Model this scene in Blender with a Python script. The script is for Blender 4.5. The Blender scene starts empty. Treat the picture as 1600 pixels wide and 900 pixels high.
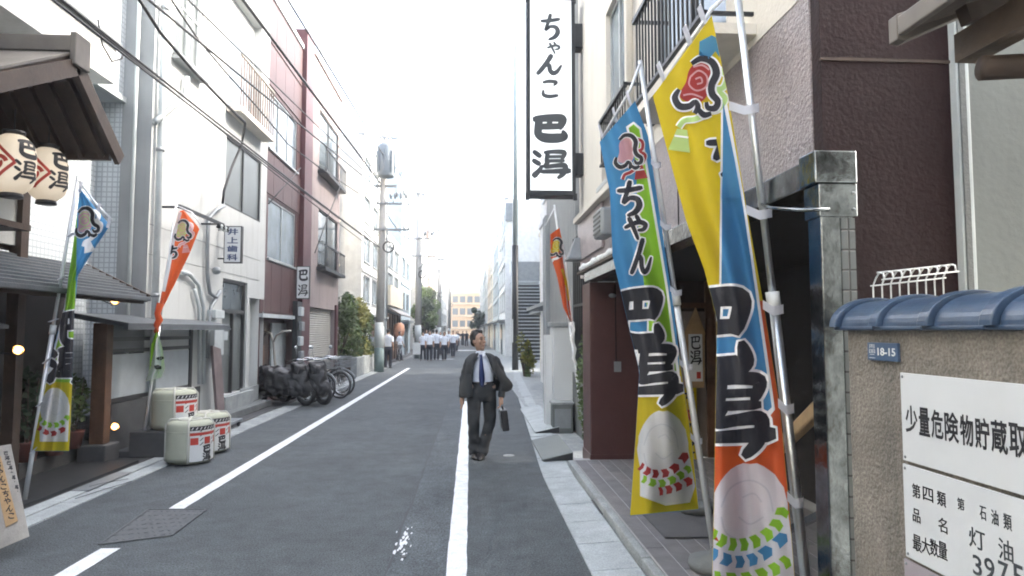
import bpy, bmesh, math, random
from mathutils import Vector, Matrix
random.seed(7)
SC = bpy.context.scene
COL = SC.collection
R = math.radians

# ------------------------------------------------------------------ camera
FPX, CX, CY = 1050.0, 800.0, 450.0
CAM = Vector((0.0, 0.0, 1.70))
YAW, PITCH = R(3.53), R(3.65)
cam_d = bpy.data.cameras.new('camera')
cam_d.sensor_width = 36.0
cam_d.lens = 36.0 * FPX / 1600.0
cam_d.clip_start, cam_d.clip_end = 0.05, 3000.0
cam = bpy.data.objects.new('camera', cam_d)
COL.objects.link(cam)
cam.location = CAM
cam.rotation_euler = (R(90) + PITCH, 0, -YAW)
SC.camera = cam

# ------------------------------------------------------------------ sky, sun, exposure
SUN_TO = Vector((0.80, 0.20, 0.62)).normalized()
SUN_EL = math.asin(SUN_TO.z)
SUN_ROT = math.atan2(SUN_TO.x, SUN_TO.y)
world = bpy.data.worlds.new('World')
SC.world = world
world.use_nodes = True
wn, wl = world.node_tree.nodes, world.node_tree.links
bg = wn['Background']
sky = wn.new('ShaderNodeTexSky')
sky.sky_type = 'NISHITA'
sky.sun_disc = False
sky.sun_elevation = SUN_EL
sky.sun_rotation = SUN_ROT
sky.air_density = 1.0
sky.dust_density = 7.0
sky.ozone_density = 1.0
hsv = wn.new('ShaderNodeHueSaturation')          # thin even cloud: the sky is nearly colourless
hsv.inputs['Saturation'].default_value = 0.65
wl.new(sky.outputs[0], hsv.inputs['Color'])
wl.new(hsv.outputs[0], bg.inputs['Color'])
bg.inputs['Strength'].default_value = 0.15
sun_d = bpy.data.lights.new('sun', 'SUN')
sun_d.energy = 0.6
sun_d.angle = R(12.0)
sun_d.color = (1.0, 0.93, 0.82)
sun = bpy.data.objects.new('sun', sun_d)
COL.objects.link(sun)
sun.rotation_euler = (-SUN_TO).to_track_quat('-Z', 'Y').to_euler()
sun.location = (10, -8, 20)
SC.view_settings.view_transform = 'Standard'
SC.view_settings.look = 'None'
SC.view_settings.gamma = 1.0
SC.view_settings.use_curve_mapping = False
SC.view_settings.exposure = 3.25
SC.cycles.filter_width = 1.9
SC.cycles.max_bounces = 6
SC.cycles.diffuse_bounces = 4
SC.cycles.glossy_bounces = 3
SC.cycles.use_adaptive_sampling = True
SC.cycles.adaptive_threshold = 0.02
SC.cycles.use_denoising = True
SC.cycles.volume_bounces = 0

# ------------------------------------------------------------------ measuring: photograph pixel -> place
_a, _p = YAW, PITCH
FW = Vector((math.sin(_a) * math.cos(_p), math.cos(_a) * math.cos(_p), math.sin(_p)))
RT = Vector((math.cos(_a), -math.sin(_a), 0))
UP = RT.cross(FW)
def ray(px, py): return FW + RT * ((px - CX) / FPX) + UP * ((CY - py) / FPX)
def on_x(px, py, X):
    d = ray(px, py); return CAM + d * (X / d.x)
def on_y(px, py, Y):
    d = ray(px, py); return CAM + d * (Y / d.y)
def ground(px, py, z=0.0):
    d = ray(px, py); return CAM + d * ((z - CAM.z) / d.z)
def ywall(px, X, py=450): return on_x(px, py, X).y
def zwall(px, py, X): return on_x(px, py, X).z

# ------------------------------------------------------------------ materials
MATS = {}
def mat(name, col, rough=0.7, metal=0.0, var=0.12, scale=4.0, bump=0.0, bscale=60.0, streak=0.0, streak_col=None,
        spec=0.5, trans=0.0, emit=None, estr=0.0, alpha=1.0, coat=0.0, speck=0.0, fine=0.0):
    if name in MATS: return MATS[name]
    m = bpy.data.materials.new(name); m.use_nodes = True
    n, l = m.node_tree.nodes, m.node_tree.links
    b = n['Principled BSDF']
    tc = n.new('ShaderNodeTexCoord')
    nz = n.new('ShaderNodeTexNoise'); nz.inputs['Scale'].default_value = scale
    nz.inputs['Detail'].default_value = 6; nz.inputs['Roughness'].default_value = 0.62
    l.new(tc.outputs['Object'], nz.inputs['Vector'])
    rp = n.new('ShaderNodeValToRGB')
    e = rp.color_ramp.elements
    e[0].position, e[1].position = 0.3, 0.7
    e[0].color = tuple(max(0, c * (1 - var)) for c in col) + (1,)
    e[1].color = tuple(min(1, c * (1 + var)) for c in col) + (1,)
    l.new(nz.outputs[0], rp.inputs[0])
    out = rp.outputs[0]
    if streak > 0:
        mp = n.new('ShaderNodeMapping'); mp.inputs['Scale'].default_value = (5, 5, 0.35)
        l.new(tc.outputs['Object'], mp.inputs[0])
        sn = n.new('ShaderNodeTexNoise'); sn.inputs['Scale'].default_value = 1.6; sn.inputs['Detail'].default_value = 8
        l.new(mp.outputs[0], sn.inputs['Vector'])
        sr = n.new('ShaderNodeValToRGB'); sr.color_ramp.elements[0].position = 0.5; sr.color_ramp.elements[1].position = 0.78
        l.new(sn.outputs[0], sr.inputs[0])
        mu = n.new('ShaderNodeMath'); mu.operation = 'MULTIPLY'; mu.inputs[1].default_value = streak
        l.new(sr.outputs[0], mu.inputs[0])
        mx = n.new('ShaderNodeMixRGB'); l.new(mu.outputs[0], mx.inputs[0]); l.new(out, mx.inputs[1])
        mx.inputs[2].default_value = (streak_col or tuple(c * 0.45 for c in col)) + (1,)
        out = mx.outputs[0]
    if speck > 0:
        vn = n.new('ShaderNodeTexNoise'); vn.inputs['Scale'].default_value = bscale * 2; vn.inputs['Detail'].default_value = 3
        l.new(tc.outputs['Object'], vn.inputs['Vector'])
        vr = n.new('ShaderNodeValToRGB'); vr.color_ramp.elements[0].position = 0.35; vr.color_ramp.elements[1].position = 0.68
        vr.color_ramp.elements[0].color = (1 - speck,) * 3 + (1,); vr.color_ramp.elements[1].color = (1 + speck,) * 3 + (1,)
        l.new(vn.outputs[0], vr.inputs[0])
        mm = n.new('ShaderNodeMixRGB'); mm.blend_type = 'MULTIPLY'; mm.inputs[0].default_value = 1
        l.new(out, mm.inputs[1]); l.new(vr.outputs[0], mm.inputs[2]); out = mm.outputs[0]
    if fine > 0:
        fnz = n.new('ShaderNodeTexNoise'); fnz.inputs['Scale'].default_value = 5.0; fnz.inputs['Detail'].default_value = 9; fnz.inputs['Roughness'].default_value = .72
        l.new(tc.outputs['Object'], fnz.inputs['Vector'])
        fr = n.new('ShaderNodeValToRGB'); fr.color_ramp.elements[0].position = .3; fr.color_ramp.elements[1].position = .7
        fr.color_ramp.elements[0].color = (1-fine,)*3+(1,); fr.color_ramp.elements[1].color = (1+fine,)*3+(1,)
        l.new(fnz.outputs[0], fr.inputs[0])
        fm_ = n.new('ShaderNodeMixRGB'); fm_.blend_type = 'MULTIPLY'; fm_.inputs[0].default_value = 1
        l.new(out, fm_.inputs[1]); l.new(fr.outputs[0], fm_.inputs[2]); out = fm_.outputs[0]
    l.new(out, b.inputs['Base Color'])
    b.inputs['Roughness'].default_value = rough
    b.inputs['Metallic'].default_value = metal
    b.inputs['Specular IOR Level'].default_value = spec
    if coat: b.inputs['Coat Weight'].default_value = coat
    if bump > 0:
        bn = n.new('ShaderNodeTexNoise'); bn.inputs['Scale'].default_value = bscale; bn.inputs['Detail'].default_value = 4
        l.new(tc.outputs['Object'], bn.inputs['Vector'])
        bp = n.new('ShaderNodeBump'); bp.inputs['Strength'].default_value = bump; bp.inputs['Distance'].default_value = 0.02
        l.new(bn.outputs[0], bp.inputs['Height']); l.new(bp.outputs[0], b.inputs['Normal'])
    if emit:
        b.inputs['Emission Color'].default_value = emit + (1,); b.inputs['Emission Strength'].default_value = estr
    if trans > 0:                                  # thin cloth or leaf: part of the light comes through
        tr = n.new('ShaderNodeBsdfTranslucent'); l.new(out, tr.inputs['Color'])
        ms = n.new('ShaderNodeMixShader'); ms.inputs[0].default_value = trans
        l.new(b.outputs[0], ms.inputs[1]); l.new(tr.outputs[0], ms.inputs[2])
        l.new(ms.outputs[0], n['Material Output'].inputs[0])
    MATS[name] = m
    return m

def tile_mat(name, col, grout, tw, th, axis='YZ', rough=0.35, mortar=0.06, var=0.06):
    if name in MATS: return MATS[name]
    m = mat(name, col, rough=rough, var=var)
    n, l = m.node_tree.nodes, m.node_tree.links
    b = n['Principled BSDF']; src = b.inputs['Base Color'].links[0].from_socket
    tc = n.new('ShaderNodeTexCoord'); sx = n.new('ShaderNodeSeparateXYZ'); l.new(tc.outputs['Object'], sx.inputs[0])
    cb = n.new('ShaderNodeCombineXYZ')
    ad = n.new('ShaderNodeMath'); ad.operation = 'ADD'; l.new(sx.outputs[0], ad.inputs[0]); l.new(sx.outputs[1], ad.inputs[1])
    l.new(ad.outputs[0], cb.inputs[0]); l.new(sx.outputs[2 if 'Z' in axis else 1], cb.inputs[1])
    br = n.new('ShaderNodeTexBrick'); br.offset = 0.0
    br.inputs['Scale'].default_value = 1.0
    br.inputs['Brick Width'].default_value = tw; br.inputs['Row Height'].default_value = th
    br.inputs['Mortar Size'].default_value = mortar * min(tw, th); br.inputs['Mortar Smooth'].default_value = 0.2
    l.new(cb.outputs[0], br.inputs['Vector'])
    mx = n.new('ShaderNodeMixRGB'); l.new(br.outputs['Fac'], mx.inputs[0]); l.new(src, mx.inputs[1])
    mx.inputs[2].default_value = grout + (1,)
    l.new(mx.outputs[0], b.inputs['Base Color'])
    bp = n.new('ShaderNodeBump'); bp.inputs['Strength'].default_value = 0.5; bp.inputs['Distance'].default_value = 0.004; bp.invert = True
    l.new(br.outputs['Fac'], bp.inputs['Height']); l.new(bp.outputs[0], b.inputs['Normal'])
    return m

def glass_mat(name, col, rough=0.08):
    return mat(name, col, rough=rough, var=0.35, scale=1.3, spec=0.9)

# ------------------------------------------------------------------ meshes
class MB:
    def __init__(s): s.v = []; s.f = []
    def add(s, vs, fs):
        o = len(s.v); s.v += [tuple(v) for v in vs]; s.f += [tuple(i + o for i in f) for f in fs]; return s
    def box(s, x0, x1, y0, y1, z0, z1):
        if x0 > x1: x0, x1 = x1, x0
        if y0 > y1: y0, y1 = y1, y0
        if z0 > z1: z0, z1 = z1, z0
        return s.add([(x0,y0,z0),(x1,y0,z0),(x1,y1,z0),(x0,y1,z0),(x0,y0,z1),(x1,y0,z1),(x1,y1,z1),(x0,y1,z1)],
                     [(0,3,2,1),(4,5,6,7),(0,1,5,4),(1,2,6,5),(2,3,7,6),(3,0,4,7)])
    def obox(s, a, b, w, h, up=(0,0,1)):           # a bar from a to b, w wide, h high
        a, b = Vector(a), Vector(b); d = (b - a).normalized(); u = Vector(up)
        r = d.cross(u)
        if r.length < 1e-4: r = d.cross(Vector((0,1,0)))
        r.normalize(); u = r.cross(d).normalized()
        q = [r*(-w/2)+u*(-h/2), r*(w/2)+u*(-h/2), r*(w/2)+u*(h/2), r*(-w/2)+u*(h/2)]
        return s.add([a+k for k in q] + [b+k for k in q], [(0,1,2,3),(7,6,5,4),(0,4,5,1),(1,5,6,2),(2,6,7,3),(3,7,4,0)])
    def tube(s, pts, r, n=8, cap=True):
        pts = [Vector(p) for p in pts]; rs = r if isinstance(r, (list, tuple)) else [r]*len(pts)
        prev = None; o = len(s.v); m = len(pts)
        for i, p in enumerate(pts):
            d = (pts[min(i+1,m-1)] - pts[max(i-1,0)])
            d = d.normalized() if d.length > 1e-9 else Vector((0,0,1))
            if prev is None:
                u = d.orthogonal().normalized()
            else:
                u = (prev - d * prev.dot(d))
                u = u.normalized() if u.length > 1e-6 else d.orthogonal().normalized()
            prev = u; w = d.cross(u)
            for k in range(n):
                t = 2*math.pi*k/n; s.v.append(tuple(p + (u*math.cos(t) + w*math.sin(t)) * rs[i]))
        for i in range(m-1):
            for k in range(n):
                k2 = (k+1) % n; s.f.append((o+i*n+k, o+i*n+k2, o+(i+1)*n+k2, o+(i+1)*n+k))
        if cap:
            s.f.append(tuple(o+k for k in reversed(range(n)))); s.f.append(tuple(o+(m-1)*n+k for k in range(n)))
        return s
    def lathe(s, prof, c=(0,0,0), n=24, cap=True):
        o = len(s.v); m = len(prof)
        for (r, z) in prof:
            for k in range(n):
                t = 2*math.pi*k/n; s.v.append((c[0]+r*math.cos(t), c[1]+r*math.sin(t), c[2]+z))
        for i in range(m-1):
            for k in range(n):
                k2 = (k+1) % n; s.f.append((o+i*n+k, o+i*n+k2, o+(i+1)*n+k2, o+(i+1)*n+k))
        if cap:
            s.f.append(tuple(o+k for k in reversed(range(n)))); s.f.append(tuple(o+(m-1)*n+k for k in range(n)))
        return s
    def loft(s, secs, n=16):                       # horizontal ellipses (x,y,z,rx,ry)
        o = len(s.v); m = len(secs)
        for (x,y,z,rx,ry) in secs:
            for k in range(n):
                t = 2*math.pi*k/n; s.v.append((x+rx*math.cos(t), y+ry*math.sin(t), z))
        for i in range(m-1):
            for k in range(n):
                k2 = (k+1) % n; s.f.append((o+i*n+k, o+i*n+k2, o+(i+1)*n+k2, o+(i+1)*n+k))
        s.f.append(tuple(o+k for k in reversed(range(n)))); s.f.append(tuple(o+(m-1)*n+k for k in range(n)))
        return s
    def ball(s, c, r, n=10, m=7):
        r = r if isinstance(r, (tuple, list)) else (r, r, r)
        o = len(s.v)
        for i in range(m+1):
            ph = math.pi*i/m - math.pi/2
            for k in range(n):
                t = 2*math.pi*k/n
                s.v.append((c[0]+r[0]*math.cos(ph)*math.cos(t), c[1]+r[1]*math.cos(ph)*math.sin(t), c[2]+r[2]*math.sin(ph)))
        for i in range(m):
            for k in range(n):
                k2 = (k+1) % n; s.f.append((o+i*n+k, o+i*n+k2, o+(i+1)*n+k2, o+(i+1)*n+k))
        return s
    def torus(s, c, R_, r, axis='X', n=28, m=6):
        pts = []
        for k in range(n+1):
            t = 2*math.pi*k/n; a, b = R_*math.cos(t), R_*math.sin(t)
            pts.append({'X': (c[0], c[1]+a, c[2]+b), 'Y': (c[0]+a, c[1], c[2]+b), 'Z': (c[0]+a, c[1]+b, c[2])}[axis])
        return s.tube(pts, r, m, cap=False)
    def prism(s, poly, axis, a0, a1):              # polygon in the two other axes, extruded along axis
        n = len(poly)
        def P(p, a): return {'X': (a, p[0], p[1]), 'Y': (p[0], a, p[1]), 'Z': (p[0], p[1], a)}[axis]
        return s.add([P(p, a0) for p in poly] + [P(p, a1) for p in poly],
                     [tuple(range(n)), tuple(range(2*n-1, n-1, -1))] + [(i, i+n, (i+1) % n + n, (i+1) % n) for i in range(n)])
    def quad(s, a, b, c, d): return s.add([a, b, c, d], [(0,1,2,3)])
    def mesh(s, name, m=None, smooth=False):
        me = bpy.data.meshes.new(name); me.from_pydata(s.v, [], s.f)
        if m: me.materials.append(m)
        bm = bmesh.new(); bm.from_mesh(me); bmesh.ops.recalc_face_normals(bm, faces=bm.faces); bm.to_mesh(me); bm.free()
        if smooth: me.polygons.foreach_set('use_smooth', [True]*len(me.polygons))
        me.update()
        return me
    def build(s, name, m, parent=None, smooth=False, bevel=0.0):
        return link(name, s.mesh(name, m, smooth), parent, bevel)

ROOTM = {}
def link(name, me, parent=None, bevel=0.0):
    o = bpy.data.objects.new(name, me); COL.objects.link(o)
    if parent is not None:
        o.parent = parent
        o.matrix_parent_inverse = ROOTM[parent.name].inverted() if parent.name in ROOTM else Matrix.Identity(4)
        ROOTM[o.name] = Matrix.Identity(4)
    if bevel:
        b = o.modifiers.new('bevel', 'BEVEL'); b.width = bevel; b.segments = 2; b.limit_method = 'ANGLE'; b.angle_limit = R(40)
    return o
def tag(o, label, cat, group=None, kind=None):
    if label: o['label'] = label
    if cat: o['category'] = cat
    if group: o['group'] = group
    if kind: o['kind'] = kind
    return o
def thing(name, label, cat, loc=(0,0,0), group=None, rz=0.0):
    o = bpy.data.objects.new(name, None); COL.objects.link(o)
    o.empty_display_size = 0.2
    o.location = loc; o.rotation_euler = (0, 0, rz)
    ROOTM[o.name] = Matrix.Translation(Vector(loc)) @ Matrix.Rotation(rz, 4, 'Z')
    return tag(o, label, cat, group)
def struct(name, mb, m, smooth=False, bevel=0.0):
    o = mb.build(name, m, None, smooth, bevel); o['kind'] = 'structure'; ROOTM[o.name] = Matrix.Identity(4); return o
def copy_tree(o, parent=None):
    c = o.copy(); COL.objects.link(c)
    if parent is not None: c.parent = parent
    for ch in [x for x in o.children]: copy_tree(ch, c)
    return c
def place(root, loc, rz=0.0, label=None):
    root.location = loc; root.rotation_euler = (0, 0, rz)
    if label: root['label'] = label
    return root
def bake(o):                                       # apply modifiers
    bpy.context.view_layer.update()
    dg = bpy.context.evaluated_depsgraph_get()
    me = bpy.data.meshes.new_from_object(o.evaluated_get(dg))
    o.modifiers.clear(); o.data = me
    me.polygons.foreach_set('use_smooth', [True]*len(me.polygons))
    return o
def union(o, size=0.012, it=6, fac=0.6):
    r = o.modifiers.new('remesh', 'REMESH'); r.mode = 'VOXEL'; r.voxel_size = size
    s_ = o.modifiers.new('smooth', 'SMOOTH'); s_.iterations = it; s_.factor = fac
    return bake(o)

# ------------------------------------------------------------------ writing
def smooth_path(pts, n=7):
    P = [Vector((p[0], p[1])) for p in pts]; W = [p[2] if len(p) > 2 else 1.0 for p in pts]
    out = []
    for i in range(len(P)-1):
        p0, p1, p2, p3 = P[max(i-1,0)], P[i], P[i+1], P[min(i+2,len(P)-1)]
        for k in range(n):
            t = k/n
            q = 0.5*((2*p1) + (p2-p0)*t + (2*p0-5*p1+4*p2-p3)*t*t + (3*p1-p0-3*p2+p3)*t**3)
            out.append((q.x, q.y, W[i]*(1-t)+W[i+1]*t))
    out.append((P[-1].x, P[-1].y, W[-1]))
    return out
GLY = {  # brush strokes, one list per stroke: x, y up, relative width
 'ち': [[(.10,.74,.9),(.45,.76,1.1),(.90,.83,1.0)], [(.50,.99,1.1),(.42,.74,1),(.28,.40,.8),(.50,.53,.9),(.76,.50,1.2),(.84,.32,1.4),(.70,.13,1.2),(.44,.03,.7)]],
 'ゃ': [[(.04,.52,.9),(.32,.66,1.1),(.66,.75,1.2),(.90,.64,1.2),(.82,.44,1),(.60,.40,.7)], [(.52,1.0,1.1),(.64,.80,1)], [(.20,.90,1.2),(.36,.56,1.1),(.58,.02,.8)]],
 'ん': [[(.58,.99,1.2),(.42,.64,1.1),(.20,.24,1.1),(.06,.03,1.0)], [(.10,.08,.7),(.34,.46,1),(.50,.46,1.1),(.54,.20,1.1),(.66,.06,1.2),(.82,.16,1),(.98,.48,.5)]],
 'こ': [[(.18,.80,.9),(.48,.86,1.2),(.84,.82,1.2),(.72,.66,.6)], [(.16,.38,.8),(.18,.18,1.2),(.46,.10,1.3),(.90,.16,1.0)]],
 '巴': [[(.04,.84,1),(.45,.90,1.2),(.90,.88,1.3),(.82,.52,1)], [(.17,.84,1.2),(.14,.48,1.2),(.15,.20,1.2),(.36,.06,1.5),(.74,.06,1.5),(.96,.14,1.2),(.92,.34,.6)], [(.14,.52,.9),(.45,.54,1.0),(.84,.56,.9)], [(.50,.86,.9),(.49,.56,.8)]],
 '潟': [[(.02,.95,1.2),(.18,.80,1.3)], [(.0,.62,1.2),(.16,.50,1.3)], [(.02,.06,1.6),(.14,.22,1.2),(.26,.42,.8)],
        [(.34,.93,.9),(.62,.97,1.1),(.92,.94,1.3),(.86,.72,1.0)], [(.42,.92,1.1),(.38,.60,1.1)], [(.40,.77,.8),(.86,.79,.8)], [(.36,.61,.9),(.90,.63,.9)],
        [(.44,.60,1.1),(.35,.40,1.1),(.62,.43,1.1),(.94,.44,1.4),(.90,.16,1.3),(.74,-.02,.9)], [(.24,.20,1.0),(.62,.22,1.2),(1.06,.25,1.5)]],
}
def glyph2d(ch, x0, y0, x1, y1, w, grow=0.0):
    """ribbons (list of quads as 2-D point lists); y0 is the top edge when y runs downwards"""
    res = []
    for st in GLY[ch]:
        pts = smooth_path(st)
        sx, sy = x1-x0, y0-y1
        Q = [(x0 + p[0]*sx, y1 + p[1]*sy, p[2]) for p in pts]
        ws = w * abs(sx)
        L, Rr = [], []
        m = len(Q)
        for i, (x, y, k) in enumerate(Q):
            dx, dy = Q[min(i+1,m-1)][0]-Q[max(i-1,0)][0], Q[min(i+1,m-1)][1]-Q[max(i-1,0)][1]
            q = math.hypot(dx, dy) or 1.0; dx /= q; dy /= q
            hw = 0.5*ws*k + grow
            ex = -1 if i == 0 else (1 if i == m-1 else 0)
            bx, by = x + dx*ex*hw*0.7, y + dy*ex*hw*0.7
            if ex: hw *= 0.62
            L.append((bx - dy*hw, by + dx*hw)); Rr.append((bx + dy*hw, by - dx*hw))
        res.append((L, Rr))
    return res
def glyph_mesh(mb, ch, x0, y0, x1, y1, w, place3, grow=0.0, eps=0.0004):
    for k, (L, Rr) in enumerate(glyph2d(ch, x0, y0, x1, y1, w, grow)):
        m = len(L); vs = [place3(p[0], p[1], k*eps) for p in L] + [place3(p[0], p[1], k*eps) for p in Rr]
        mb.add(vs, [(i, i+1, m+i+1, m+i) for i in range(m-1)])
_txt = {}
def text_mesh(s, bold=0.0):
    """outline letters of size 1 as (verts, faces), flattened"""
    key = (s, bold)
    if key in _txt: return _txt[key]
    cu = bpy.data.curves.new('writing', 'FONT'); cu.body = s; cu.bevel_depth = bold; cu.bevel_resolution = 0; cu.resolution_u = 3
    o = bpy.data.objects.new('writing', cu); COL.objects.link(o)
    bpy.context.view_layer.update()
    dg = bpy.context.evaluated_depsgraph_get()
    me = bpy.data.meshes.new_from_object(o.evaluated_get(dg))
    vs = [tuple(v.co) for v in me.vertices]; fs = [tuple(p.vertices) for p in me.polygons]
    bpy.data.objects.remove(o); bpy.data.curves.remove(cu); bpy.data.meshes.remove(me)
    _txt[key] = (vs, fs); return vs, fs
def put_text(mb, s, x0, y0, x1, y1, place3, bold=0.0, thick=0.001):
    """fit one string into a box (y up); place3(x, y, h) gives the 3-D point"""
    vs, fs = text_mesh(s, bold)
    if not vs: return
    ax, bx = min(v[0] for v in vs), max(v[0] for v in vs); ay, by = min(v[1] for v in vs), max(v[1] for v in vs)
    zs = max(abs(v[2]) for v in vs) or 1.0
    sx = (x1-x0)/((bx-ax) or 1); sy = (y1-y0)/((by-ay) or 1)
    mb.add([place3(x0+(v[0]-ax)*sx, y0+(v[1]-ay)*sy, thick*(v[2]/zs)) for v in vs], fs)
def plane_fn(o, ux, uy, off=0.0):
    o, ux, uy = Vector(o), Vector(ux).normalized(), Vector(uy).normalized(); nn = ux.cross(uy)
    return lambda x, y, h=0.0: o + ux*x + uy*y + nn*(h+off)

# ------------------------------------------------------------------ material set
M_ASPHALT = mat('asphalt', (.074,.085,.090), rough=.85, var=.22, scale=.8, bump=.7, bscale=42, speck=.6, fine=.28)
M_PATCH = mat('asphalt_patch', (.084,.097,.104), rough=.85, var=.2, scale=1.2, bump=.7, bscale=42, speck=.6, fine=.28)
M_LINE = mat('road_paint', (.68,.70,.71), rough=.6, var=.18, scale=9, speck=.18, bscale=50)
M_CONC = mat('concrete', (.29,.31,.31), rough=.85, var=.16, scale=3, bump=.25, bscale=40, speck=.18, fine=.2)
M_CONC_L = mat('concrete_pale', (.36,.39,.395), rough=.8, var=.14, scale=3, bump=.2, bscale=40, speck=.15, fine=.15)
M_CONC_D = mat('concrete_dark', (.15,.16,.16), rough=.85, var=.2, scale=3, bump=.3, bscale=60)
M_PAVE = mat('paving_planks', (.15,.145,.15), rough=.7, var=.2, scale=6, bump=.3, bscale=90)
M_PAVE2 = mat('paving_planks_warm', (.175,.165,.165), rough=.7, var=.2, scale=6, bump=.3, bscale=90)
M_GROUT = mat('paving_bed', (.36,.36,.36), rough=.9)
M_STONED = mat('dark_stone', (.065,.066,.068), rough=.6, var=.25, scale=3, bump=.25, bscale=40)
M_BEAMD = mat('old_beam', (.085,.058,.040), rough=.65, var=.3, scale=5, bump=.2, bscale=30)
M_IRON = mat('iron_cover', (.092,.098,.102), rough=.75, metal=0, var=.25, scale=8, bump=.3, bscale=90)
M_WHITE = mat('white_plaster', (.53,.545,.535), rough=.8, var=.05, scale=1.2, bump=.15, bscale=50, streak=.38, streak_col=(.30,.305,.28))
M_CREAM = mat('cream_plaster', (.66,.62,.55), rough=.8, var=.05, scale=1.5, bump=.25, bscale=45, streak=.35, streak_col=(.45,.41,.35))
M_STUCCO = mat('pink_stucco', (.33,.285,.285), rough=.33, var=.15, scale=1.5, bump=1.0, bscale=55, speck=.25, fine=.2)
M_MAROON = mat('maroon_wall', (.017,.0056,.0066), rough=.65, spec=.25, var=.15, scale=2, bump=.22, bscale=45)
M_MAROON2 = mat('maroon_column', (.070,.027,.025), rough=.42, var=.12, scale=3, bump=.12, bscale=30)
M_REDPANEL = mat('red_panel', (.074,.031,.029), rough=.5, var=.12, scale=1.5, streak=.4, streak_col=(.075,.03,.03))
M_REDCOL = mat('red_column', (.085,.024,.028), rough=.5, var=.12, scale=2)
M_PINKW = mat('pink_grey_plaster', (.27,.225,.22), rough=.8, var=.08, scale=1.5, bump=.3, bscale=40, streak=.35)
M_GREYW = mat('grey_green_wall', (.15,.165,.16), rough=.75, var=.08, scale=1.5, bump=.12, bscale=30, streak=.2)
M_GREYD = mat('side_shade_and_grey_panel', (.27,.285,.29), rough=.8, var=.1, scale=1.5, streak=.3)  # holds the shade of the white building's side; also colours a grey panel
M_SIDING = mat('grey_siding', (.30,.31,.31), rough=.5, var=.1, scale=2, streak=.3, metal=.1)
M_TILEW = tile_mat('white_wall_tile', (.50,.54,.57), (.33,.37,.40), .075, .075, mortar=.14)
M_TRIM = mat('pale_trim', (.46,.50,.51), rough=.5)
M_STEEL = mat('stainless_steel', (.21,.23,.24), rough=.20, metal=1, var=.55, scale=9, bump=.25, bscale=9)  # strong colour mottling stands in for patchy reflections
M_STEELT = tile_mat('steel_tile', (.12,.13,.13), (.05,.05,.05), .1, .085, rough=.25, mortar=.05)
M_ALU = mat('aluminium', (.58,.61,.63), rough=.38, metal=.9, var=.1)
M_POLE = mat('white_flag_pole', (.66,.68,.70), rough=.35, metal=.35, var=.06)
M_DARKM = mat('dark_metal', (.035,.037,.04), rough=.45, metal=.5, var=.2)
M_GREYM = mat('grey_metal', (.26,.28,.29), rough=.5, metal=.4, var=.15)
M_BLACK = mat('black_plastic', (.018,.018,.02), rough=.45, var=.2)
M_INK = mat('black_ink', (.018,.018,.022), rough=.6, var=.1)
M_INKG = mat('dark_grey_ink', (.050,.058,.065), rough=.55, var=.1)
M_SIGNW = mat('sign_white', (.66,.68,.68), rough=.35, var=.03, scale=2)
M_SIGNB = mat('sign_board', (.60,.62,.63), rough=.4, var=.05, scale=3, streak=.15, streak_col=(.62,.60,.56))
M_LBOX = mat('light_box_face', (.82,.84,.84), rough=.3, var=.02, emit=(.9,.97,1.0), estr=.10)
M_SIGNBLUE = mat('plate_blue', (.055,.10,.18), rough=.4, var=.08)
M_NAVYINK = mat('navy_ink', (.03,.05,.13), rough=.5)
M_WOOD = mat('brown_wood', (.12,.060,.032), rough=.55, var=.3, scale=6, bump=.2, bscale=30)
M_WOODD = mat('dark_wood', (.050,.031,.021), rough=.6, var=.3, scale=5, bump=.15, bscale=30)
M_WOODL = mat('pale_wood', (.40,.26,.13), rough=.55, var=.2, scale=8, bump=.12, bscale=30)
M_WOODG = mat('weathered_board', (.33,.31,.28), rough=.8, var=.2, scale=6, bump=.2, bscale=40)
M_ROOFD = mat('dark_roof', (.085,.095,.105), rough=.5, var=.2, scale=5, bump=.2, bscale=40)
M_COPPER = mat('roof_sheet', (.13,.115,.10), rough=.5, metal=.3, var=.2, scale=3)
M_TILEB = mat('blue_glazed_tile', (.034,.062,.110), rough=.32, var=.25, scale=4, bump=.08, bscale=20, coat=.15)
M_MORTAR = mat('wall_mortar', (.20,.18,.152), rough=.9, var=.22, scale=2.2, bump=.6, bscale=55, streak=.6, streak_col=(.10,.095,.085), speck=.25, fine=.25)
M_GLASS = glass_mat('window_glass', (.10,.12,.13))
M_GLASSL = mat('window_curtained', (.19,.23,.255), rough=.15, var=.35, scale=1.6, spec=.5)
M_GLASSG = mat('window_frosted', (.13,.145,.145), rough=.3, var=.15, scale=1.6, spec=.4)
M_FRAME = mat('window_frame', (.42,.44,.44), rough=.4, metal=.5)
M_FRAMED = mat('window_frame_dark', (.07,.07,.07), rough=.45, metal=.5)
M_SHUT = mat('shutter_sheet', (.33,.32,.29), rough=.5, metal=.2, var=.1)
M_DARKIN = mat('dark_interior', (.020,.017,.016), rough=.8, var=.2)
M_LAMP = mat('warm_lamp', (.9,.6,.3), emit=(1.0,.45,.12), estr=1.3, var=.0)
M_LANTERN = mat('lantern_paper', (.70,.63,.52), rough=.7, var=.06, scale=3, bump=.05, trans=.25, emit=(1.0,.86,.68), estr=.05)
M_REDINK = mat('red_ink', (.46,.045,.030), rough=.6, var=.1)
M_STRAW = mat('straw_mat', (.40,.415,.33), rough=.85, var=.08, scale=5, bump=.3, bscale=120)
M_ROPE = mat('white_rope', (.50,.50,.45), rough=.8, bump=.3, bscale=90)
def cloth(name, c): return mat(name, c, rough=.75, var=.07, scale=3, trans=.45)
C_BLUE = cloth('flag_blue', (.070,.27,.50)); C_YEL = cloth('flag_yellow', (.66,.50,.015)); C_GRN = cloth('flag_green', (.28,.55,.035))
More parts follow.
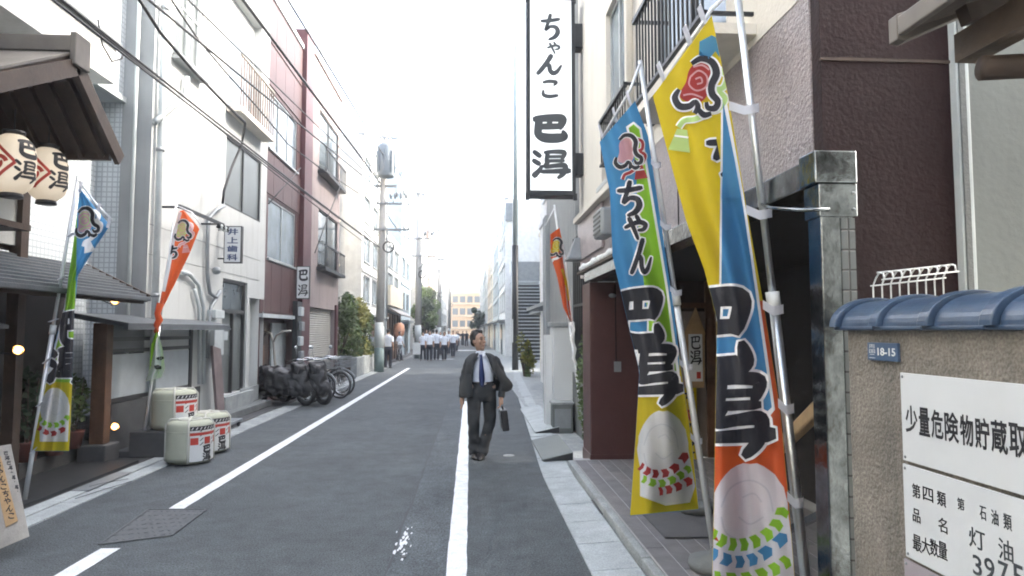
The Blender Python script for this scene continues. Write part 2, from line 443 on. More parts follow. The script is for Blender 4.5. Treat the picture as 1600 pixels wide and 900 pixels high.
C_ORG = cloth('flag_orange', (.66,.12,.030)); C_WHT = cloth('flag_white', (.74,.75,.80)); C_BLK = mat('flag_black', (.020,.020,.026), rough=.8)
C_RED = cloth('flag_red', (.42,.05,.05)); C_PINK = cloth('flag_pink', (.70,.40,.42)); C_LINE = mat('flag_white_line', (.80,.80,.80), rough=.8)
C_SHAD = cloth('flag_pale_grey', (.62,.64,.70)); C_LGRN = cloth('flag_pale_green', (.55,.74,.30))
M_RUBBER = mat('rubber', (.016,.016,.017), rough=.75, var=.2)
M_COVER = mat('bike_cover', (.022,.022,.024), rough=.48, var=.25, scale=5, bump=.6, bscale=9)
M_CHROME = mat('chrome', (.70,.72,.74), rough=.2, metal=1, var=.05)
M_LEAF = mat('leaf_green', (.085,.130,.040), rough=.6, var=.5, scale=2.5, trans=.3)
M_LEAFY = mat('leaf_yellow_green', (.17,.17,.035), rough=.6, var=.45, scale=2.5, trans=.35)
M_LEAFD = mat('leaf_dark', (.030,.055,.028), rough=.6, var=.5, scale=2.5, trans=.25)
M_BARK = mat('bark', (.085,.065,.05), rough=.9, bump=.5)
M_POT = mat('clay_pot', (.17,.06,.05), rough=.7)
M_UPOLE = mat('pole_concrete', (.34,.34,.33), rough=.8, var=.1, streak=.2)
M_UPOLEW = mat('pole_wrap', (.50,.54,.54), rough=.6, var=.08)
M_UPOLEG = mat('pole_foot', (.12,.17,.17), rough=.6, var=.15)
M_TRANSF = mat('transformer_grey', (.17,.20,.22), rough=.5, var=.1)
M_CABLE = mat('cable', (.030,.030,.032), rough=.6)
M_SKIN = mat('skin', (.36,.22,.155), rough=.5, var=.06)
M_HAIR = mat('hair', (.012,.009,.008), rough=.45, var=.3, scale=30, bump=.6, bscale=90)
M_SUIT = mat('suit_cloth', (.032,.035,.038), rough=.85, var=.14, scale=6, bump=.1, bscale=120)
M_SHIRT = mat('shirt_white', (.72,.76,.84), rough=.75, var=.05, scale=5, bump=.2, bscale=14)
M_TIE = mat('tie_blue', (.035,.055,.16), rough=.5, var=.1)
M_SHOE = mat('shoe_black', (.020,.018,.018), rough=.3)
M_TROUS = mat('dark_trousers', (.022,.026,.040), rough=.8)

# ================================================================== ground and road
struct('ground', MB().box(-900, 900, -60, 1800, -0.5, -0.02), M_CONC_D)
XL, XR = -3.81, 0.85
def kerb_x(y):
    return XR if y < 8 else (XR + (y-8)*0.040 if y < 30 else XR + 0.88 + (y-30)*0.004)
ys = [-6, 8, 14, 21, 30, 60, 220]
rb = MB()
for i in range(len(ys)-1):
    y0, y1 = ys[i], ys[i+1]
    rb.quad((XL, y0, 0), (kerb_x(y0)+.02, y0, 0), (kerb_x(y1)+.02, y1, 0), (XL, y1, 0))
struct('road', rb, M_ASPHALT)
# resurfaced strip beside the right line
sp = MB(); sp.quad((-.62,1.2,.004),(-.09,1.2,.004),(-.09,16,.004),(-.50,16,.004))
struct('road_patch', sp, M_PATCH)
sm = MB(); rnd = random.Random(21); px_ = None
for k in range(60):
    t = k/59; x = -.62+.12*t+rnd.uniform(-.014,.014); y = 1.2+14.8*t
    if px_: sm.obox((px_[0],px_[1],.0055), (x,y,.0055), .010+.014*rnd.random(), .003)
    px_ = (x, y)
struct('road_seam', sm, mat('tar_seam', (.055,.06,.064), rough=.8))
def line_strip(name, x0, x1, y0, y1, z=.008, n=None, wear=.0035):
    mb = MB(); n = n or max(2, int((y1-y0)/.18)); rnd = random.Random(int(y0*100))
    L = [(x0 + rnd.uniform(-wear, wear), y0+(y1-y0)*i/n, z) for i in range(n+1)]
    Q = [(x1 + rnd.uniform(-wear, wear), y0+(y1-y0)*i/n, z) for i in range(n+1)]
    for i in range(n): mb.quad(L[i], Q[i], Q[i+1], L[i+1])
    o = struct(name, mb, M_LINE); return o
line_strip('lane_line', -2.87, -2.72, 2.0, ground(185, 858).y)
line_strip('lane_line', -2.87, -2.72, ground(285, 796).y, 31.0)
line_strip('lane_line', -.165, -.02, 1.5, 16.4)
for (a, b, y) in ((-2.2, -1.0, 40.5), (-3.0, .8, 58)):
    line_strip('stop_line', a, b, y, y+.35 if y < 50 else y+1.6, n=2)
# splashes of old paint on the asphalt
rnd = random.Random(3)
MARKS = [(632+rnd.gauss(0,5)-(y_-850)*.35, y_, rnd.uniform(.008,.030)) for y_ in [rnd.gauss(853,12) for _ in range(46)]]
MK = MB()
for (px, py, s) in MARKS:
    c = ground(px, py); k = 7
    poly = [(c.x + s*rnd.uniform(.4,1)*math.cos(2*math.pi*i/k)*.55, c.y + s*rnd.uniform(.5,1.2)*math.sin(2*math.pi*i/k)*2.0) for i in range(k)]
    MK.add([(p[0], p[1], .0085 + .0002*len(MK.f)) for p in poly], [tuple(range(k))])
struct('paint_splash', MK, M_LINE)['kind'] = 'stuff'
c = ground(631, 872); MB_ = MB().box(c.x-.018, c.x+.018, c.y-.03, c.y+.03, .008, .014)
tag(MB_.build('survey_marker', M_BLACK, None, bevel=.003), 'small black marker stud in the white splash on the road', 'marker')
# brown chequered cover plate between the pieces of the left line
a, b, c, d = ground(155, 852), ground(268, 838), ground(322, 797), ground(232, 797)
mb = MB(); mb.quad(*[(p.x, p.y, .006) for p in (a, b, c, d)])
pl = mb.build('cover_plate', M_IRON); tag(pl, 'brown iron cover plate set in the asphalt between the left line segments', 'cover plate')
ROOTM[pl.name] = Matrix.Identity(4)
fr = MB()
for p, q in ((a,b),(b,c),(c,d),(d,a)): fr.obox((p.x,p.y,.008),(q.x,q.y,.008), .02, .008)
fr.build('rim', M_IRON, pl)
st = MB()
for i in range(9):
    for j in range(7):
        u, v = (i+.5)/9, (j+.5)/7
        P = a.lerp(b, u).lerp(d.lerp(c, u), v); s = .013
        sg = 1 if (i+j) % 2 else -1
        st.obox((P.x-s, P.y-s*sg, .008), (P.x+s, P.y+s*sg, .008), .010, .003)
o = st.build('tread_studs', M_IRON, pl); o['kind'] = 'stuff'
# small flush cover by the man
c = ground(795, 712); mb = MB(); mb.lathe([(0.001,.006),(.07,.006),(.08,.0)], (c.x, c.y, 0.002), 20, cap=False)
tag(mb.build('valve_cover', M_CONC, None, True), 'small round metal valve cover in the asphalt right of the walking man', 'cover')

# ------------------------------------------------------------------ right gutter, kerb, paving
gut = struct('right_gutter', MB().box(kerb_x(0)-.0, 1.22, -4, 8.4, -.2, -.008), M_CONC)
y = 1.2; i = 0
rnd = random.Random(11)
while y < 31:
    L = .60; xa, xb = kerb_x(y), kerb_x(y+L); w = .35
    mb = MB(); g = .006; dz = rnd.uniform(0, .006)
    z0, z1 = .012+dz, .030+dz
    mb.add([(xa,y+g,-.1),(xa+w,y+g,-.1),(xb+w,y+L-g,-.1),(xb,y+L-g,-.1),(xa,y+g,z0),(xa+w,y+g,z1),(xb+w,y+L-g,z1),(xb,y+L-g,z0)],
           [(0,3,2,1),(4,5,6,7),(0,1,5,4),(1,2,6,5),(2,3,7,6),(3,0,4,7)])
    mb.build('gutter_block', M_CONC_L, gut, bevel=.004)
    y += L; i += 1
base = MB(); base.box(1.29, 4.2, 2.3, 8.5, -.1, .0975)
pav = struct('pavement', base, M_GROUT)
# narrow kerb stones
y = 1.2
while y < 8.4:
    MB().box(1.215, 1.285, y+.004, min(y+.9, 8.4)-.004, -.1, .098+rnd.uniform(-.003,.003)).build('kerb_stone', M_CONC, pav, bevel=.008); y += .9
# grooved paving planks
x = 1.295; j = 0
while x < 3.0:
    y = 2.3 - (j % 2)*.45
    while y < 8.3:
        y0, y1 = max(y, 2.3), min(y+.9, 8.38)
        if y1 - y0 > .05:
            MB().box(x+.005, x+.140, y0+.004, y1-.004, .08, .101+rnd.uniform(-.0015,.0015)).build('paving_plank', rnd.choice((M_PAVE, M_PAVE, M_PAVE2)), pav)
        y += .9
    x += .145; j += 1
# drain slot in the kerb
MB().box(1.19, 1.212, 6.2, 6.7, .02, .0345).build('drain_slot', M_BLACK, pav)
# concrete strip past the maroon column
struct('footway', MB().box(kerb_x(8.5)+.345, 4.5, 8.52, 60, -.1, .02), M_CONC)

# ------------------------------------------------------------------ left gutter and plinths
lg = struct('left_gutter', MB().box(-4.22, XL-.002, -4, 30, -.2, -.008), M_CONC)
y = 3.4
while y < 9.3:
    MB().box(-4.19, -4.02, y+.006, y+.594, -.1, .022+rnd.uniform(0,.004)).build('gutter_block', M_CONC_L, lg, bevel=.004)
    MB().box(-4.012, XL, y+.006, y+.594, -.1, .012+rnd.uniform(0,.004)).build('gutter_block', M_CONC_L, lg, bevel=.004)
    y += .6
while y < 29.4:
    MB().box(-4.19, XL, y+.006, y+.594, -.1, .012+rnd.uniform(0,.006)).build('gutter_block', M_CONC, lg, bevel=.004)
    y += .6
# cracks and a grey grating in the white covers
g0, g1 = ground(150, 766, .03), ground(212, 734, .03)
mb = MB(); mb.box(-4.17, -3.99, g0.y, g0.y+.9, .026, .034)
gr = mb.build('drain_grating', M_GREYM, lg)
cr = MB()
for (pts) in ([(118,779),(140,772),(168,763),(205,752)], [(140,760),(160,755),(200,748)]):
    P = [ground(*p, .034) for p in pts]
    for p, q in zip(P, P[1:]): cr.obox(p, q, .014, .004)
cr.build('crack', M_BLACK, lg)
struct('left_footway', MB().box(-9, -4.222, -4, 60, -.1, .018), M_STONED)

# ================================================================== right side, near
WX = 1.55
# ---------------- block wall with glazed coping, signs
rw = thing('garden_wall', 'rough tan mortar wall with blue glazed coping beside the steel post', 'wall', (1.52, 1.2, 0))
MB().box(1.40, 1.64, -1.5, 2.43, 0, 1.712).build('wall', M_MORTAR, rw, bevel=.012)
def coping(y0, y1, lip):
    # half-round tile laid along the wall, with a raised rim at its far end
    mb = MB(); n = 24
    def prof(r, z): return [(1.52 + r*math.cos(math.pi*k/n), z + r*.66*math.sin(math.pi*k/n)) for k in range(n+1)]
    def ring(r, ya, yb, z=1.715):
        A = prof(r, z); m = len(A)
        vs = [(p[0], ya, p[1]) for p in A] + [(p[0], yb, p[1]) for p in A]
        mb.add(vs, [(i, i+1, m+i+1, m+i) for i in range(m-1)] + [tuple(range(m)), tuple(range(2*m-1, m-1, -1))])
    ring(.146, y0, y1-.05); ring(.166, y1-.045, y1)
    mb.box(1.372, 1.668, y0, y1, 1.702, 1.7155)
    return mb.build('coping_tile', M_TILEB, rw, smooth=False, bevel=.004)
yy = 2.47
while yy > -1.4:
    coping(yy-.247, yy, True); yy -= .25
# address plate
ap = thing('address_plate', 'small blue address plate reading 18-15 on the tan wall', 'sign', (1.395, 2.36, 1.62))
pA, pB = on_x(1358, 545, 1.395), on_x(1405, 549, 1.395)
MB().box(1.389, 1.3985, pB.y, pA.y, zwall(1358,562,1.395), zwall(1358,535,1.395)).build('plate', M_SIGNBLUE, ap, bevel=.001)
fn = plane_fn((1.388, pA.y, zwall(1358,562,1.395)), (0,-1,0), (0,0,1))
wA = pA.y - pB.y; hA = zwall(1358,535,1.395) - zwall(1358,562,1.395)
mb = MB(); put_text(mb, '18-15', wA*.36, hA*.28, wA*.94, hA*.72, fn, .02); mb.build('lettering', M_SIGNW, ap)
mb = MB()
for k, s in enumerate('両国二'):
    put_text(mb, s, wA*.07, hA*(.68-.28*k), wA*.27, hA*(.90-.28*k), fn, .0)
mb.build('small_lettering', M_SIGNW, ap)
# notice boards
def wall_board(name, label, px, py0, py1, y_end):
    a = on_x(px, py0, 1.392); zb = zwall(px, py1, 1.392)
    t = thing(name, label, 'sign', (1.395, a.y, zb))
    MB().box(1.388, 1.396, y_end, a.y, zb, a.z).build('board', M_SIGNB, t, bevel=.0015)
    return t, a.y, zb, a.z
t1, ya, zb, zt = wall_board('notice_board', 'white metal board with large black lettering on the tan wall', 1408, 582, 717, ywall(1408, 1.392)-.60)
fn = plane_fn((1.387, ya, zb), (0,-1,0), (0,0,1))
H1 = zt - zb
def xof(px, py=660): return ya - ywall(px, 1.392, py)
cuts = [1416,1437,1456,1477,1501,1524,1549,1577,1608,1642,1680]
for k, s in enumerate('少量危険物貯蔵取扱所'):
    mb = MB(); put_text(mb, s, xof(cuts[k]+1), H1*.33, xof(cuts[k+1]-1), H1*.64, fn, .022, .0006); mb.build('character', M_INK, t1)
def bolts(t, ya, ye, zb, zt):
    for (y, z) in ((ya-.012, zt-.012), (ya-.012, zb+.012), (ye+.012, zt-.012), (ye+.012, zb+.012)):
        MB().ball((1.387, y, z), (.003, .005, .005), 8, 5).build('bolt', M_GREYM, t, True)
bolts(t1, ya, ya-.6, zb, zt)
t2, ya2, zb2, zt2 = wall_board('notice_board', 'white fuel storage board with lines of black lettering below the larger board', 1412, 724, 866, ywall(1412, 1.392)-.60)
fn2 = plane_fn((1.387, ya2, zb2), (0,-1,0), (0,0,1)); H2 = zt2 - zb2
def box2(px0, py0, px1, py1):       # photograph box -> board box
    x0, x1 = ya2 - ywall(px0, 1.392, py0), ya2 - ywall(px1, 1.392, py0)
    pm = (px0+px1)/2
    return x0, zwall(pm, py1, 1.392)-zb2, x1, zwall(pm, py0, 1.392)-zb2
mb = MB()
for s, b in (('第',(1427,756,1440,778)),('四',(1444,762,1460,783)),('類',(1466,768,1480,791)),('品',(1428,795,1440,816)),('名',(1468,809,1482,832)),
             ('最',(1428,836,1442,861)),('大',(1442,840,1455,865)),('数',(1455,843,1468,869)),('量',(1468,847,1482,873))):
    mb = MB(); put_text(mb, s, *box2(*b), fn2, .012, .0006); mb.build('character', M_INK, t2)
for s, b in (('第',(1498,778,1509,797)),('石',(1533,791,1543,812)),('油',(1551,797,1562,820)),('類',(1570,803,1583,828)),('灯',(1516,826,1541,858)),('油',(1562,843,1585,876)),
             ('3',(1522,868,1536,899)),('9',(1540,872,1556,905)),('7',(1562,878,1578,912)),('5',(1584,882,1602,920)),('L',(1612,890,1630,930))):
    mb = MB(); put_text(mb, s, *box2(*b), fn2, .012, .0006); mb.build('handwritten_character', M_INKG, t2)
bolts(t2, ya2, ya2-.6, zb2, zt2)
t3, ya3, zb3, zt3 = wall_board('notice_board', 'plain mauve grey board under the fuel storage board', 1414, 872, 990, ywall(1414, 1.392)-.60)
t3.children[0].data.materials[0] = mat('mauve_board', (.30,.27,.29), rough=.6)
bolts(t3, ya3, ya3-.6, zb3, zt3)

# ---------------- white wire mesh fence over the coping
wf = thing('wire_fence', 'short white wire mesh fence with rolled top behind the blue coping', 'fence', (1.7, 2.6, 0))
x0 = on_y(1365, 470, 2.62).x; x1 = on_y(1475, 470, 2.62).x
nW = 9
ztop = on_y(1420, 428, 2.62).z
for k in range(nW):
    x = x0 + (x1-x0)*k/(nW-1); lift = .035*k/(nW-1)
    pts = [(x, 2.62, .0), (x, 2.62, ztop-.05+lift), (x, 2.60, ztop-.02+lift), (x, 2.575, ztop+lift), (x, 2.55, ztop-.005+lift), (x, 2.545, ztop-.03+lift)]
    MB().tube(pts, .0032, 6).build('wire', M_SIGNW, wf, True)
for z, yy in ((ztop-.05, 2.62), (ztop, 2.575), (ztop-.03, 2.545), (1.45, 2.62), (1.2, 2.62)):
    l0 = .0 if z > 1.6 else 0
    MB().tube([(x0-.01, yy, z+l0), (x1+.012, yy, z+(.035 if z > 1.6 else 0))], .0032, 6).build('cross_wire', M_SIGNW, wf, True)

# ---------------- restaurant building on the right: one block with the entrance recess cut into it
LEDGE = 3.27
rbld = thing('corner_building', 'tall cream building with pink stucco band, balconies and maroon entrance on the right', 'building', (3.5, 6, 0))
ENT0, ENT1, ENTZ = 2.98, 8.45, 2.34
# upper cream wall with window openings
def facade(X, f, Y0, Y1, Z0, Z1, holes, rev):
    """wall plane X facing f, with openings (y0,y1,z0,z1) and reveals of depth rev"""
    mb = MB()
    yb = sorted({Y0, Y1} | {h[0] for h in holes} | {h[1] for h in holes})
    zb_ = sorted({Z0, Z1} | {h[2] for h in holes} | {h[3] for h in holes})
    for i in range(len(yb)-1):
        for j in range(len(zb_)-1):
            cy, cz = (yb[i]+yb[i+1])/2, (zb_[j]+zb_[j+1])/2
            if any(h[0] < cy < h[1] and h[2] < cz < h[3] for h in holes): continue
            mb.quad((X,yb[i],zb_[j]),(X,yb[i+1],zb_[j]),(X,yb[i+1],zb_[j+1]),(X,yb[i],zb_[j+1]))
    for h in holes:
        (a,b,c,d), rv = h[:4], (h[4] if len(h) > 4 else rev)
        Xi = X - f*rv
        mb.quad((X,a,c),(X,b,c),(Xi,b,c),(Xi,a,c)); mb.quad((X,a,d),(X,b,d),(Xi,b,d),(Xi,a,d))
        mb.quad((X,a,c),(X,a,d),(Xi,a,d),(Xi,a,c)); mb.quad((X,b,c),(X,b,d),(Xi,b,d),(Xi,b,c))
        mb.quad((Xi,a,c),(Xi,b,c),(Xi,b,d),(Xi,a,d))
    return mb
def shell(mb, X, f, Y0, Y1, Z0, Z1, depth):       # the other faces of the block behind the facade
    Xb = X - f*depth
    mb.quad((X,Y0,Z0),(Xb,Y0,Z0),(Xb,Y0,Z1),(X,Y0,Z1)); mb.quad((X,Y1,Z0),(Xb,Y1,Z0),(Xb,Y1,Z1),(X,Y1,Z1))
    mb.quad((Xb,Y0,Z0),(Xb,Y1,Z0),(Xb,Y1,Z1),(Xb,Y0,Z1)); mb.quad((X,Y0,Z1),(X,Y1,Z1),(Xb,Y1,Z1),(Xb,Y0,Z1))
    mb.quad((X,Y0,Z0),(X,Y1,Z0),(Xb,Y1,Z0),(Xb,Y0,Z0))
    return mb
def window(root, X, f, y0, y1, z0, z1, rev, nv=2, nh=1, fm=None, gm=None, sill=True, fw=.045, name='window'):
    fm = fm or M_FRAME; gm = gm or M_GLASS
    Xi = X - f*rev
    mb = MB()
    def bar(a, b, c, d, t=.05): mb.box(Xi+f*.012, Xi+f*t, a, b, c, d)
    bar(y0+.002, y1-.002, z0+.002, z0+fw); bar(y0+.002, y1-.002, z1-fw, z1-.002)
    bar(y0+.002, y0+fw, z0+fw, z1-fw); bar(y1-fw, y1-.002, z0+fw, z1-fw)
    for i in range(1, nv):
        c = y0 + (y1-y0)*i/nv; bar(c-fw/2, c+fw/2, z0+fw, z1-fw, .046)
    for j in range(1, nh):
        c = z0 + (z1-z0)*j/nh; bar(y0+fw, y1-fw, c-fw/2, c+fw/2, .042)
    w = mb.build(name, fm, root)
    for i in range(nv):
        for j in range(nh):
            a, b = y0+(y1-y0)*i/nv, y0+(y1-y0)*(i+1)/nv; c, d = z0+(z1-z0)*j/nh, z0+(z1-z0)*(j+1)/nh
            q = .012 + .010*(i % 2)
            MB().box(Xi+f*(q-.004), Xi+f*(q+.006), a+fw*.4, b-fw*.4, c+fw*.4, d-fw*.4).build('pane', gm, w)
    if sill:
        MB().box(X-f*rev*.5, X+f*.06, y0-.05, y1+.05, z0-.05, z0-.002).build('sill', fm, w)
    return w
HT = 13.0
wins = [(ywall(976,WX,110), ywall(947,WX,110), 4.12, 5.35), (ywall(976,WX,250), ywall(940,WX,250), LEDGE+.12, 3.86),
        (3.9, 5.5, LEDGE+.22, 5.3), (6.6, 7.9, 6.6, 7.9), (3.9, 5.6, 6.5, 8.0)]
fc = facade(WX, -1, 2.92, 9.45, LEDGE, HT, wins, .10)
shell(fc, WX, -1, 2.92, 9.45, LEDGE, HT, 6)
up_wall = fc.build('upper_wall', M_CREAM, rbld)
window(rbld, WX, -1, *wins[0], .10, 2, 1, M_FRAME, M_GLASSL)
window(rbld, WX, -1, *wins[1], .10, 2, 1, M_FRAME, M_GLASS)
window(rbld, WX, -1, *wins[2], .10, 2, 1, M_FRAMED, M_GLASSL)
window(rbld, WX, -1, *wins[3], .10, 2, 1, M_FRAME, M_GLASSL)
window(rbld, WX, -1, *wins[4], .10, 2, 1, M_FRAME, M_GLASSL)
# pink stucco band under the ledge
MB().box(WX+.004, WX+.3, 2.925, 9.44, ENTZ+.10, LEDGE-.002).build('stucco_band', M_STUCCO, rbld)
for yv in (4.9, 7.1):
    MB().box(WX-.001, WX+.01, yv, yv+.012, ENTZ+.12, LEDGE-.06).build('joint', M_MAROON, rbld)
MB().box(WX-.09, WX+.02, 6.0, 9.47, LEDGE-.05, LEDGE+.03).build('ledge', M_CREAM, rbld, bevel=.01)
MB().box(WX-.03, WX-.002, 7.7, 9.44, ENTZ+.34, LEDGE-.06).build('panel', M_STUCCO, rbld)
# wall facing the camera, maroon stucco
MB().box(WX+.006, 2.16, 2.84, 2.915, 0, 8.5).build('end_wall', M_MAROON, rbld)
MB().box(WX+.004, 2.165, 2.832, 2.846, 2.905, 2.918).build('wall_joint', M_WOODD, rbld)
MB().box(WX+.004, WX+.5, 2.916, 2.976, 0, ENTZ+.1).build('jamb', M_MAROON2, rbld)
# stainless lintel along the recess
mb = MB(); mb.box(WX-.10, WX+.06, 2.72, 8.5, ENTZ-.02, ENTZ+.10); mb.build('lintel', M_STEEL, rbld, bevel=.006)
MB().box(WX-.13, WX+.0, 6.3, 8.9, ENTZ+.104, ENTZ+.135).build('eave_strip', M_WOODD, rbld)
rnd = random.Random(5)
for k in range(15):                                 # pale knobs standing in a row on the eave
    MB().ball((WX-.09+rnd.uniform(-.01,.01), 6.4+.165*k, ENTZ+.175), (.038,.055,.045+rnd.uniform(-.01,.012)), 8, 6).build('eave_knob', M_SIGNW, rbld, True)
# recess
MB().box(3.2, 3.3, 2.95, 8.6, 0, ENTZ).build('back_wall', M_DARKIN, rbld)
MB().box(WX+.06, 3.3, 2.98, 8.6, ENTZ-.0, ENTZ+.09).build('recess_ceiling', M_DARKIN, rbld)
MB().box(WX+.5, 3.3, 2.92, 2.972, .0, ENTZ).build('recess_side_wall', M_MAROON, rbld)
colx1 = on_y(1002, 600, 8.45).x
MB().box(WX-.045, colx1, 8.42, 8.98, 0, ENTZ-.022).build('column', M_MAROON2, rbld, bevel=.012)
MB().box(WX-.055, colx1+.01, 8.41, 8.99, 0, .16).build('column_foot', M_MAROON2, rbld, bevel=.006)
px = on_y(965, 573, 8.41)
MB().box(px.x-.045, px.x+.045, 8.40, 8.42, px.z-.065, px.z+.065).build('switch_box', M_GREYM, rbld, bevel=.004)
MB().tube([(px.x-.02, 8.412, px.z+.06), (px.x-.02, 8.412, ENTZ-.05)], .008, 6).build('conduit', M_MAROON, rbld, True)
MB().ball((px.x-.06, 8.40, on_y(958, 462, 8.41).z), (.05,.03,.03), 10, 6).build('spot_lamp', M_GREYM, rbld, True)
# far end of the recess: timber door front
xa, xb = colx1, 3.2
MB().box(xa, xb, 8.50, 8.56, .1, ENTZ).build('door_wall', M_WOODD, rbld)
for xx, w in ((on_y(1052,560,8.45).x, .05), (on_y(1112,560,8.45).x, .07), (on_y(1180,560,8.45).x,.06)):
    MB().box(xx-w, xx+w, 8.44, 8.50, .1, ENTZ-.001).build('door_post', M_WOOD, rbld, bevel=.004)
dx0, dx1 = on_y(1062,560,8.47).x, on_y(1104,560,8.47).x
MB().box(dx0+.01, dx1-.01, 8.475, 8.499, .12, 1.95).build('door_panel', mat('door_panel', (.24,.20,.17), rough=.5), rbld)
MB().box(xa, xb, 8.43, 8.50, 1.99, 2.06).build('door_rail', M_WOOD, rbld)
# steel post at the near end
sp_ = thing('steel_post', 'square stainless steel post with tiled side at the near end of the entrance', 'post', (1.52, 2.84, 0))
xp0, xp1 = on_y(1287, 500, 2.72).x, on_y(1338, 500, 2.72).x
MB().box(xp0, xp1, 2.72, 2.83, 0, ENTZ-.025).build('shaft', M_STEEL, sp_, bevel=.005)
MB().box(xp1-.055, xp1+.004, 2.714, 2.722, 0, ENTZ-.165).build('tiled_facing', M_STEELT, sp_)
MB().box(xp0-.012, xp1+.014, 2.706, 2.835, ENTZ-.16, ENTZ-.02).build('collar', M_STEEL, sp_, bevel=.004)
MB().box(xp0-.03, xp1+.014, 2.70, 2.84, ENTZ-.018, ENTZ+.12).build('cap', M_STEEL, sp_, bevel=.006)
for z in (ENTZ-.13, ENTZ-.06):
    MB().ball((xp1-.004, 2.704, z), .007, 8, 5).build('screw', M_GREYM, sp_, True)
MB().lathe([(.001,0),(.02,0),(.02,.006),(.001,.006)], (0,0,0), 12, False)
MB().tube([on_y(1296, 327, 2.70), on_y(1250, 328, 2.72), on_y(1205, 325, 3.0), on_y(1188, 318, 3.2)], .008, 8).build('hook_arm', M_STEEL, sp_, True)
# balustrade inside the entrance
hr = thing('stair_handrail', 'varnished wooden handrail with steel bar rising inside the dark entrance', 'handrail', (2.2, 3.5, .1))
a, b = on_y(1205, 712, 4.6), on_y(1330, 588, 3.2)
MB().obox(a, b, .06, .085).build('rail', M_WOODL, hr, bevel=.012)
a2, b2 = on_y(1205, 842, 4.6), on_y(1330, 780, 3.2)
MB().obox(a2, b2, .035, .035).build('lower_bar', M_STEEL, hr)
for t in (.1, .9):
    p = a.lerp(b, t); MB().tube([(p.x, p.y, .1), (p.x, p.y, p.z)], .018, 8).build('baluster', M_DARKM, hr, True)
# house shaped wooden plaque with writing
pq = thing('wooden_plaque', 'house shaped wooden plaque with printed white panel beside the entrance door', 'sign', (on_y(1085,560,8.4).x, 8.4, 1))
q = [on_y(*p, 8.40) for p in ((1070,606),(1100,606),(1102,520),(1087,480),(1070,520))]
MB().prism([(p.x, p.z) for p in q], 'Y', 8.39, 8.43).build('board', M_WOODL, pq, bevel=.006)
c0, c1 = on_y(1077, 596, 8.385), on_y(1097, 522, 8.385)
MB().box(c0.x, c1.x, 8.383, 8.3895, c0.z, c1.z).build('panel', M_SIGNW, pq)
fnp = plane_fn((c0.x, 8.382, c0.z), (1,0,0), (0,0,1)); w_, h_ = c1.x-c0.x, c1.z-c0.z
mb = MB()
for k, s in enumerate('巴潟'): glyph_mesh(mb, s, w_*.15, h_*(.97-.32*k), w_*.85, h_*(.68-.32*k), .13, fnp)
mb.build('lettering', M_INK, pq); mb = MB(); mb.box(c0.x+w_*.55, c0.x+w_*.85, 8.381, 8.383, c0.z+h_*.06, c0.z+h_*.2); mb.build('seal', M_REDINK, pq)
# yellow poster strip below
ps = thing('poster_board', 'narrow yellow poster with bold black and red letters below the wooden plaque', 'poster', (on_y(1080,650,8.35).x, 8.35, .1))
c0, c1 = on_y(1066, 716, 8.34), on_y(1088, 606, 8.34)
MB().box(c0.x, c1.x, 8.335, 8.36, .1, c1.z).build('board', C_YEL, ps)
fnp = plane_fn((c0.x, 8.333, c0.z), (1,0,0), (0,0,1)); w_, h_ = c1.x-c0.x, c1.z-c0.z
for k, s in enumerate('ちゃんこ'):
    mb = MB(); glyph_mesh(mb, s, w_*.14, h_*(.97-.24*k), w_*.86, h_*(.77-.24*k), .17, fnp); mb.build('lettering', M_REDINK if k == 1 else M_INK, ps)
# door mat and a stone basin
dm = MB(); p0, p1 = ground(1000, 800, .1), ground(1110, 835, .1)
dm.box(1.50, 2.25, p1.y-.1, p0.y+.25, .1025, .116)
tag(dm.build('door_mat', mat('mat_grey', (.10,.10,.105), rough=.95, bump=.4, bscale=200), None, bevel=.004), 'dark grey door mat on the paving in front of the entrance', 'mat')
bs = thing('stone_basin', 'low dark stone basin on the paving behind the blue flag', 'basin', (1.98, 5.9, .1))
MB().lathe([(.02,0),(.13,.0),(.16,.05),(.15,.09),(.12,.075),(.02,.06)], (1.98,5.9,.102), 20).build('bowl', M_CONC_D, bs, True)

# ---------------- balconies and rails on the cream wall
def balcony(name, label, y0, y1, z0, z1, out, bar_gap, floor=True):
    t = thing(name, label, 'balcony', (WX-out/2, (y0+y1)/2, z0))
    Xo = WX - out
    MB().box(Xo-.02, Xo+.02, y0, y1, z1-.035, z1).build('top_rail', M_DARKM, t)
    MB().box(Xo-.015, Xo+.015, y0, y1, z0+.06, z0+.085).build('bottom_rail', M_DARKM, t)
    for yy in (y0, y1-.02):
        MB().box(Xo, WX-.003, yy, yy+.02, z1-.03, z1-.004).build('side_rail', M_DARKM, t)
        MB().box(Xo, WX-.003, yy, yy+.02, z0+.06, z0+.08).build('side_rail', M_DARKM, t)
    me = MB().box(-.007, .007, -.007, .007, z0+.085, z1-.035).mesh('bar', M_DARKM)
    y = y0+.03
    while y < y1:
        o = link('bar', me, t); o.location = (Xo, y, 0); y += bar_gap
    if floor: MB().box(Xo-.03, WX-.002, y0-.03, y1+.03, z0-.06, z0).build('floor_slab', M_CREAM, t)
    return t
balcony('balcony', 'long black barred balcony on the cream wall above the yellow flag', 3.5, ywall(992, WX-.28, 105), LEDGE+.10, 4.12, .28, .085)
balcony('window_rail', 'short black window rail on the cream wall left of the blue flag', ywall(978, WX-.16, 200), ywall(938, WX-.16, 200), LEDGE+.12, 3.95, .16, .10, False)
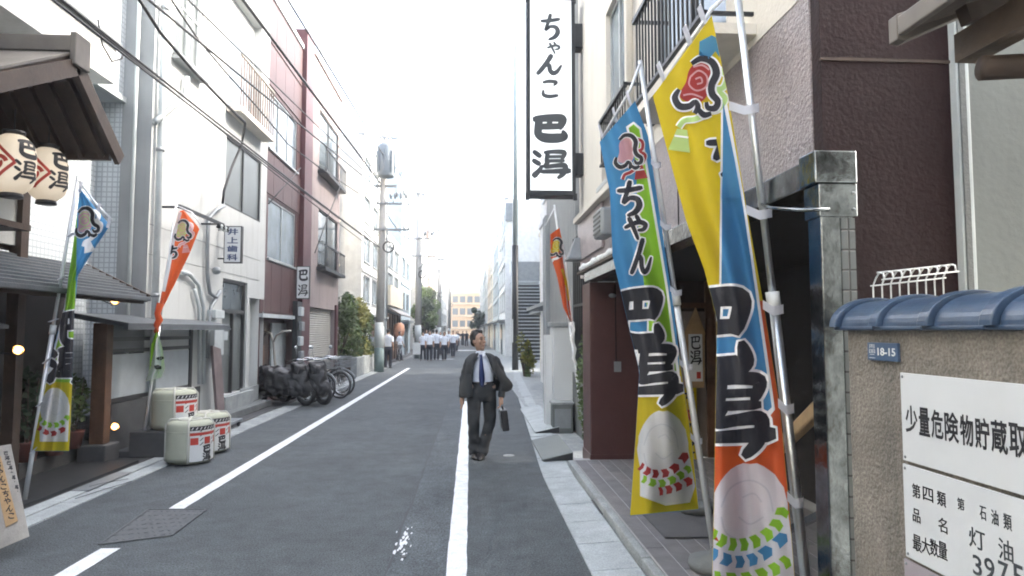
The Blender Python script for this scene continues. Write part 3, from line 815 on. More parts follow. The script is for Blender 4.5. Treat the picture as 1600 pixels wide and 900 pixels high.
# downpipe, wall box
dp = MB().tube([(WX-.05, 6.15, LEDGE+.05), (WX-.05, 6.15, 9.0)], .035, 10)
tag(dp.build('drain_pipe', M_CREAM, None, True), 'cream drain pipe on the upper cream wall between the two balconies', 'pipe')
vb = thing('vent_hood', 'grey vent hood on the pink wall beside the blue flag', 'vent', (WX-.1, 8.0, 2.9))
p = on_x(951, 350, WX-.06)
MB().box(WX-.19, WX-.035, p.y-.22, p.y+.22, p.z-.15, p.z+.15).build('casing', M_GREYM, vb, bevel=.03)
for k in range(5): MB().box(WX-.196, WX-.19, p.y-.19, p.y+.19, p.z-.11+.05*k, p.z-.09+.05*k).build('slat', M_DARKM, vb)
# big vertical lightbox sign
sg = thing('hanging_sign', 'tall white vertical lightbox sign with bold black brush lettering', 'sign', (1.1, 9.1, 3.5))
YS = 9.05
A, B = on_y(823, 305, YS), on_y(898, 0, YS)
sx0, sx1, sz0, sz1 = A.x, B.x, A.z, on_y(860, -4, YS).z + .02
MB().box(sx0+.035, sx1-.035, YS+.012, YS+.26, sz0+.05, sz1-.05).build('light_box', M_LBOX, sg)
mb = MB()
mb.box(sx0, sx0+.05, YS-.006, YS+.28, sz0, sz1); mb.box(sx1-.05, sx1, YS-.006, YS+.28, sz0, sz1)
mb.box(sx0+.05, sx1-.05, YS-.006, YS+.28, sz0, sz0+.07); mb.box(sx0+.05, sx1-.05, YS-.006, YS+.28, sz1-.05, sz1)
mb.build('frame', M_DARKM, sg, bevel=.004)
for x in (sx0-.015, sx1-.035):
    MB().box(x, x+.05, YS-.012, YS+.03, sz1-.09, sz1-.05).build('frame_lug', M_DARKM, sg)
    MB().box(x, x+.05, YS-.012, YS+.03, sz0-.06, sz0+.03).build('frame_lug', M_DARKM, sg)
for (p0, p1) in ((35,72),(238,272)):
    za, zb_ = on_y(905, p1, YS).z, on_y(905, p0, YS).z
    MB().box(sx1-.002, WX+.02, YS+.03, YS+.24, za, zb_).build('bracket', M_DARKM, sg, bevel=.005)
fns = plane_fn((0, YS+.006, 0), (1,0,0), (0,0,1))
mb = MB()
for s, b in (('ち',(843,22,877,63)),('ゃ',(855,66,876,84)),('ん',(838,86,878,116)),('こ',(844,122,874,154)),('巴',(834,180,884,218)),('潟',(834,235,886,277))):
    p0, p1 = on_y(b[0], b[1], YS), on_y(b[2], b[3], YS)
    mb = MB(); glyph_mesh(mb, s, p0.x, p0.z, p1.x, p1.z, .17 if s not in '巴潟' else (.21 if s == '巴' else .125), fns); mb.build('character', M_INKG, sg)

# ---------------- gate roof top right, grey wall behind
gw = thing('grey_house', 'grey green rendered house wall behind the maroon wall at the right edge', 'house', (3.2, 3.2, 0))
MB().box(2.20, 4.5, 2.86, 2.98, 0, 7).build('wall', M_GREYW, gw)
MB().box(2.155, 2.215, 2.80, 2.872, 0, 7).build('corner_trim', M_TRIM, gw, bevel=.004)
MB().box(2.165, 2.19, 2.79, 2.81, 0, 7).build('drip_strip', M_CONC_D, gw)
rf = thing('gate_roof', 'dark timber eave with metal edge jutting in at the top right corner', 'roof', (1.7, 2.2, 2.7))
# slope rises to the right, seen from below
Y0r, Y1r = .8, 2.20
e0 = on_y(1415, 48, Y1r); r0 = on_y(1500, -8, Y1r)
slope = (r0.z-e0.z)/(r0.x-e0.x)
mb = MB(); X2 = e0.x+1.1
mb.prism([(e0.x, e0.z), (X2, e0.z+slope*(X2-e0.x)*.55), (X2, e0.z+slope*(X2-e0.x)*.55+.05), (e0.x, e0.z+.045)], 'Y', Y0r, Y1r)
mb.build('roof_deck', M_WOODD, rf)
mb = MB(); mb.prism([(e0.x-.03, e0.z-.03), (e0.x+.0, e0.z-.035), (X2, e0.z+slope*(X2-e0.x)*.55+.055), (X2, e0.z+slope*(X2-e0.x)*.55+.085), (e0.x-.03, e0.z+.06)], 'Y', Y1r, Y1r+.05)
mb.build('verge', M_COPPER, rf, bevel=.004)
MB().box(e0.x-.030, e0.x-.005, Y0r, Y1r, e0.z-.02, e0.z+.05).build('eave_edge', M_COPPER, rf, bevel=.006)
for k in range(5):
    xx = e0.x+.12; yy = Y1r-.12-.28*k
    MB().obox((xx, yy, e0.z+.0), (X2, yy, e0.z+slope*(X2-xx)*.5-.02), .05, .06).build('rafter', M_WOODD, rf)
mb = MB().box(e0.x+.16, e0.x+.24, Y0r, Y1r-.02, e0.z-.12, e0.z-.02); mb.build('beam', M_BEAMD, rf)
p = on_y(1580, 98, 2.0)
MB().tube([(p.x-.06, 2.05, p.z), (p.x+.9, 1.9, p.z+.02)], .04, 14).build('round_purlin', M_WOODD, rf, True)
MB().box(e0.x+.62, e0.x+.70, 1.2, 1.28, 0, e0.z+.3).build('gate_post', M_WOODD, rf)

# ================================================================== left side
LX = -4.77
def simple_building(name, label, X, f, Y0, Y1, H, m, wins, rev=.12, depth=6, fm=None, cat='building', cap=True, capm=None, group=None, z0=0.0):
    t = thing(name, label, cat, (X - f*depth/2, (Y0+Y1)/2, 0), group)
    holes = [(*w[:4], w[5] if len(w) > 5 else rev) for w in wins]
    mb = facade(X, f, Y0, Y1, z0, H, holes, rev); shell(mb, X, f, Y0, Y1, z0, H, depth)
    mb.build('wall', m, t)
    for w in wins:
        if len(w) > 4 and w[4]:
            window(t, X, f, *w[:4], w[5] if len(w) > 5 else rev, **w[4])
    if cap:
        MB().box(X-f*.25, X+f*.05, Y0-.02, Y1+.02, H+.002, H+.12).build('parapet', capm or M_CONC, t)
    return t
# ---------------- white tiled building behind the restaurant front
TX = -5.20
tb = simple_building('tiled_building', 'white tiled building with tall louvred window bay behind the left restaurant front', TX, 1, -1.0, 10.18, 14,
    M_TILEW, [(ywall(140,TX,300), ywall(189,TX,300), .55, 5.1)], rev=.35, capm=M_TRIM)
y0, y1 = ywall(140,TX,300), ywall(189,TX,300)
MB().box(TX-.02, TX+.05, y0-.1, y1+.06, 5.1, 5.18).build('bay_head', M_TRIM, tb)
MB().box(TX-.02, TX+.04, y1+.002, y1+.07, .5, 5.1).build('bay_jamb', M_TRIM, tb)
ym = y0 + (y1-y0)*.40
me = MB().box(-.03, .03, y0+.03, ym, -.012, .012).mesh('louvre_slat', M_GREYM)
for k in range(64):
    o = link('louvre_slat', me, tb); o.location = (TX-.25, 0, .65+.069*k)
MB().box(TX-.30, TX-.20, ym, ym+.05, .56, 5.09).build('louvre_frame', M_TRIM, tb)
MB().box(TX-.345, TX-.30, y0+.01, ym, .56, 5.09).build('louvre_back', M_DARKM, tb)
lb = MB(); lb.box(TX+.004, TX+.50, -1, 9.0, 4.95, 5.42); lo = lb.build('balcony_parapet', M_WHITE, tb)
MB().box(TX+.0, TX+.56, -1, 9.05, 5.424, 5.50).build('balcony_cap', M_GREYW, tb, bevel=.01)

# ---------------- restaurant front: timber porch, lower roof, entrance
rs = thing('restaurant_front', 'dark timber restaurant front with gabled porch and slate roof at the left edge', 'building', (-4.9, 6, 0))
RY, RZ, EZ, YA, YB, XG = 6.75, 4.34, 3.63, 5.40, 7.58, -3.92
for s, (ye) in (('far', YB), ('near', YA)):
    d = 1 if s == 'far' else -1
    mb = MB(); th = .10
    mb.add([(-5.19,RY,RZ),(XG,RY,RZ),(XG,ye,EZ),(-5.19,ye,EZ),(-5.19,RY,RZ+th),(XG,RY,RZ+th),(XG,ye,EZ+th*.7),(-5.19,ye,EZ+th*.7)],
           [(0,3,2,1),(4,5,6,7),(0,1,5,4),(1,2,6,5),(2,3,7,6),(3,0,4,7)])
    mb.build('roof_slope', M_WOODD, rs)
    mb = MB(); mb.add([(-5.19,RY,RZ+th+.004),(XG+.03,RY,RZ+th+.004),(XG+.03,ye,EZ+th*.7+.004),(-5.19,ye,EZ+th*.7+.004),(-5.19,RY,RZ+th+.03),(XG+.03,RY,RZ+th+.03),(XG+.03,ye,EZ+th*.7+.03),(-5.19,ye,EZ+th*.7+.03)], [(0,3,2,1),(4,5,6,7),(0,1,5,4),(1,2,6,5),(2,3,7,6),(3,0,4,7)]); mb.build('roof_sheet', M_COPPER, rs)
    MB().obox((XG+.025, RY, RZ-.03), (XG+.025, ye+d*.03, EZ-.04), .05, .16).build('bargeboard', M_WOODD, rs)
    MB().obox((XG-.05, ye-d*.02, EZ-.02), (-5.19, ye-d*.02, EZ-.02), .06, .07).build('eave_board', M_WOODD, rs)
    for k in range(6):
        xx = XG-.12-.21*k
        MB().obox((xx, RY, RZ-.04), (xx, ye-d*.05, EZ-.02), .05, .07).build('rafter', M_WOODD, rs)
MB().box(-5.19, XG+.06, RY-.10, RY+.10, RZ+.09, RZ+.25).build('ridge', M_COPPER, rs, bevel=.01)
MB().box(XG+.02, XG+.08, RY-.13, RY+.13, RZ-.05, RZ+.27).build('ridge_end', M_COPPER, rs, bevel=.01)
MB().box(-5.18, XG-.1, RY-.06, RY+.06, RZ-.16, RZ-.05).build('ridge_beam', M_WOODD, rs)
MB().box(-4.62, -4.50, YA+.2, YB-.12, 3.36, 3.50).build('tie_beam', M_WOODD, rs, bevel=.005)
MB().box(-4.95, -4.85, YA-.5, YB-.08, 2.56, 4.0).build('porch_wall', M_WOODD, rs)
MB().box(-4.85, -4.80, 6.95, 7.42, 2.6, 3.55).build('plaster_panel', M_WHITE, rs)
MB().box(-4.86, -4.74, YB-.22, YB-.1, .02, 3.6).build('porch_post', M_WOODD, rs)
for k in range(3): MB().box(-4.849, -4.80, 5.0, 6.9, 2.75+.25*k, 2.85+.25*k).build('wall_batten', M_WOOD, rs)
MB().box(-4.80, -4.42, 5.6, 7.0, 2.70, 2.76).build('lantern_shelf', M_WOODD, rs)
# lower slate roof
ZE, ZR, XE = 2.13, 2.52, -4.10
nrow = 9
for k in range(nrow):
    xa, xb = XE - (XE+4.86)*k/nrow, XE - (XE+4.86)*(k+1)/nrow
    za, zb_ = ZE + (ZR-ZE)*k/nrow, ZE + (ZR-ZE)*(k+1)/nrow
    mb = MB(); mb.add([(xa,3.2,za),(xb-.02,3.2,zb_-.006),(xb-.02,8.78,zb_-.006),(xa,8.78,za),(xa,3.2,za+.035),(xb-.02,3.2,zb_+.014),(xb-.02,8.78,zb_+.014),(xa,8.78,za+.035)],
        [(0,3,2,1),(4,5,6,7),(0,1,5,4),(1,2,6,5),(2,3,7,6),(3,0,4,7)])
    mb.build('slate_row', M_ROOFD, rs)
MB().obox((XE+.01, 8.80, ZE-.02), (-4.87, 8.80, ZR-.02), .05, .10).build('verge_board', M_WOODD, rs)
MB().box(XE-.06, XE-.02, 3.2, 8.76, ZE-.09, ZE-.004).build('fascia', M_WOODD, rs)
MB().box(XE-.01, XE+.05, 3.2, 8.80, ZE-.055, ZE+.0).build('roof_gutter', M_ROOFD, rs, bevel=.01)
for k in range(18):
    yy = 3.4+.31*k; MB().obox((XE-.06, yy, ZE-.03), (-4.86, yy, ZR-.05), .04, .05).build('rafter', M_WOODD, rs)
# walls under it
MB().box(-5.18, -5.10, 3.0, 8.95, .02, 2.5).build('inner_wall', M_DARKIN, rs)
MB().box(-5.16, -4.75, 2.0, 6.55, .02, .45).build('plinth', M_STONED, rs)
MB().box(-4.83, -4.77, 2.0, 6.5, .45, .62).build('sill_beam', M_WOODD, rs)
MB().box(-4.82, -4.795, 4.6, 6.35, .62, 1.30).build('white_panel', M_GLASSG, rs)
for yy in (4.55, 6.38, 6.55): MB().box(-4.84, -4.74, yy-.05, yy+.05, .45 if yy < 6.5 else .02, 2.45).build('post', M_WOODD, rs)
MB().box(-4.83, -4.78, 4.6, 6.36, 1.32, 1.42).build('mid_rail', M_WOOD, rs)
MB().box(-4.90, -4.83, 2.0, 6.35, 1.42, 2.45).build('slatted_back', M_WOODD, rs)
for k in range(14): MB().box(-4.83, -4.80, 4.68+.12*k, 4.72+.12*k, 1.43, 2.12).build('lattice_bar', M_WOOD, rs)
mb = MB(); mb.add([(-4.84,4.2,1.86),(-4.34,4.2,1.72),(-4.34,6.62,1.72),(-4.84,6.62,1.86),(-4.84,4.2,1.90),(-4.34,4.2,1.755),(-4.34,6.62,1.755),(-4.84,6.62,1.90)],
    [(0,3,2,1),(4,5,6,7),(0,1,5,4),(1,2,6,5),(2,3,7,6),(3,0,4,7)]); mb.build('small_canopy', M_ROOFD, rs)
# entrance floor, step stones, white gravel
MB().box(-5.18, -4.23, 6.62, 9.0, .0185, .05).build('entrance_floor', mat('slate_floor', (.032,.034,.037), rough=.45, var=.2, scale=3), rs)
MB().box(-5.19, -5.0, 7.9, 9.6, .05, .22).build('low_step', M_STONED, rs)
# stone blocks
for (px, py, w) in ((100, 640, .18), (202, 704, .11)):
    pass
def lamp(label, px, py, Xw, stem):
    p = on_x(px, py, Xw)
    t = thing('spot_lamp', label, 'lamp', (p.x, p.y, p.z), 'warm spot lamps of the left restaurant')
    mb = MB(); mb.lathe([(.015,-.07),(.03,-.05),(.048,.02),(.05,.03)], (p.x, p.y, p.z), 14, cap=False)
    for i, v in enumerate(mb.v):                   # tip the reflector towards the street
        q = Vector(v) - p; q = Matrix.Rotation(R(60), 3, 'Y') @ q; q = Matrix.Rotation(R(-40), 3, 'Z') @ q; mb.v[i] = tuple(p + q)
    mb.build('reflector', M_CHROME, t, True)
    d = Matrix.Rotation(R(-40), 3, 'Z') @ (Matrix.Rotation(R(60), 3, 'Y') @ Vector((0,0,.012)))
    MB().ball(p + d, .036, 12, 8).build('bulb', M_LAMP, t, True)
    MB().tube([p, p - d*5, Vector(stem)], .008, 6).build('stem', M_DARKM, t, True)
    return t, p
lamp('glowing spot lamp low on the left beside the white panel', 27, 549, -4.55, (-4.75, 5.62, 1.6))
lamp('glowing spot lamp under the slate roof end', 178, 472, -4.40, (-4.62, 8.1, 2.2))
lamp('glowing spot lamp on the floor of the entrance', 178, 668, -4.70, (-4.75, 8.9, .06))

# lanterns
def lantern(label, px, py, Xw, rad, h):
    c = on_x(px, py, Xw)
    t = thing('paper_lantern', label, 'lantern', (c.x, c.y, c.z-h/2), 'paper lanterns under the porch')
    def rr(z):                                     # profile
        s = abs(z)/(h/2); return rad*(1 - .62*s**4.2)
    prof = []
    for k in range(41):
        z = -h/2 + h*k/40; prof.append((rr(z) * (1 - (.006 if k % 2 else 0)), z))
    MB().lathe(prof, c, 40).build('paper_body', M_LANTERN, t, True)
    MB().lathe([(.09,h/2-.004),(.095,h/2+.035),(.05,h/2+.04)], c, 24).build('top_ring', M_BLACK, t, True)
    MB().lathe([(.05,-h/2-.04),(.095,-h/2-.035),(.09,-h/2+.004)], c, 24).build('bottom_ring', M_BLACK, t, True)
    MB().tube([(c.x, c.y, c.z+h/2+.03), (c.x, c.y, c.z+h/2+.25)], .006, 6).build('hanger', M_BLACK, t, True)
    def fn(arc, z, hh=0.0):                        # arc length from the direction facing the camera, growing to the right
        ang = arc/rad; zz = max(-h/2, min(h/2, z)); r_ = rr(zz) + .003 + hh
        return Vector((c.x + r_*math.sin(ang), c.y - r_*math.cos(ang), c.z + z))
    mb = MB()
    a0, a1 = R(44)*rad, R(104)*rad
    glyph_mesh(mb, '巴', a0, h*.40, a1, h*.10, .17, fn); mb.build('character', M_INK, t)
    mb = MB(); glyph_mesh(mb, '潟', a0-.015, h*.03, a1-.01, -h*.31, .115, fn); mb.build('character', M_INK, t)
    # red hexagon crest with a swirl
    mb = MB(); ca, cz = R(-6), -.01
    def ribbon(pts, w):
        m = len(pts)
        L, Q = [], []
        for i in range(m):
            p, q = Vector(pts[max(i-1,0)]), Vector(pts[min(i+1,m-1)]); d = (q-p).normalized(); nn = Vector((-d.y, d.x))*w/2; b = Vector(pts[i])
            L.append(b+nn); Q.append(b-nn)
        A = [fn(ca*rad+p.x, cz+p.y) for p in L] + [fn(ca*rad+p.x, cz+p.y) for p in Q]
        mb.add(A, [(i,i+1,m+i+1,m+i) for i in range(m-1)])
    hx = [(.0,.155),(.145,.0),(0,-.155),(-.145,0),(0,.155)]
    for p, q in zip(hx, hx[1:]):
        ribbon([(p[0]+(q[0]-p[0])*k/8, p[1]+(q[1]-p[1])*k/8) for k in range(9)], .028)
    for k in range(3):
        a = 2*math.pi*k/3
        ribbon([(.078*math.cos(a+t*.3)*(1-.09*t), .078*math.sin(a+t*.3)*(1-.09*t)) for t in range(8)], .036)
    mb.build('crest', M_REDINK, t)
    return t
lantern('paper lantern with red crest at the left picture edge', 20, 257, -4.28, .185, .56)
lantern('paper lantern with red crest and black lettering nearest the porch post', 74, 273, -4.36, .185, .55)

# leaning wooden notice board bottom left
nb = thing('street_notice', 'weathered board with yellow lettered strip standing at the bottom left corner', 'sign', (-3.9, 5.2, .02))
def onb(px, py, off=0.0):
    Y = 5.35 + .28*(850-py)/150; return on_y(px, py, Y-off)
def slab(pts, o0, o1, nm, m):
    mb = MB(); mb.add([onb(*p, o0) for p in pts] + [onb(*p, o1) for p in pts], [(0,1,2,3),(7,6,5,4),(0,4,5,1),(1,5,6,2),(2,6,7,3),(3,7,4,0)]); return mb.build(nm, m, nb, bevel=.003)
slab(((-34,872),(46,838),(17,694),(-48,704)), 0, -.05, 'board', M_WOODG)
slab(((9,824),(28,814),(1,712),(-14,718)), .003, .014, 'yellow_strip', M_WOODL)
for k, s in enumerate('ちゃんこちゃんこ'):
    cx, cy = -4+3.0*k, 726+11.4*k
    mb = MB(); glyph_mesh(mb, s, cx-5, cy-5, cx+6, cy+5, .15, lambda x, y, h=0: onb(x, y, .016+h)); mb.build('character', M_INK, nb)
for k in range(9):
    cx, cy = 9+2.3*k, 708+7.6*k
    mb = MB(); glyph_mesh(mb, '巴潟'[k % 2], cx-3.2, cy-3, cx+3.2, cy+3, .15, lambda x, y, h=0: onb(x, y, .003+h)); mb.build('small_character', M_INK, nb)
p = onb(-12, 720); MB().obox((p.x, 5.95, .0215), (p.x, p.y+.06, p.z-.06), .04, .03).build('prop_leg', M_WOODG, nb)

# potted plants in the entrance
def leaf_cloud(mb, c, rad, n, size, seed, flat=1.0, shell=.0):
    rnd = random.Random(seed)
    for i in range(n):
        while True:
            v = Vector((rnd.uniform(-1,1), rnd.uniform(-1,1), rnd.uniform(-1,1)))
            if shell < v.length < 1: break
        p = Vector(c) + Vector((v.x*rad[0], v.y*rad[1], v.z*rad[2]))
        d = Vector((rnd.gauss(0,1), rnd.gauss(0,1), rnd.gauss(0,.7))).normalized()
        s = size*rnd.uniform(.6,1.4); u = d.orthogonal().normalized()*s*.35; w = d*s
        mb.add([p-w*.5, p+u*.8, p+w*.6, p-u*.8], [(0,1,2,3)])
def potted(label, loc, h, r, m, n, seed):
    t = thing('potted_plant', label, 'plant', loc, 'potted plants in the left entrance')
    MB().lathe([(.05,0),(.09,0),(.125,.2),(.135,.22),(.12,.22),(.11,.19)], loc, 16).build('pot', M_POT, t, True)
    c = Vector(loc)
    mb = MB(); rnd = random.Random(seed)
    for k in range(9):
        a = rnd.uniform(0, 6.28); tip = c + Vector((r*math.cos(a), r*math.sin(a), .2+h*rnd.uniform(.6,1)))
        mb.tube([c+Vector((0,0,.18)), c.lerp(tip, .5)+Vector((0,0,.06)), tip], .005, 5)
    mb.build('stem', M_BARK, t)
    mb = MB(); leaf_cloud(mb, c+Vector((0,0,.2+h*.55)), (r*1.2, r*1.2, h*.5), n, .09, seed); mb.build('foliage', m, t)
potted('potted plant in clay pot before the white tiled wall', (-4.95, 8.45, .225), .55, .17, M_LEAFD, 220, 1)
potted('tall potted plant beside the entrance post', (-5.0, 8.9, .225), .7, .14, M_LEAF, 200, 2)
potted('leafy potted plant under the slate roof by the louvres', (-5.02, 8.05, .225), .8, .18, M_LEAFD, 260, 4)

# ---------------- side gate with little roof, in front of the white building
sgt = thing('side_gate', 'small side gate with grey roof, wooden post and pale panel beside the barrels', 'gate', (-4.6, 10.4, 0))
mb = MB(); mb.prism([(-4.98,1.93),(-4.98,1.86),(-4.28,1.74),(-4.28,1.80)], 'Y', 8.72, 12.3); mb.build('roof', M_ROOFD, sgt, bevel=.006)
MB().box(-4.33, -4.27, 8.70, 12.32, 1.715, 1.75).build('roof_edge', M_ROOFD, sgt)
MB().box(-4.86, -4.68, 9.0, 9.16, .25, 1.80).build('wooden_post', M_WOOD, sgt, bevel=.008)
MB().box(-4.95, -4.60, 8.9, 9.26, .0185, .25).build('post_stone', M_STONED, sgt, bevel=.015)
MB().box(-4.80, -4.76, 9.26, 11.75, .80, 1.38).build('pale_panel', mat('milky_panel', (.42,.46,.49), rough=.35), sgt)
MB().box(-4.82, -4.74, 11.75, 11.85, .02, 1.80).build('end_post', M_DARKM, sgt)
for z in (.74, 1.40, 1.56): MB().box(-4.80, -4.75, 9.16, 11.75, z, z+.055).build('rail', M_FRAMED, sgt)
MB().box(-4.82, -4.775, 9.2, 11.75, 1.44, 1.78).build('upper_pane', M_GLASSG, sgt)
MB().box(-4.84, -4.73, 9.26, 12.2, .02, .73).build('base_wall', M_STONED, sgt)
mb = MB().box(-4.73, -4.28, 9.35, 12.2, .0185, .10); mb.build('step', M_STONED, sgt, bevel=.01)
struct('barrel_plinth', MB().box(-4.52, -4.0, 9.32, 9.92, .0185, .36), M_STONED, bevel=.015)

# ---------------- white plaster building
WB0, WB1 = 10.2, 15.5
wopen = [(ywall(273,LX,60), ywall(311,LX,60), 6.2, 7.55), (ywall(357,LX,130), ywall(408,LX,130), 6.1, 8.6), (ywall(352,LX,280), ywall(408,LX,280), 4.15, 5.55),
         (ywall(346,LX,520), ywall(385,LX,520), .45, 2.72), (ywall(388,LX,540), ywall(411,LX,540), .02, 2.42)]
wb = simple_building('plaster_building', 'white plaster building with grilled window, dentist plate and grey door on the left', LX, 1, WB0, WB1, 11.2, M_WHITE,
   [(*wopen[0], dict(nv=2, gm=M_GLASSG), .07), (*wopen[1], None), (*wopen[2], dict(nv=2, fm=M_FRAMED, gm=M_GLASSG, sill=False), .07), (*wopen[3], None), (*wopen[4], None)], rev=.18, capm=M_WHITE)
MB().box(LX-5.9, LX-.002, WB0-.012, WB0-.003, 0, 11.1).build('side_shade', M_GREYD, wb)  # grey sheet: shade of the white side wall put into its colour
# grille over the high window
y0, y1, z0, z1 = wopen[0]
gr = MB().box(LX+.10, LX+.13, y0-.06, y1+.06, z0-.10, z0-.06).build('window_grille', M_FRAME, wb)
ROOTM[gr.name] = Matrix.Identity(4)
MB().box(LX+.10, LX+.13, y0-.06, y1+.06, z1-.1, z1-.06).build('grille_rail', M_FRAME, gr)
MB().box(LX+.10, LX+.13, y0-.06, y1+.06, (z0+z1)/2, (z0+z1)/2+.03).build('grille_rail', M_FRAME, gr)
for k in range(6):
    yy = y0-.05+(y1-y0+.1)*k/5; MB().box(LX+.105, LX+.125, yy-.01, yy+.01, z0-.06, z1-.06).build('grille_bar', M_FRAME, gr)
MB().box(LX, LX+.16, y0-.1, y1+.1, z0-.16, z0-.105).build('grille_shelf', M_GREYM, gr)
M_RUST = mat('rusty_bars', (.20,.14,.11), rough=.7, var=.4, scale=8)
# loggia balcony with rusty bars
y0, y1, z0, z1 = wopen[1]
MB().box(LX+.02, LX+.30, y0-.1, y1+.1, z0-.12, z0-.01).build('balcony_slab', M_CREAM, wb)
for k in range(15):
    yy = y0-.06+(y1-y0+.12)*k/14; MB().box(LX+.26, LX+.28, yy-.012, yy+.012, z0, z0+1.0).build('balcony_bar', M_RUST, wb)
MB().box(LX+.25, LX+.29, y0-.1, y1+.1, z0+1.0, z0+1.04).build('balcony_rail', M_WOODG, wb)
MB().box(LX-.17, LX-.14, y0+.2, y1-.2, z0, z1-.4).build('balcony_door', M_GLASSL, wb)
# grey entrance door with side light
y0, y1, z0, z1 = wopen[3]
ym = y0+(y1-y0)*.52
dr = MB(); 
for (a,b,c,d) in ((y0,y0+.06,z0,z1),(y1-.06,y1,z0,z1),(y0+.06,y1-.06,z1-.06,z1),(y0+.06,y1-.06,2.05,2.13),(ym-.03,ym+.03,z0,2.05)): dr.box(LX-.16, LX-.04, a+.002, b-.002, c+.002, d-.002)
door = dr.build('door_frame', M_FRAMED, wb); ROOTM[door.name] = Matrix.Identity(4)
for (a,b,c,d) in ((y0+.06,ym-.03,z0+.02,2.05),(ym+.03,y1-.06,z0+.02,2.05),(y0+.06,(y0+y1)/2,2.13,z1-.06),((y0+y1)/2,y1-.06,2.13,z1-.06)):
    MB().box(LX-.15, LX-.10, a+.003, b-.003, c+.003, d-.003).build('door_pane', M_GLASSG if c < 2 else M_GLASS, door)
MB().box(LX-.098, LX-.07, ym-.10, ym-.08, 1.2, 1.5).build('handle', M_CHROME, door)
MB().box(LX+.004, LX+.12, ywall(346,LX,600)-.1, ywall(388,LX,600), .0185, .44).build('door_plinth', M_CONC, wb, bevel=.01)
MB().box(LX+.005, LX+.30, 12.4, 15.55, .0185, .16).build('step', M_CONC_D, wb, bevel=.015)
MB().box(LX+.006, LX+.035, 14.35, 15.5, .17, .5).build('base_band', M_CONC, wb)
for (z) in (2.83, 3.28): MB().box(LX+.001, LX+.006, WB0+.02, WB1-.02, z, z+.012).build('wall_seam', M_CONC, wb)
# pipes on the white building
pc = thing('drain_pipe', 'grey drain pipe with branch at the near corner of the white plaster building', 'pipe', (LX+.08, 10.3, 0))
yp = ywall(243, LX+.08)
MB().tube([(LX+.08, yp, .1), (LX+.08, yp, 11)], .05, 10).build('stack', M_TRIM, pc, True)
p1, p2, p3 = on_x(243,190,LX+.08), on_x(290,150,LX+.08), on_x(292,120,LX+.08)
MB().tube([p1, p2, (LX+.08, p3.y, p3.z)], .045, 10).build('branch', M_TRIM, pc, True)
for z in (2.2, 4.4, 6.6, 8.8): MB().lathe([(.06,0),(.06,.06)], (LX+.08, yp, z), 12).build('clamp', M_GREYM, pc, True)
pc2 = thing('drain_pipe', 'thin pale pipe in the shaded gap beside the white tiled building', 'pipe', (-5.0, 10.1, 0))
MB().tube([(-4.98, 10.12, .1), (-4.98, 10.12, 11)], .028, 8).build('stack', M_UPOLEW, pc2, True)
cd = thing('conduit_bundle', 'bundle of grey service conduits and meter boxes on the white plaster wall', 'conduit', (LX+.05, 12.2, 0))
Xc = LX+.06
def wpath(pts, r, m, root, nm='conduit'): return MB().tube([on_x(p[0], p[1], Xc) for p in pts], r, 8).build(nm, m, root, True)
wpath([(350,322),(338,328),(326,342),(324,380),(324,430),(328,458),(338,465),(344,455)], .035, M_GREYM, cd)
wpath([(318,600),(318,480),(310,445),(296,428),(285,426)], .035, M_TRIM, cd)
wpath([(311,600),(311,480),(304,452)], .03, M_TRIM, cd)
wpath([(340,462),(330,480),(325,520),(324,560)], .035, M_GREYM, cd)
for (px0,py0,px1,py1) in ((328,484,343,497),(326,515,342,556),(340,518,348,532)):
    a, b = on_x(px0,py1,Xc), on_x(px1,py0,Xc); MB().box(LX+.004, LX+.16, a.y, b.y, a.z, on_x(px0,py0,Xc).z).build('meter_box', M_TRIM if py0 > 500 else M_UPOLEW, cd, bevel=.01)
p = on_x(338,423,LX+.12); MB().ball(p, (.09,.06,.07), 10, 7).build('lamp_bulb', M_GREYM, cd, True); MB().tube([p, (LX, p.y+.25, p.z+.02)], .015, 6).build('lamp_arm', M_GREYM, cd, True)
# service bracket with insulators
bk = thing('service_bracket', 'steel cable bracket with insulators projecting from the white plaster wall', 'bracket', (LX, 12.5, 4))
a, b = on_x(280,322,LX+.35), on_x(350,318,LX+.35)
MB().obox((LX+.35, a.y, a.z), (LX+.35, b.y, a.z), .04, .05).build('bar', M_DARKM, bk)
for yy in (a.y+.1, b.y-.1): MB().obox((LX, yy, a.z), (LX+.35, yy, a.z), .03, .03).build('arm', M_DARKM, bk)
for k in range(5):
    yy = b.y-.25+.10*k; MB().lathe([(.02,0),(.045,.02),(.03,.05),(.045,.08),(.015,.11)], (LX+.36, yy, a.z-.10-.02*(k % 2)), 10).build('insulator', M_UPOLEW if k % 2 else M_DARKM, bk, True)
# dentist plate, projecting
def blade_sign(name, label, X0, X1, Y, z0, z1, frame, face, txt, ink, brush=False):
    t = thing(name, label, 'sign', ((X0+X1)/2, Y, z0))
    MB().box(X0, X1, Y, Y+.10, z0, z1).build('box', frame, t, bevel=.004)
    MB().box(X0+.02, X1-.02, Y-.006, Y-.001, z0+.02, z1-.02).build('face', face, t)
    for z in (z0+.1*(z1-z0), z0+.88*(z1-z0)): MB().box(min(LX, X0), X0, Y+.03, Y+.06, z, z+.03).build('bracket', M_DARKM, t)
    fn = plane_fn((0, Y-.008, 0), (1,0,0), (0,0,1)); mb = MB(); n = len(txt); w = X1-X0
    for k, s in enumerate(txt):
        h = (z1-z0-.06)/n; zt_ = z1-.03-h*k
        if brush: glyph_mesh(mb, s, X0+w*.18, zt_-h*.14, X1-w*.18, zt_-h*.86, .19 if s == '巴' else .12, fn)
        else: put_text(mb, s, X0+w*.2, zt_-h*.88, X1-w*.2, zt_-h*.12, fn, .03)
    mb.build('lettering', ink, t); return t
YD = 12.9
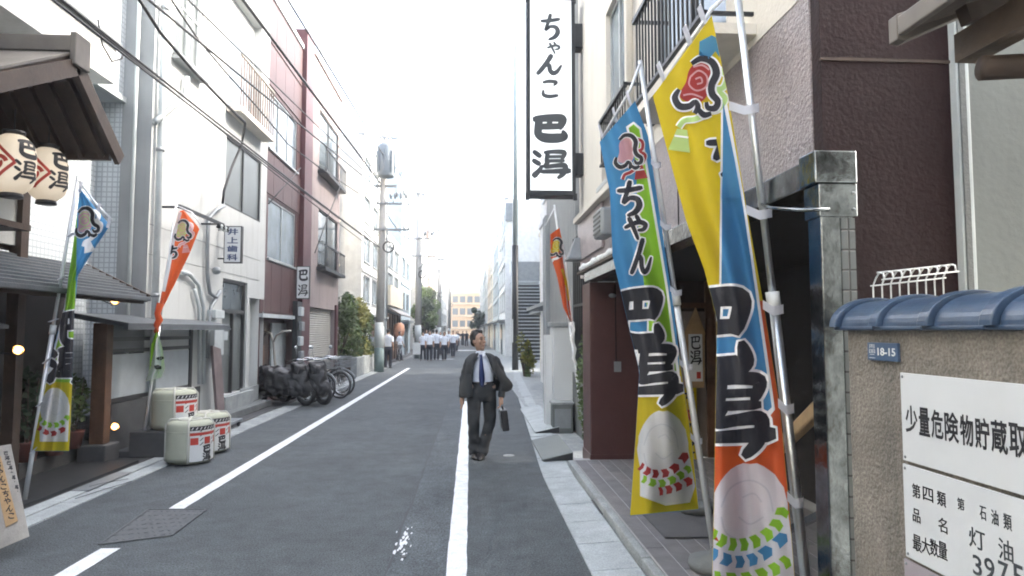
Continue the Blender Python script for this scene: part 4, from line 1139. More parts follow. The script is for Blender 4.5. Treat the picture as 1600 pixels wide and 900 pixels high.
blade_sign('dentist_sign', 'small white vertical plate with four dark characters on the white plaster wall', on_y(349,400,YD).x, on_y(377,400,YD).x, YD, on_y(360,411,YD).z, on_y(360,353,YD).z, M_FRAMED, M_SIGNB, '井上歯科', M_NAVYINK)
# board leaning by the door
bl = MB(); a = [on_x(*p, LX+.16) for p in ((336,648),(347,640),(341,545),(328,540))]
bl.add([(p.x, p.y, max(p.z,.165)) for p in a] + [(p.x+.05, p.y, max(p.z,.165)) for p in a], [(0,1,2,3),(7,6,5,4),(0,4,5,1),(1,5,6,2),(2,6,7,3),(3,7,4,0)])
tag(bl.build('leaning_board', mat('mauve_plank', (.20,.155,.155), rough=.7, var=.2), None, bevel=.004), 'tall reddish brown board leaning on the wall beside the grey door', 'board')
tr = thing('trolley', 'low flat trolley parked at the gutter before the grey door', 'trolley', (-4.2, 11.6, .02))
MB().box(-4.40, -4.05, 11.2, 12.4, .10, .15).build('deck', M_GREYM, tr, bevel=.01)
for (x, y) in ((-4.36,11.3),(-4.09,11.3),(-4.36,12.3),(-4.09,12.3)):
    MB().tube([(x-.018,y,.062),(x+.018,y,.062)], .042, 12).build('wheel', M_RUBBER, tr, True)
    MB().box(x-.012, x+.012, y-.015, y+.015, .062, .10).build('fork', M_DARKM, tr)

# ---------------- red panelled building
RB0, RB1 = 15.55, 18.95
w1 = (ywall(420,LX,370), ywall(463,LX,370), 3.42, 4.88); w2 = (ywall(422,LX,210), ywall(466,LX,210), 6.05, 7.45)
rbd = simple_building('red_building', 'dark red panelled building with two large sliding windows on the left', LX-.03, 1, RB0, RB1, 9.7, M_REDPANEL,
  [(*w1, dict(nv=2, gm=M_GLASSL, fm=M_FRAME), .07), (*w2, dict(nv=3, gm=M_GLASSL, fm=M_FRAME), .07), (RB0+.15, RB1-.1, .02, 2.0, None)], rev=.30, capm=M_TRIM)
# panels proud of the wall, with open joints
for (za, zb_) in ((2.15, 3.35), (4.95, 5.95), (7.55, 8.55), (8.6, 9.65)):
    n = 4
    for k in range(n):
        a, b = RB0+.03+(RB1-RB0-.06)*k/n, RB0+.03+(RB1-RB0-.06)*(k+1)/n
        MB().box(LX-.028, LX-.004, a+.006, b-.006, za, zb_-.012).build('panel', M_REDPANEL, rbd)
MB().box(LX-.03, LX+.06, RB0+.05, RB1, 2.01, 2.10).build('lintel', M_TRIM, rbd)
MB().box(LX-.32, LX-.29, RB0+.2, RB0+1.7, .03, 1.95).build('store_door', M_WOODD, rbd)
MB().box(LX-.31, LX-.26, RB0+1.9, RB1-.2, .03, 1.9).build('white_door', M_TRIM, rbd)
MB().box(LX-.28, LX-.2, RB0+.5, RB0+1.1, .03, 1.35).build('stacked_crates', M_WOOD, rbd)
# hoop shaped bar in front
hp = thing('bar_hoop', 'bent pale steel bar standing before the red building recess', 'bollard', (-4.4, 15.6, 0))
g = ground(433, 626); Yh = g.y
pts = [on_y(*p, Yh) for p in ((433,626),(431,580),(427,535),(424,522),(418,519),(412,522))]
pts[0].z = .02
MB().tube(pts, .028, 8).build('post', M_SHUT, hp, True)
MB().tube([on_y(*p, Yh) for p in ((427,535),(432,524),(442,518),(455,517))], .026, 8).build('arm', M_SHUT, hp, True)
# red column and black sign mast
rc = MB(); rc.box(LX-.5, LX+.10, RB1+.05, RB1+.95, 0, 10.3)
rcol = rc.build('red_column', M_REDCOL); tag(rcol, 'narrow dark red tiled column between the red and the pink building', 'column')
ysg = RB1+.2
blade_sign('lit_sign', 'small white lightbox with brush lettering on the red building', on_y(463,440,18.6).x, on_y(484,440,18.6).x, 18.6, on_y(472,467,18.6).z, on_y(472,416,18.6).z, M_DARKM, M_SIGNW, '巴潟', M_INK, True)
mm = thing('meter_column', 'dark column of meters and pipes under the small lit sign', 'meters', (LX+.1, 18.7, 0))
MB().box(LX+.0, LX+.12, 18.4, 18.9, .02, 2.5).build('backing', M_DARKM, mm)
for k in range(5): MB().box(LX+.12, LX+.22, 18.45+.1*(k % 2), 18.75+.1*(k % 2), .5+.4*k, .75+.4*k).build('meter', (M_TRIM, M_GREYM)[k % 2], mm, bevel=.02)

# ---------------- pink grey building with shutter
PB0, PB1 = 19.95, 24.6
v1 = (ywall(499,LX,230), ywall(529,LX,230), 6.85, 8.7); v2 = (ywall(497,LX,380), ywall(527,LX,380), 3.8, 5.55); v3 = (PB0+.25, PB1-.7, .02, 2.42)
pb = simple_building('pink_building', 'pinkish grey plaster building with roller shutter and two railed windows', LX, 1, PB0, PB1, 10.1, M_PINKW,
   [(*v1, dict(nv=2, gm=M_GLASS, fm=M_FRAMED), .08), (*v2, dict(nv=2, gm=M_GLASS, fm=M_FRAMED), .08), (*v3, None)], rev=.2, capm=M_PINKW)
sh = MB(); a, b, c, d = v3
n = 34
for k in range(n):
    z0, z1 = c+(d-c)*k/n, c+(d-c)*(k+1)/n
    sh.add([(LX-.13,a,z0),(LX-.13,b,z0),(LX-.105,a,z0+.03),(LX-.105,b,z0+.03),(LX-.13,a,z1),(LX-.13,b,z1)], [(0,1,3,2),(2,3,5,4)])
s_ = sh.build('roller_shutter', M_SHUT, pb); s_['kind'] = 'stuff'
MB().box(LX-.02, LX+.07, PB1-.65, PB1-.35, .02, 2.6).build('red_pillar', M_REDCOL, pb)
for (y0, y1, z0, z1) in (v1, v2):
    r_ = MB().box(LX+.22, LX+.26, y0-.15, y1+.15, z0+.55, z0+.60).build('window_rail', M_DARKM, pb); ROOTM[r_.name] = Matrix.Identity(4)
    MB().box(LX+.0, LX+.28, y0-.15, y1+.15, z0-.22, z0-.12).build('rail_floor', M_DARKM, r_)
    for k in range(14):
        yy = y0-.12+(y1-y0+.24)*k/13; MB().box(LX+.23, LX+.25, yy-.012, yy+.012, z0-.12, z0+.55).build('rail_bar', M_DARKM, r_)
# rooftop rails
for (nm, lab, X, a, b, z) in (('roof_rail', 'thin rooftop railing on the red building', LX-.3, RB0+.2, RB1, 9.82), ('roof_rail', 'thin rooftop railing on the pink building', LX-.3, PB0+1.0, PB1-.3, 10.22)):
    t = thing(nm, lab, 'railing', (X, a, z))
    MB().tube([(X,a,z+.9),(X,b,z+.9)], .025, 6).build('rail', M_TRIM, t, True); MB().tube([(X,a,z+.45),(X,b,z+.45)], .02, 6).build('rail', M_TRIM, t, True)
    k = a
    while k <= b: MB().tube([(X,k,z-.1),(X,k,z+.9)], .02, 6).build('upright', M_TRIM, t, True); k += .6
MB_ = MB().box(LX-3, LX-1, RB0+.4, RB0+2.4, 9.7, 11.2)
tag(MB_.build('roof_hut', M_PINKW), 'pinkish stair hut on the roof of the red building', 'roof hut')

# ================================================================== farther street, left
def grid_wins(Y0, Y1, z0, H, floors, per, gm, fm=None, wz=1.25, margin=.5):
    res = []; fh = (H-z0)/floors
    for fl in range(floors):
        for k in range(per):
            a = Y0+margin+(Y1-Y0-2*margin)*k/per; b = a+(Y1-Y0-2*margin)/per*.74
            zc = z0+fh*(fl+.25); res.append((a, b, zc, zc+wz, dict(nv=2, gm=gm, fm=fm, sill=True)))
    return res
def far_building(label, X, f, Y0, Y1, H, m, floors, per, gm=None, extra=True, z0=2.6, **kw):
    t = simple_building('town_building', label, X, f, Y0, Y1, H, m, grid_wins(Y0, Y1, z0, H-.6, floors, per, gm or M_GLASSL), depth=7, **kw)
    if extra:
        yc = (Y0+Y1)/2
        MB().box(X-.02*f, X+f*.08, yc-.9, yc+.9, .02, 2.2).build('door', M_GLASS, t)
        MB().box(X, X+f*.5, Y0+.3, Y1-.3, 2.35, 2.45).build('canopy', M_CONC, t)
        for fl in range(1, floors):
            z = z0+(H-.6-z0)/floors*fl
            MB().box(X, X+f*.06, Y0, Y1, z-.05, z+.08).build('string_course', m, t)
    return t
M_FW1 = mat('far_white', (.58,.59,.58), rough=.8, streak=.2); M_FW2 = mat('far_cream', (.56,.51,.41), rough=.8, streak=.2)
M_FW3 = mat('far_grey', (.44,.47,.48), rough=.8, streak=.2); M_FW4 = mat('far_brown', (.30,.22,.17), rough=.8, streak=.2)
M_FW5 = mat('far_blue_grey', (.36,.43,.47), rough=.8, streak=.2); M_FW6 = mat('far_orange', (.66,.46,.28), rough=.8, streak=.2)
far_building('cream building set back behind the bushes and stone planter', -6.0, 1, 24.75, 30.9, 9.4, M_FW2, 3, 2)
far_building('white building with balconies just past the first utility pole', -5.0, 1, 31.1, 37.8, 10.8, M_FW1, 4, 2)
shop = far_building('brown timber shop with awning and lantern beyond the utility pole', -4.7, 1, 38.0, 45.5, 7.2, M_FW3, 2, 2, extra=False, z0=3.4)
MB().box(-4.7, -4.62, 38.3, 45.2, .02, 2.7).build('shop_front', M_WOOD, shop)
mb = MB(); mb.prism([(-4.68,3.1),(-3.9,2.62),(-3.9,2.55),(-4.68,2.95)], 'Y', 38.1, 45.3); mb.build('awning', M_COPPER, shop)
MB().box(-4.66, -4.5, 38.2, 45.2, 3.15, 4.3).build('fascia_sign', M_FW2, shop)
for k in range(5): MB().box(-4.62, -4.55, 38.6+1.3*k, 38.75+1.3*k, .02, 2.7).build('post', M_WOODD, shop)
c = (-4.15, 39.5, 1.75)
tl = thing('paper_lantern', 'round pale orange lantern hanging at the far timber shop', 'lantern', c)
MB().lathe([(.12,-.42),(.28,-.30),(.34,0),(.28,.30),(.12,.42)], c, 18).build('body', mat('far_lantern', (.66,.34,.22), rough=.7), tl, True)
MB().tube([(c[0],c[1],c[2]+.4),(c[0],c[1],c[2]+.8)], .02, 6).build('hanger', M_BLACK, tl)
bd = thing('white_board', 'white standing board at the foot of the second utility pole', 'sign', (-3.6, 38.9, 0))
p0, p1 = on_y(645,562,38.9), on_y(657,536,38.9)
MB().box(p0.x, p1.x, 38.88, 38.93, .35, p1.z).build('panel', M_SIGNW, bd)
for x in (p0.x+.03, p1.x-.03): MB().box(x-.02, x+.02, 38.9, 38.94, .02, .36).build('leg', M_GREYM, bd)
data = [('tall grey building past the far timber shop', -4.7, 45.8, 53, 12.5, M_FW5, 4, 2), ('cream narrow building behind the far trees', -5.6, 53.2, 62, 9.0, M_FW2, 3, 3),
        ('white stepped building far along the left side', -4.6, 62.5, 72, 11.0, M_FW1, 4, 3), ('brown brick building far along the left side', -4.5, 72.3, 84, 12.5, M_FW4, 4, 3),
        ('pale building near the far end of the left side', -4.4, 84.3, 100, 13.5, M_FW1, 5, 4), ('grey building at the far end of the left side', -4.2, 100.5, 120, 14.0, M_FW3, 5, 4)]
for (lab, X, a, b, H, m, fl, pr) in data: far_building(lab, X, 1, a, b, H, m, fl, pr)
# end of the street
end = thing('town_building', 'sunlit orange apartment block closing the far end of the street', 'building', (-.6, 152, 0))
e0, e1 = on_y(703, 460, 150), on_y(757, 460, 150)
MB().box(e0.x, e1.x, 150, 160, 0, e0.z).build('wall', M_FW6, end)
MB().box(e0.x-.2, e1.x+.2, 149.8, 160.2, e0.z, e0.z+.4).build('parapet', M_FW6, end)
for fl in range(3):
    for k in range(4):
        xx = e0.x+.6+(e1.x-e0.x-1.2)*k/4; zz = 2.6+2.7*fl
        MB().box(xx, xx+1.2, 149.9, 150.02, zz, zz+1.4).build('window', M_GLASS, end)
    MB().box(e0.x+.3, e1.x-.3, 149.2, 150, 2.2+2.7*fl, 2.35+2.7*fl).build('balcony', M_FW2, end)
MB().box((e0.x+e1.x)/2-1.2, (e0.x+e1.x)/2+.8, 152, 155, e0.z+.4, e0.z+2.2).build('roof_tank', M_FW2, end)

# ================================================================== farther street, right
gb = simple_building('grey_shed', 'grey ribbed metal clad building behind the orange flag on the right', 1.86, -1, 11.7, 16.2, 10.2, M_SIDING, [], depth=4)  # upper part added, raised to keep sun off the left fronts
for k in range(22): MB().box(1.84, 1.859, 11.72+.205*k, 11.80+.205*k, .05, 10.15).build('rib', M_SIDING, gb)
MB().box(1.74, 1.838, 15.5, 16.1, .02, 4.4).build('grey_panel', M_GREYD, gb)
# barred fence between the cream building and the shed
bf = thing('barred_fence', 'tall dark barred fence on concrete base beside the orange flag', 'fence', (1.75, 10.6, 0))
MB().box(1.74, 1.86, 9.5, 11.65, .02, 1.0).build('base', M_CONC_D, bf)
me = MB().box(-.018, .018, -.018, .018, 1.0, 3.3).mesh('bar', M_DARKM)
for k in range(11):
    o = link('bar', me, bf); o.location = (1.80, 9.6+.2*k, 0)
for z in (1.12, 2.1, 3.22): MB().box(1.785, 1.815, 9.5, 11.65, z, z+.05).build('rail', M_DARKM, bf)
gy = thing('back_building', 'grey building with small windows seen above the barred fence', 'building', (3.2, 11, 0))
MB().box(2.5, 4.5, 9.6, 11.6, 0, 8.6).build('wall', M_FW3, gy)
for r_ in range(3):
    for k in range(4): MB().box(2.48, 2.505, 9.75+.45*k, 10.05+.45*k, 2.1+.75*r_, 2.6+.75*r_).build('window', M_GLASS, gy)
# white pier with grey box
pr = thing('white_pier', 'white rendered gate pier with flat cap on the right', 'pier', (1.8, 13.2, 0))
Yp = 11.45
a, b = on_y(864, 505, Yp), on_y(896, 505, Yp)
MB().box(a.x, b.x+.02, Yp, Yp+.45, .02, a.z-.06).build('shaft', M_SIGNW, pr, bevel=.01)
MB().box(a.x-.04, b.x+.06, Yp-.04, Yp+.49, a.z-.06, a.z+.02).build('cap', M_CONC, pr, bevel=.01)
MB().box(a.x-.12, a.x-.005, Yp+.1, Yp+.4, .02, a.z-.2).build('side_pier', M_SIGNW, pr)
gbx = thing('utility_box', 'grey lidded utility box at the foot of the white pier', 'utility box', (1.7, 11.3, 0))
a, b = on_y(862, 628, 11.25), on_y(893, 628, 11.25)
MB().box(a.x, b.x, 11.1, 11.40, .02, a.z-.03).build('box', M_GREYW, gbx, bevel=.01)
MB().box(a.x-.02, b.x+.02, 11.08, 11.42, a.z-.03, a.z+.01).build('lid', M_CONC, gbx, bevel=.008)
MB().box(a.x+.03, b.x-.03, 11.09, 11.102, .10, a.z-.1).build('door', M_GREYM, gbx)
# grey metal lamp hood on the corner
lh = thing('lamp_hood', 'grey metal lamp hood on a bracket beside the maroon column', 'lamp', (1.4, 9.3, 2.6))
c = on_y(904, 388, 9.3)
mb = MB(); w, h = .16, .14
mb.add([(c.x-w,9.3-w,c.z-h),(c.x+w,9.3-w,c.z-h),(c.x+w,9.3+w,c.z-h),(c.x-w,9.3+w,c.z-h),(c.x-.05,9.25,c.z+h),(c.x+.05,9.25,c.z+h),(c.x+.05,9.35,c.z+h),(c.x-.05,9.35,c.z+h)],
  [(0,3,2,1),(4,5,6,7),(0,1,5,4),(1,2,6,5),(2,3,7,6),(3,0,4,7)]); mb.build('hood', M_GREYM, lh)
MB().box(c.x-.17, c.x+.17, 9.12, 9.48, c.z-h-.03, c.z-h-.001).build('rim', M_GREYM, lh)
MB().obox((c.x+.1, 9.3, c.z-h-.05), (WX+.03, 9.3, c.z-h-.05), .03, .04).build('bracket', M_DARKM, lh)
# green climbing plants beside the column
cp = thing('climbing_plant', 'green climbing plant between the maroon column and white pier', 'plant', (1.75, 9.8, 0))
mb = MB(); leaf_cloud(mb, (1.68, 9.7, .95), (.13,.35,.85), 700, .07, 21); mb.build('foliage', M_LEAF, cp)
mb = MB()
for k in range(5): mb.tube([(1.68+.03*k, 9.5+.1*k, .02), (1.66+.02*k, 9.5+.1*k, 1.0), (1.70, 9.6+.05*k, 1.7)], .008, 5)
mb.build('stem', M_BARK, cp)
# plates bridging the gutter
def ramp(label, px0, py0, px1, py1, m):
    g0, g1 = ground(px0, py1), ground(px1, py0)
    t = thing('kerb_ramp', label, 'ramp', ((g0.x+g1.x)/2, (g0.y+g1.y)/2, 0), 'kerb ramps')
    xa = kerb_x((g0.y+g1.y)/2)+.02; L0, L1 = g0.y, g1.y; w = .40
    MB().prism([(xa,.035),(xa+w,.125),(xa+w,.135),(xa,.048)], 'Y', L0, L1).build('plate', m, t, bevel=.003)
    for yy in (L0+.02, L1-.03): MB().prism([(xa+.02,.032),(xa+w,.032),(xa+w,.122),(xa+.02,.036)], 'Y', yy, yy+.012).build('cheek', M_DARKM, t)
ramp('pale checker plate kerb ramp farther from the camera', 820, 642, 850, 680, M_CONC_L)
ramp('bent grey steel kerb ramp nearer the maroon column', 845, 692, 880, 724, M_GREYW)
# dark slim pole, stairs, pale buildings
dpole = thing('slim_pole', 'slim dark steel pole at the right kerb in front of the outdoor stairs', 'pole', (1.9, 28.2, 0))
g = ground(805, 579)
MB().tube([(g.x,g.y,0),(g.x,g.y,5.4)], .14, 12).build('lower_shaft', M_DARKM, dpole, True)
MB().tube([(g.x,g.y,5.4),(g.x+.05,g.y,14.5)], .11, 12).build('upper_shaft', mat('pole_grey_green', (.25,.30,.31), rough=.6), dpole, True)
MB().box(g.x-.18, g.x-.1, g.y-.18, g.y-.1, 1.2, 2.2).build('notice', M_SIGNW, dpole)
stt = thing('outdoor_stairs', 'steep grey outdoor staircase between pale buildings on the right', 'stairs', (2.9, 37, 0))
s0 = ground(814, 563); nS = 22
for k in range(nS):
    MB().box(s0.x-.3, s0.x+1.45, s0.y+.16*k, s0.y+.16*k+.24, .10+.215*k, .16+.215*k).build('tread', M_FW3, stt)
    MB().box(s0.x-.3, s0.x+1.45, s0.y+.16*k+.24, s0.y+.16*k+.26, -.05+.215*k, .16+.215*k).build('riser', M_DARKM, stt)
for x in (s0.x-.36, s0.x+1.5): MB().obox((x, s0.y-.1, .3), (x, s0.y+.16*nS, .5+.215*nS), .06, .45).build('stringer', M_TRIM, stt)
MB().obox((s0.x-.36, s0.y-.1, 1.2), (s0.x-.36, s0.y+.16*nS, 1.3+.215*nS), .05, .05).build('handrail', M_TRIM, stt)
MB().box(s0.x-.3, s0.x+1.45, s0.y+.16*nS+.26, s0.y+.16*nS+3, .04+.215*nS, .16+.215*nS).build('landing', M_FW3, stt)
MB().box(s0.x-.35, s0.x+1.5, s0.y+.16*nS+.3, s0.y+.16*nS+.36, .17+.215*nS, 1.4+.215*nS).build('landing_screen', M_GREYM, stt)
M_RW1 = mat('right_far_white', (.78,.79,.78), rough=.8, streak=.15); M_RW2 = mat('right_far_blue', (.60,.66,.68), rough=.8, streak=.15); M_RW3 = mat('right_far_cream', (.76,.72,.62), rough=.8, streak=.15)  # paler copies for the sunless right side, brightness put into the colour
rdata = [('pale grey building right of the street behind the metal clad shed', 2.35, 16.5, 22.5, 13.5, M_RW1, 4, 2), ('cream building on the right before the outdoor stairs', 2.9, 22.8, 28, 12.5, M_RW3, 3, 2),  # heights of these two, hidden by the sign, raised to shade the left fronts
         ('white building on the right beyond the outdoor stairs', 2.3, 44.5, 54, 10.5, M_RW1, 4, 3), ('pale blue grey building far along the right side', 2.2, 54.5, 66, 9.5, M_RW2, 4, 3),
         ('pale cream building far along the right side', 2.1, 66.5, 82, 9.5, M_RW3, 4, 3), ('grey building near the far end of the right side', 1.9, 82.5, 104, 10.5, M_RW2, 5, 4), ('white building at the far end of the right side', 1.8, 104.5, 130, 11, M_RW1, 5, 4)]
for (lab, X, a, b, H, m, fl, pr_) in rdata: far_building(lab, X, -1, a, b, H, m, fl, pr_)
sb = simple_building('stair_building', 'tall pale building behind the outdoor stairs', 4.6, -1, 30, 44, 13.0, M_FW1, grid_wins(30, 44, 5.5, 12.5, 2, 4, M_GLASSL), depth=6)
bbx = MB().box(2.3, 2.75, 44.2, 44.4, 9.0, 10.2); tag(bbx.build('sign_box', M_GREYM), 'dark square sign box high on the far white right building', 'sign')

# ================================================================== trees and bushes
def bush(label, c, rad, n, size, m, seed, name='shrub', trunk=.0, group=None, m2=None):
    t = thing(name, label, 'tree' if trunk else 'shrub', (c[0], c[1], 0), group)
    mb = MB(); rnd = random.Random(seed)
    for k in range(7):
        a = rnd.uniform(0, 6.28); q = Vector(c) + Vector((rad[0]*.7*math.cos(a), rad[1]*.7*math.sin(a), rad[2]*rnd.uniform(-.2,.8)))
        mb.tube([(c[0]+.05*math.cos(a), c[1]+.05*math.sin(a), .02), (c[0]+.1*math.cos(a), c[1]+.1*math.sin(a), max(.1, c[2]-rad[2]*.6)), q], [.05+trunk, .03+trunk*.6, .01], 6)
    mb.build('trunk', M_BARK, t)
    mb = MB(); mb2 = MB()
    for k in range(12):
        v = Vector((rnd.uniform(-.7,.7), rnd.uniform(-.7,.7), rnd.uniform(-.75,.75)))
        cc = Vector(c) + Vector((v.x*rad[0], v.y*rad[1], v.z*rad[2])); s = rnd.uniform(.28,.5)
        leaf_cloud(mb if k % 3 else mb2, cc, (rad[0]*s, rad[1]*s, rad[2]*s), n//12, size, seed*31+k)
    mb.build('crown', m, t); mb2.build('crown', m2 or m, t)
    return t
bush('tall bamboo like green hedge beside the pink building', (-4.95, 25.7, 1.75), (.75,.95,1.55), 4200, .16, M_LEAF, 5, m2=M_LEAFD)
bush('yellow green sunlit hedge behind the stone planter', (-4.7, 28.3, 1.7), (.7,1.3,1.3), 3600, .15, M_LEAFY, 6, m2=M_LEAF)
pt = thing('stone_planter', 'grey stone block planter under the hedges', 'planter', (-4.5, 26.5, 0))
for k in range(6): MB().box(-4.35, -4.12, 24.9+.8*k, 25.67+.8*k, .02, .72).build('block', M_CONC, pt, bevel=.02)
MB().box(-5.4, -4.35, 24.85, 29.8, .02, .55).build('soil', M_BARK, pt)
bush('dark green clipped tree by the far shops', (-3.95, 58, 2.9), (1.1,1.6,1.7), 3000, .26, M_LEAFD, 7, 'street_tree', .06, m2=M_LEAF)
bush('second dark green tree behind the clipped one', (-4.1, 64, 4.4), (1.3,1.8,1.5), 2400, .30, M_LEAF, 8, 'street_tree', .06, m2=M_LEAFD)
bush('small dark tree far off on the right side', (1.1, 92, 3.6), (1.4,1.8,1.6), 1200, .35, M_LEAFD, 9, 'street_tree', .06)
bush('yellow green shrub at the right kerb behind the walking man', (2.05, 25, .75), (.35,.5,.75), 1200, .10, M_LEAFY, 10, m2=M_LEAF)

# ================================================================== utility poles and wires
def utility_pole(label, x, y, H, r0=.17, tf=True, lean=0.0):
    t = thing('utility_pole', label, 'utility pole', (x, y, 0), 'utility poles along the left kerb')
    tx = x+lean
    MB().tube([(x,y,0),(tx,y,H)], [r0, r0*.68], 14).build('shaft', M_UPOLE, t, True)
    MB().tube([(x,y,1.0),(x,y,2.05)], [r0*1.06, r0*1.05], 14).build('wrap', M_UPOLEW, t, True)
    MB().tube([(x,y,.0),(x,y,1.0)], [r0*1.07, r0*1.065], 14).build('painted_foot', M_UPOLEG, t, True)
    if tf:
        tb_ = MB().lathe([(.06,0),(.34,.06),(.36,.12),(.36,1.30),(.30,1.42),(.08,1.5)], (tx+.12, y-.42, H-2.55), 16).build('transformer', M_TRANSF, t, True)
        ROOTM[tb_.name] = Matrix.Identity(4)
        for k in range(8):
            a = math.pi*2*k/8; MB().box(tx+.12+.38*math.cos(a)-.025, tx+.12+.38*math.cos(a)+.025, y-.42+.38*math.sin(a)-.025, y-.42+.38*math.sin(a)+.025, H-2.3, H-1.4).build('fin', M_TRANSF, tb_)
        for k in (-1, 0, 1): MB().lathe([(.03,0),(.06,.05),(.035,.1),(.05,.15),(.02,.25)], (tx+.12+.17*k, y-.42, H-1.08), 10).build('bushing', M_UPOLEW, tb_, True)
        MB().box(tx-.35, tx+.55, y-.12, y-.05, H-2.85, H-2.75).build('transformer_frame', M_GREYM, t)
        MB().box(tx-.30, tx+.48, y-.14, y-.07, H-1.40, H-1.30).build('crossarm', M_GREYM, t)
    for (z, w) in ((H-.8, .55), (H-3.6, .8), (H-4.7, 1.1)):
        MB().box(tx-w*.35, tx+w, y-.2, y-.12, z, z+.08).build('crossarm', M_GREYM, t)
        for k in range(4):
            xx = tx-w*.3+w*1.25*k/3; MB().lathe([(.02,0),(.05,.03),(.03,.07),(.05,.11),(.015,.16)], (xx, y-.16, z+.08), 8).build('insulator', M_UPOLEW, t, True)
    rnd = random.Random(int(y))
    for k in range(6):
        xx = tx+.35+.13*k
        MB().ball((xx+rnd.uniform(-.05,.05), y-.2, H-3.15+rnd.uniform(-.12,.12)), (.06,.06,.14), 7, 5).build('cable_clamp', M_GREYM, t, True)
    MB().tube([(tx+r0, y-.1, 2.1), (tx+r0*.9, y-.1, H-3.2)], .03, 6).build('riser_pipe', M_GREYM, t, True)
    MB().torus((tx+r0+.05, y-.2, 5.2), .22, .03, 'Y', 18, 6).build('cable_coil', M_CABLE, t, True)
    return t
g = ground(592, 581); HP = on_y(606, 190, g.y).z
P1 = (g.x, g.y, HP); utility_pole('nearest concrete utility pole with grey transformer and painted foot', P1[0], P1[1], HP, .19, True, .12)
P2 = (-3.25, 42.0, 11.0); utility_pole('second concrete utility pole by the far timber shop', P2[0], P2[1], 11.0, .2, False)
P3 = (-3.1, 66.0, 12.3); utility_pole('third utility pole near the dark green trees', P3[0], P3[1], 12.3, .2, False)
P4 = (-2.9, 92.0, 12.8); utility_pole('farthest utility pole toward the end of the street', P4[0], P4[1], 12.8, .22, False)
def wire(label, a, b, sag, r=.012, name='overhead_wire', mid=None):
    r *= 1.35
    a, b = Vector(a), Vector(b); pts = []
    for k in range(25):
        t = k/24; p = a.lerp(b, t); p.z -= sag*4*t*(1-t); pts.append(p)
    o = MB().tube(pts, r, 5).build(name, M_CABLE, None, True)
    return tag(o, label, 'wire', 'overhead wires')
XW = P1[0]
def thru(q0, q1, X):   # line on the plane x=X through two photograph points, carried on behind the camera
    a, b = on_x(*q0, X), on_x(*q1, X); d = (b-a)/(b.y-a.y)
    return a + d*(-4-a.y), a + d*(P1[1]-.2-a.y)
for (lab, q0, q1, sag, r) in (('overhead wire running to the very top of the nearest pole', (450,0), (590,228), .0, .017),
        ('thick overhead cable running down to the lower crossarm of the nearest pole', (380,0), (597,290), .0, .026),
        ('overhead wire crossing the top left above the porch', (118,0), (395,225), .12, .012),
        ('thin overhead wire just under the one above the porch', (150,38), (470,290), .10, .010),
        ('overhead wire starting at the top edge above the grilled window', (240,0), (560,268), .05, .014),
        ('thin overhead wire starting at the top edge beside the balcony bars', (300,0), (585,282), .05, .011),
        ('second thin overhead wire grazing the white plaster wall', (180,50), (500,318), .15, .008)):
    a, b = thru(q0, q1, XW+.15 if 'very' in lab else XW); wire(lab, a, b, sag, r)
# heavy service cable that drops to the wall bracket
pts = [on_x(*q, -3.9) for q in ((205,-20),(250,50),(300,108),(350,160),(383,192))] + [on_x(*q, -4.35) for q in ((378,225),(362,262),(350,298),(348,318))]
tag(MB().tube(pts, .022, 6).build('service_cable', M_CABLE, None, True), 'thick service cable dropping to the bracket on the white plaster wall', 'wire')
pts = [on_x(*q, -3.9) for q in ((268,0),(310,62),(352,112),(400,165),(450,225),(500,262),(560,302))]
tag(MB().tube(pts, .014, 6).build('service_cable', M_CABLE, None, True), 'service cable passing before the balcony of the white plaster building', 'wire')
pts = [on_x(*q, -4.2) for q in ((153,30),(160,70),(175,96),(190,92),(196,78))]
tag(MB().tube(pts, .010, 6).build('service_cable', M_CABLE, None, True), 'loose cable end hanging in a curl before the white tiled wall', 'wire')
pts = [on_x(*q, -4.3) for q in ((470,262),(450,285),(420,318))]
tag(MB().tube(pts, .014, 6).build('service_cable', M_CABLE, None, True), 'short service cable reaching the red building window', 'wire')
pts = [on_x(*q, -4.3) for q in ((532,290),(512,340),(492,395))]
tag(MB().tube(pts, .014, 6).build('service_cable', M_CABLE, None, True), 'short service cable reaching the pink building wall', 'wire')
def W(p, dz): return (p[0], p[1], p[2]+dz)
for (a, b, s, lab) in ((W(P1,-.7), W(P2,-.7), .5, 'top wire between the first and second pole'), (W(P1,-3.5), W(P2,-3.5), .6, 'middle wire between the first and second pole'), (W(P1,-4.6), W(P2,-4.6), .7, 'low wire between the first and second pole'),
                    (W(P2,-.7), W(P3,-.7), .5, 'top wire between the second and third pole'), (W(P2,-3.5), W(P3,-3.5), .6, 'lower wire between the second and third pole'),
                    (W(P3,-.7), W(P4,-.7), .5, 'top wire between the third and fourth pole'), (W(P3,-3.5), W(P4,-3.5), .6, 'lower wire between the third and fourth pole')):
    wire(lab, a, b, s, .018)
a, b = on_y(652, 300, 42), on_y(800, 294, 44.5)
wire('slack wire crossing the street to the right side', a, b, 1.0, .032)
sl = thing('street_lamp', 'pale street lamp arm on the second utility pole', 'street lamp', (-3.2, 41.8, 6))
MB().tube([(-3.2,41.8,5.6),(-2.7,41.6,6.0),(-1.9,41.5,6.15)], .04, 8).build('arm', M_TRIM, sl, True)
MB().ball((-1.7,41.5,6.13), (.32,.14,.07), 10, 6).build('head', M_SIGNW, sl, True)

# ================================================================== unseen houses behind the camera, added to darken the near right side
far_building('unseen pale apartment house added on the left behind the viewpoint for shade', -5.1, 1, -30, -2, 10, M_FW2, 3, 5)
far_building('unseen grey house added on the right behind the garden wall gate for shade', 2.3, -1, -26, .6, 8, M_FW3, 2, 5)

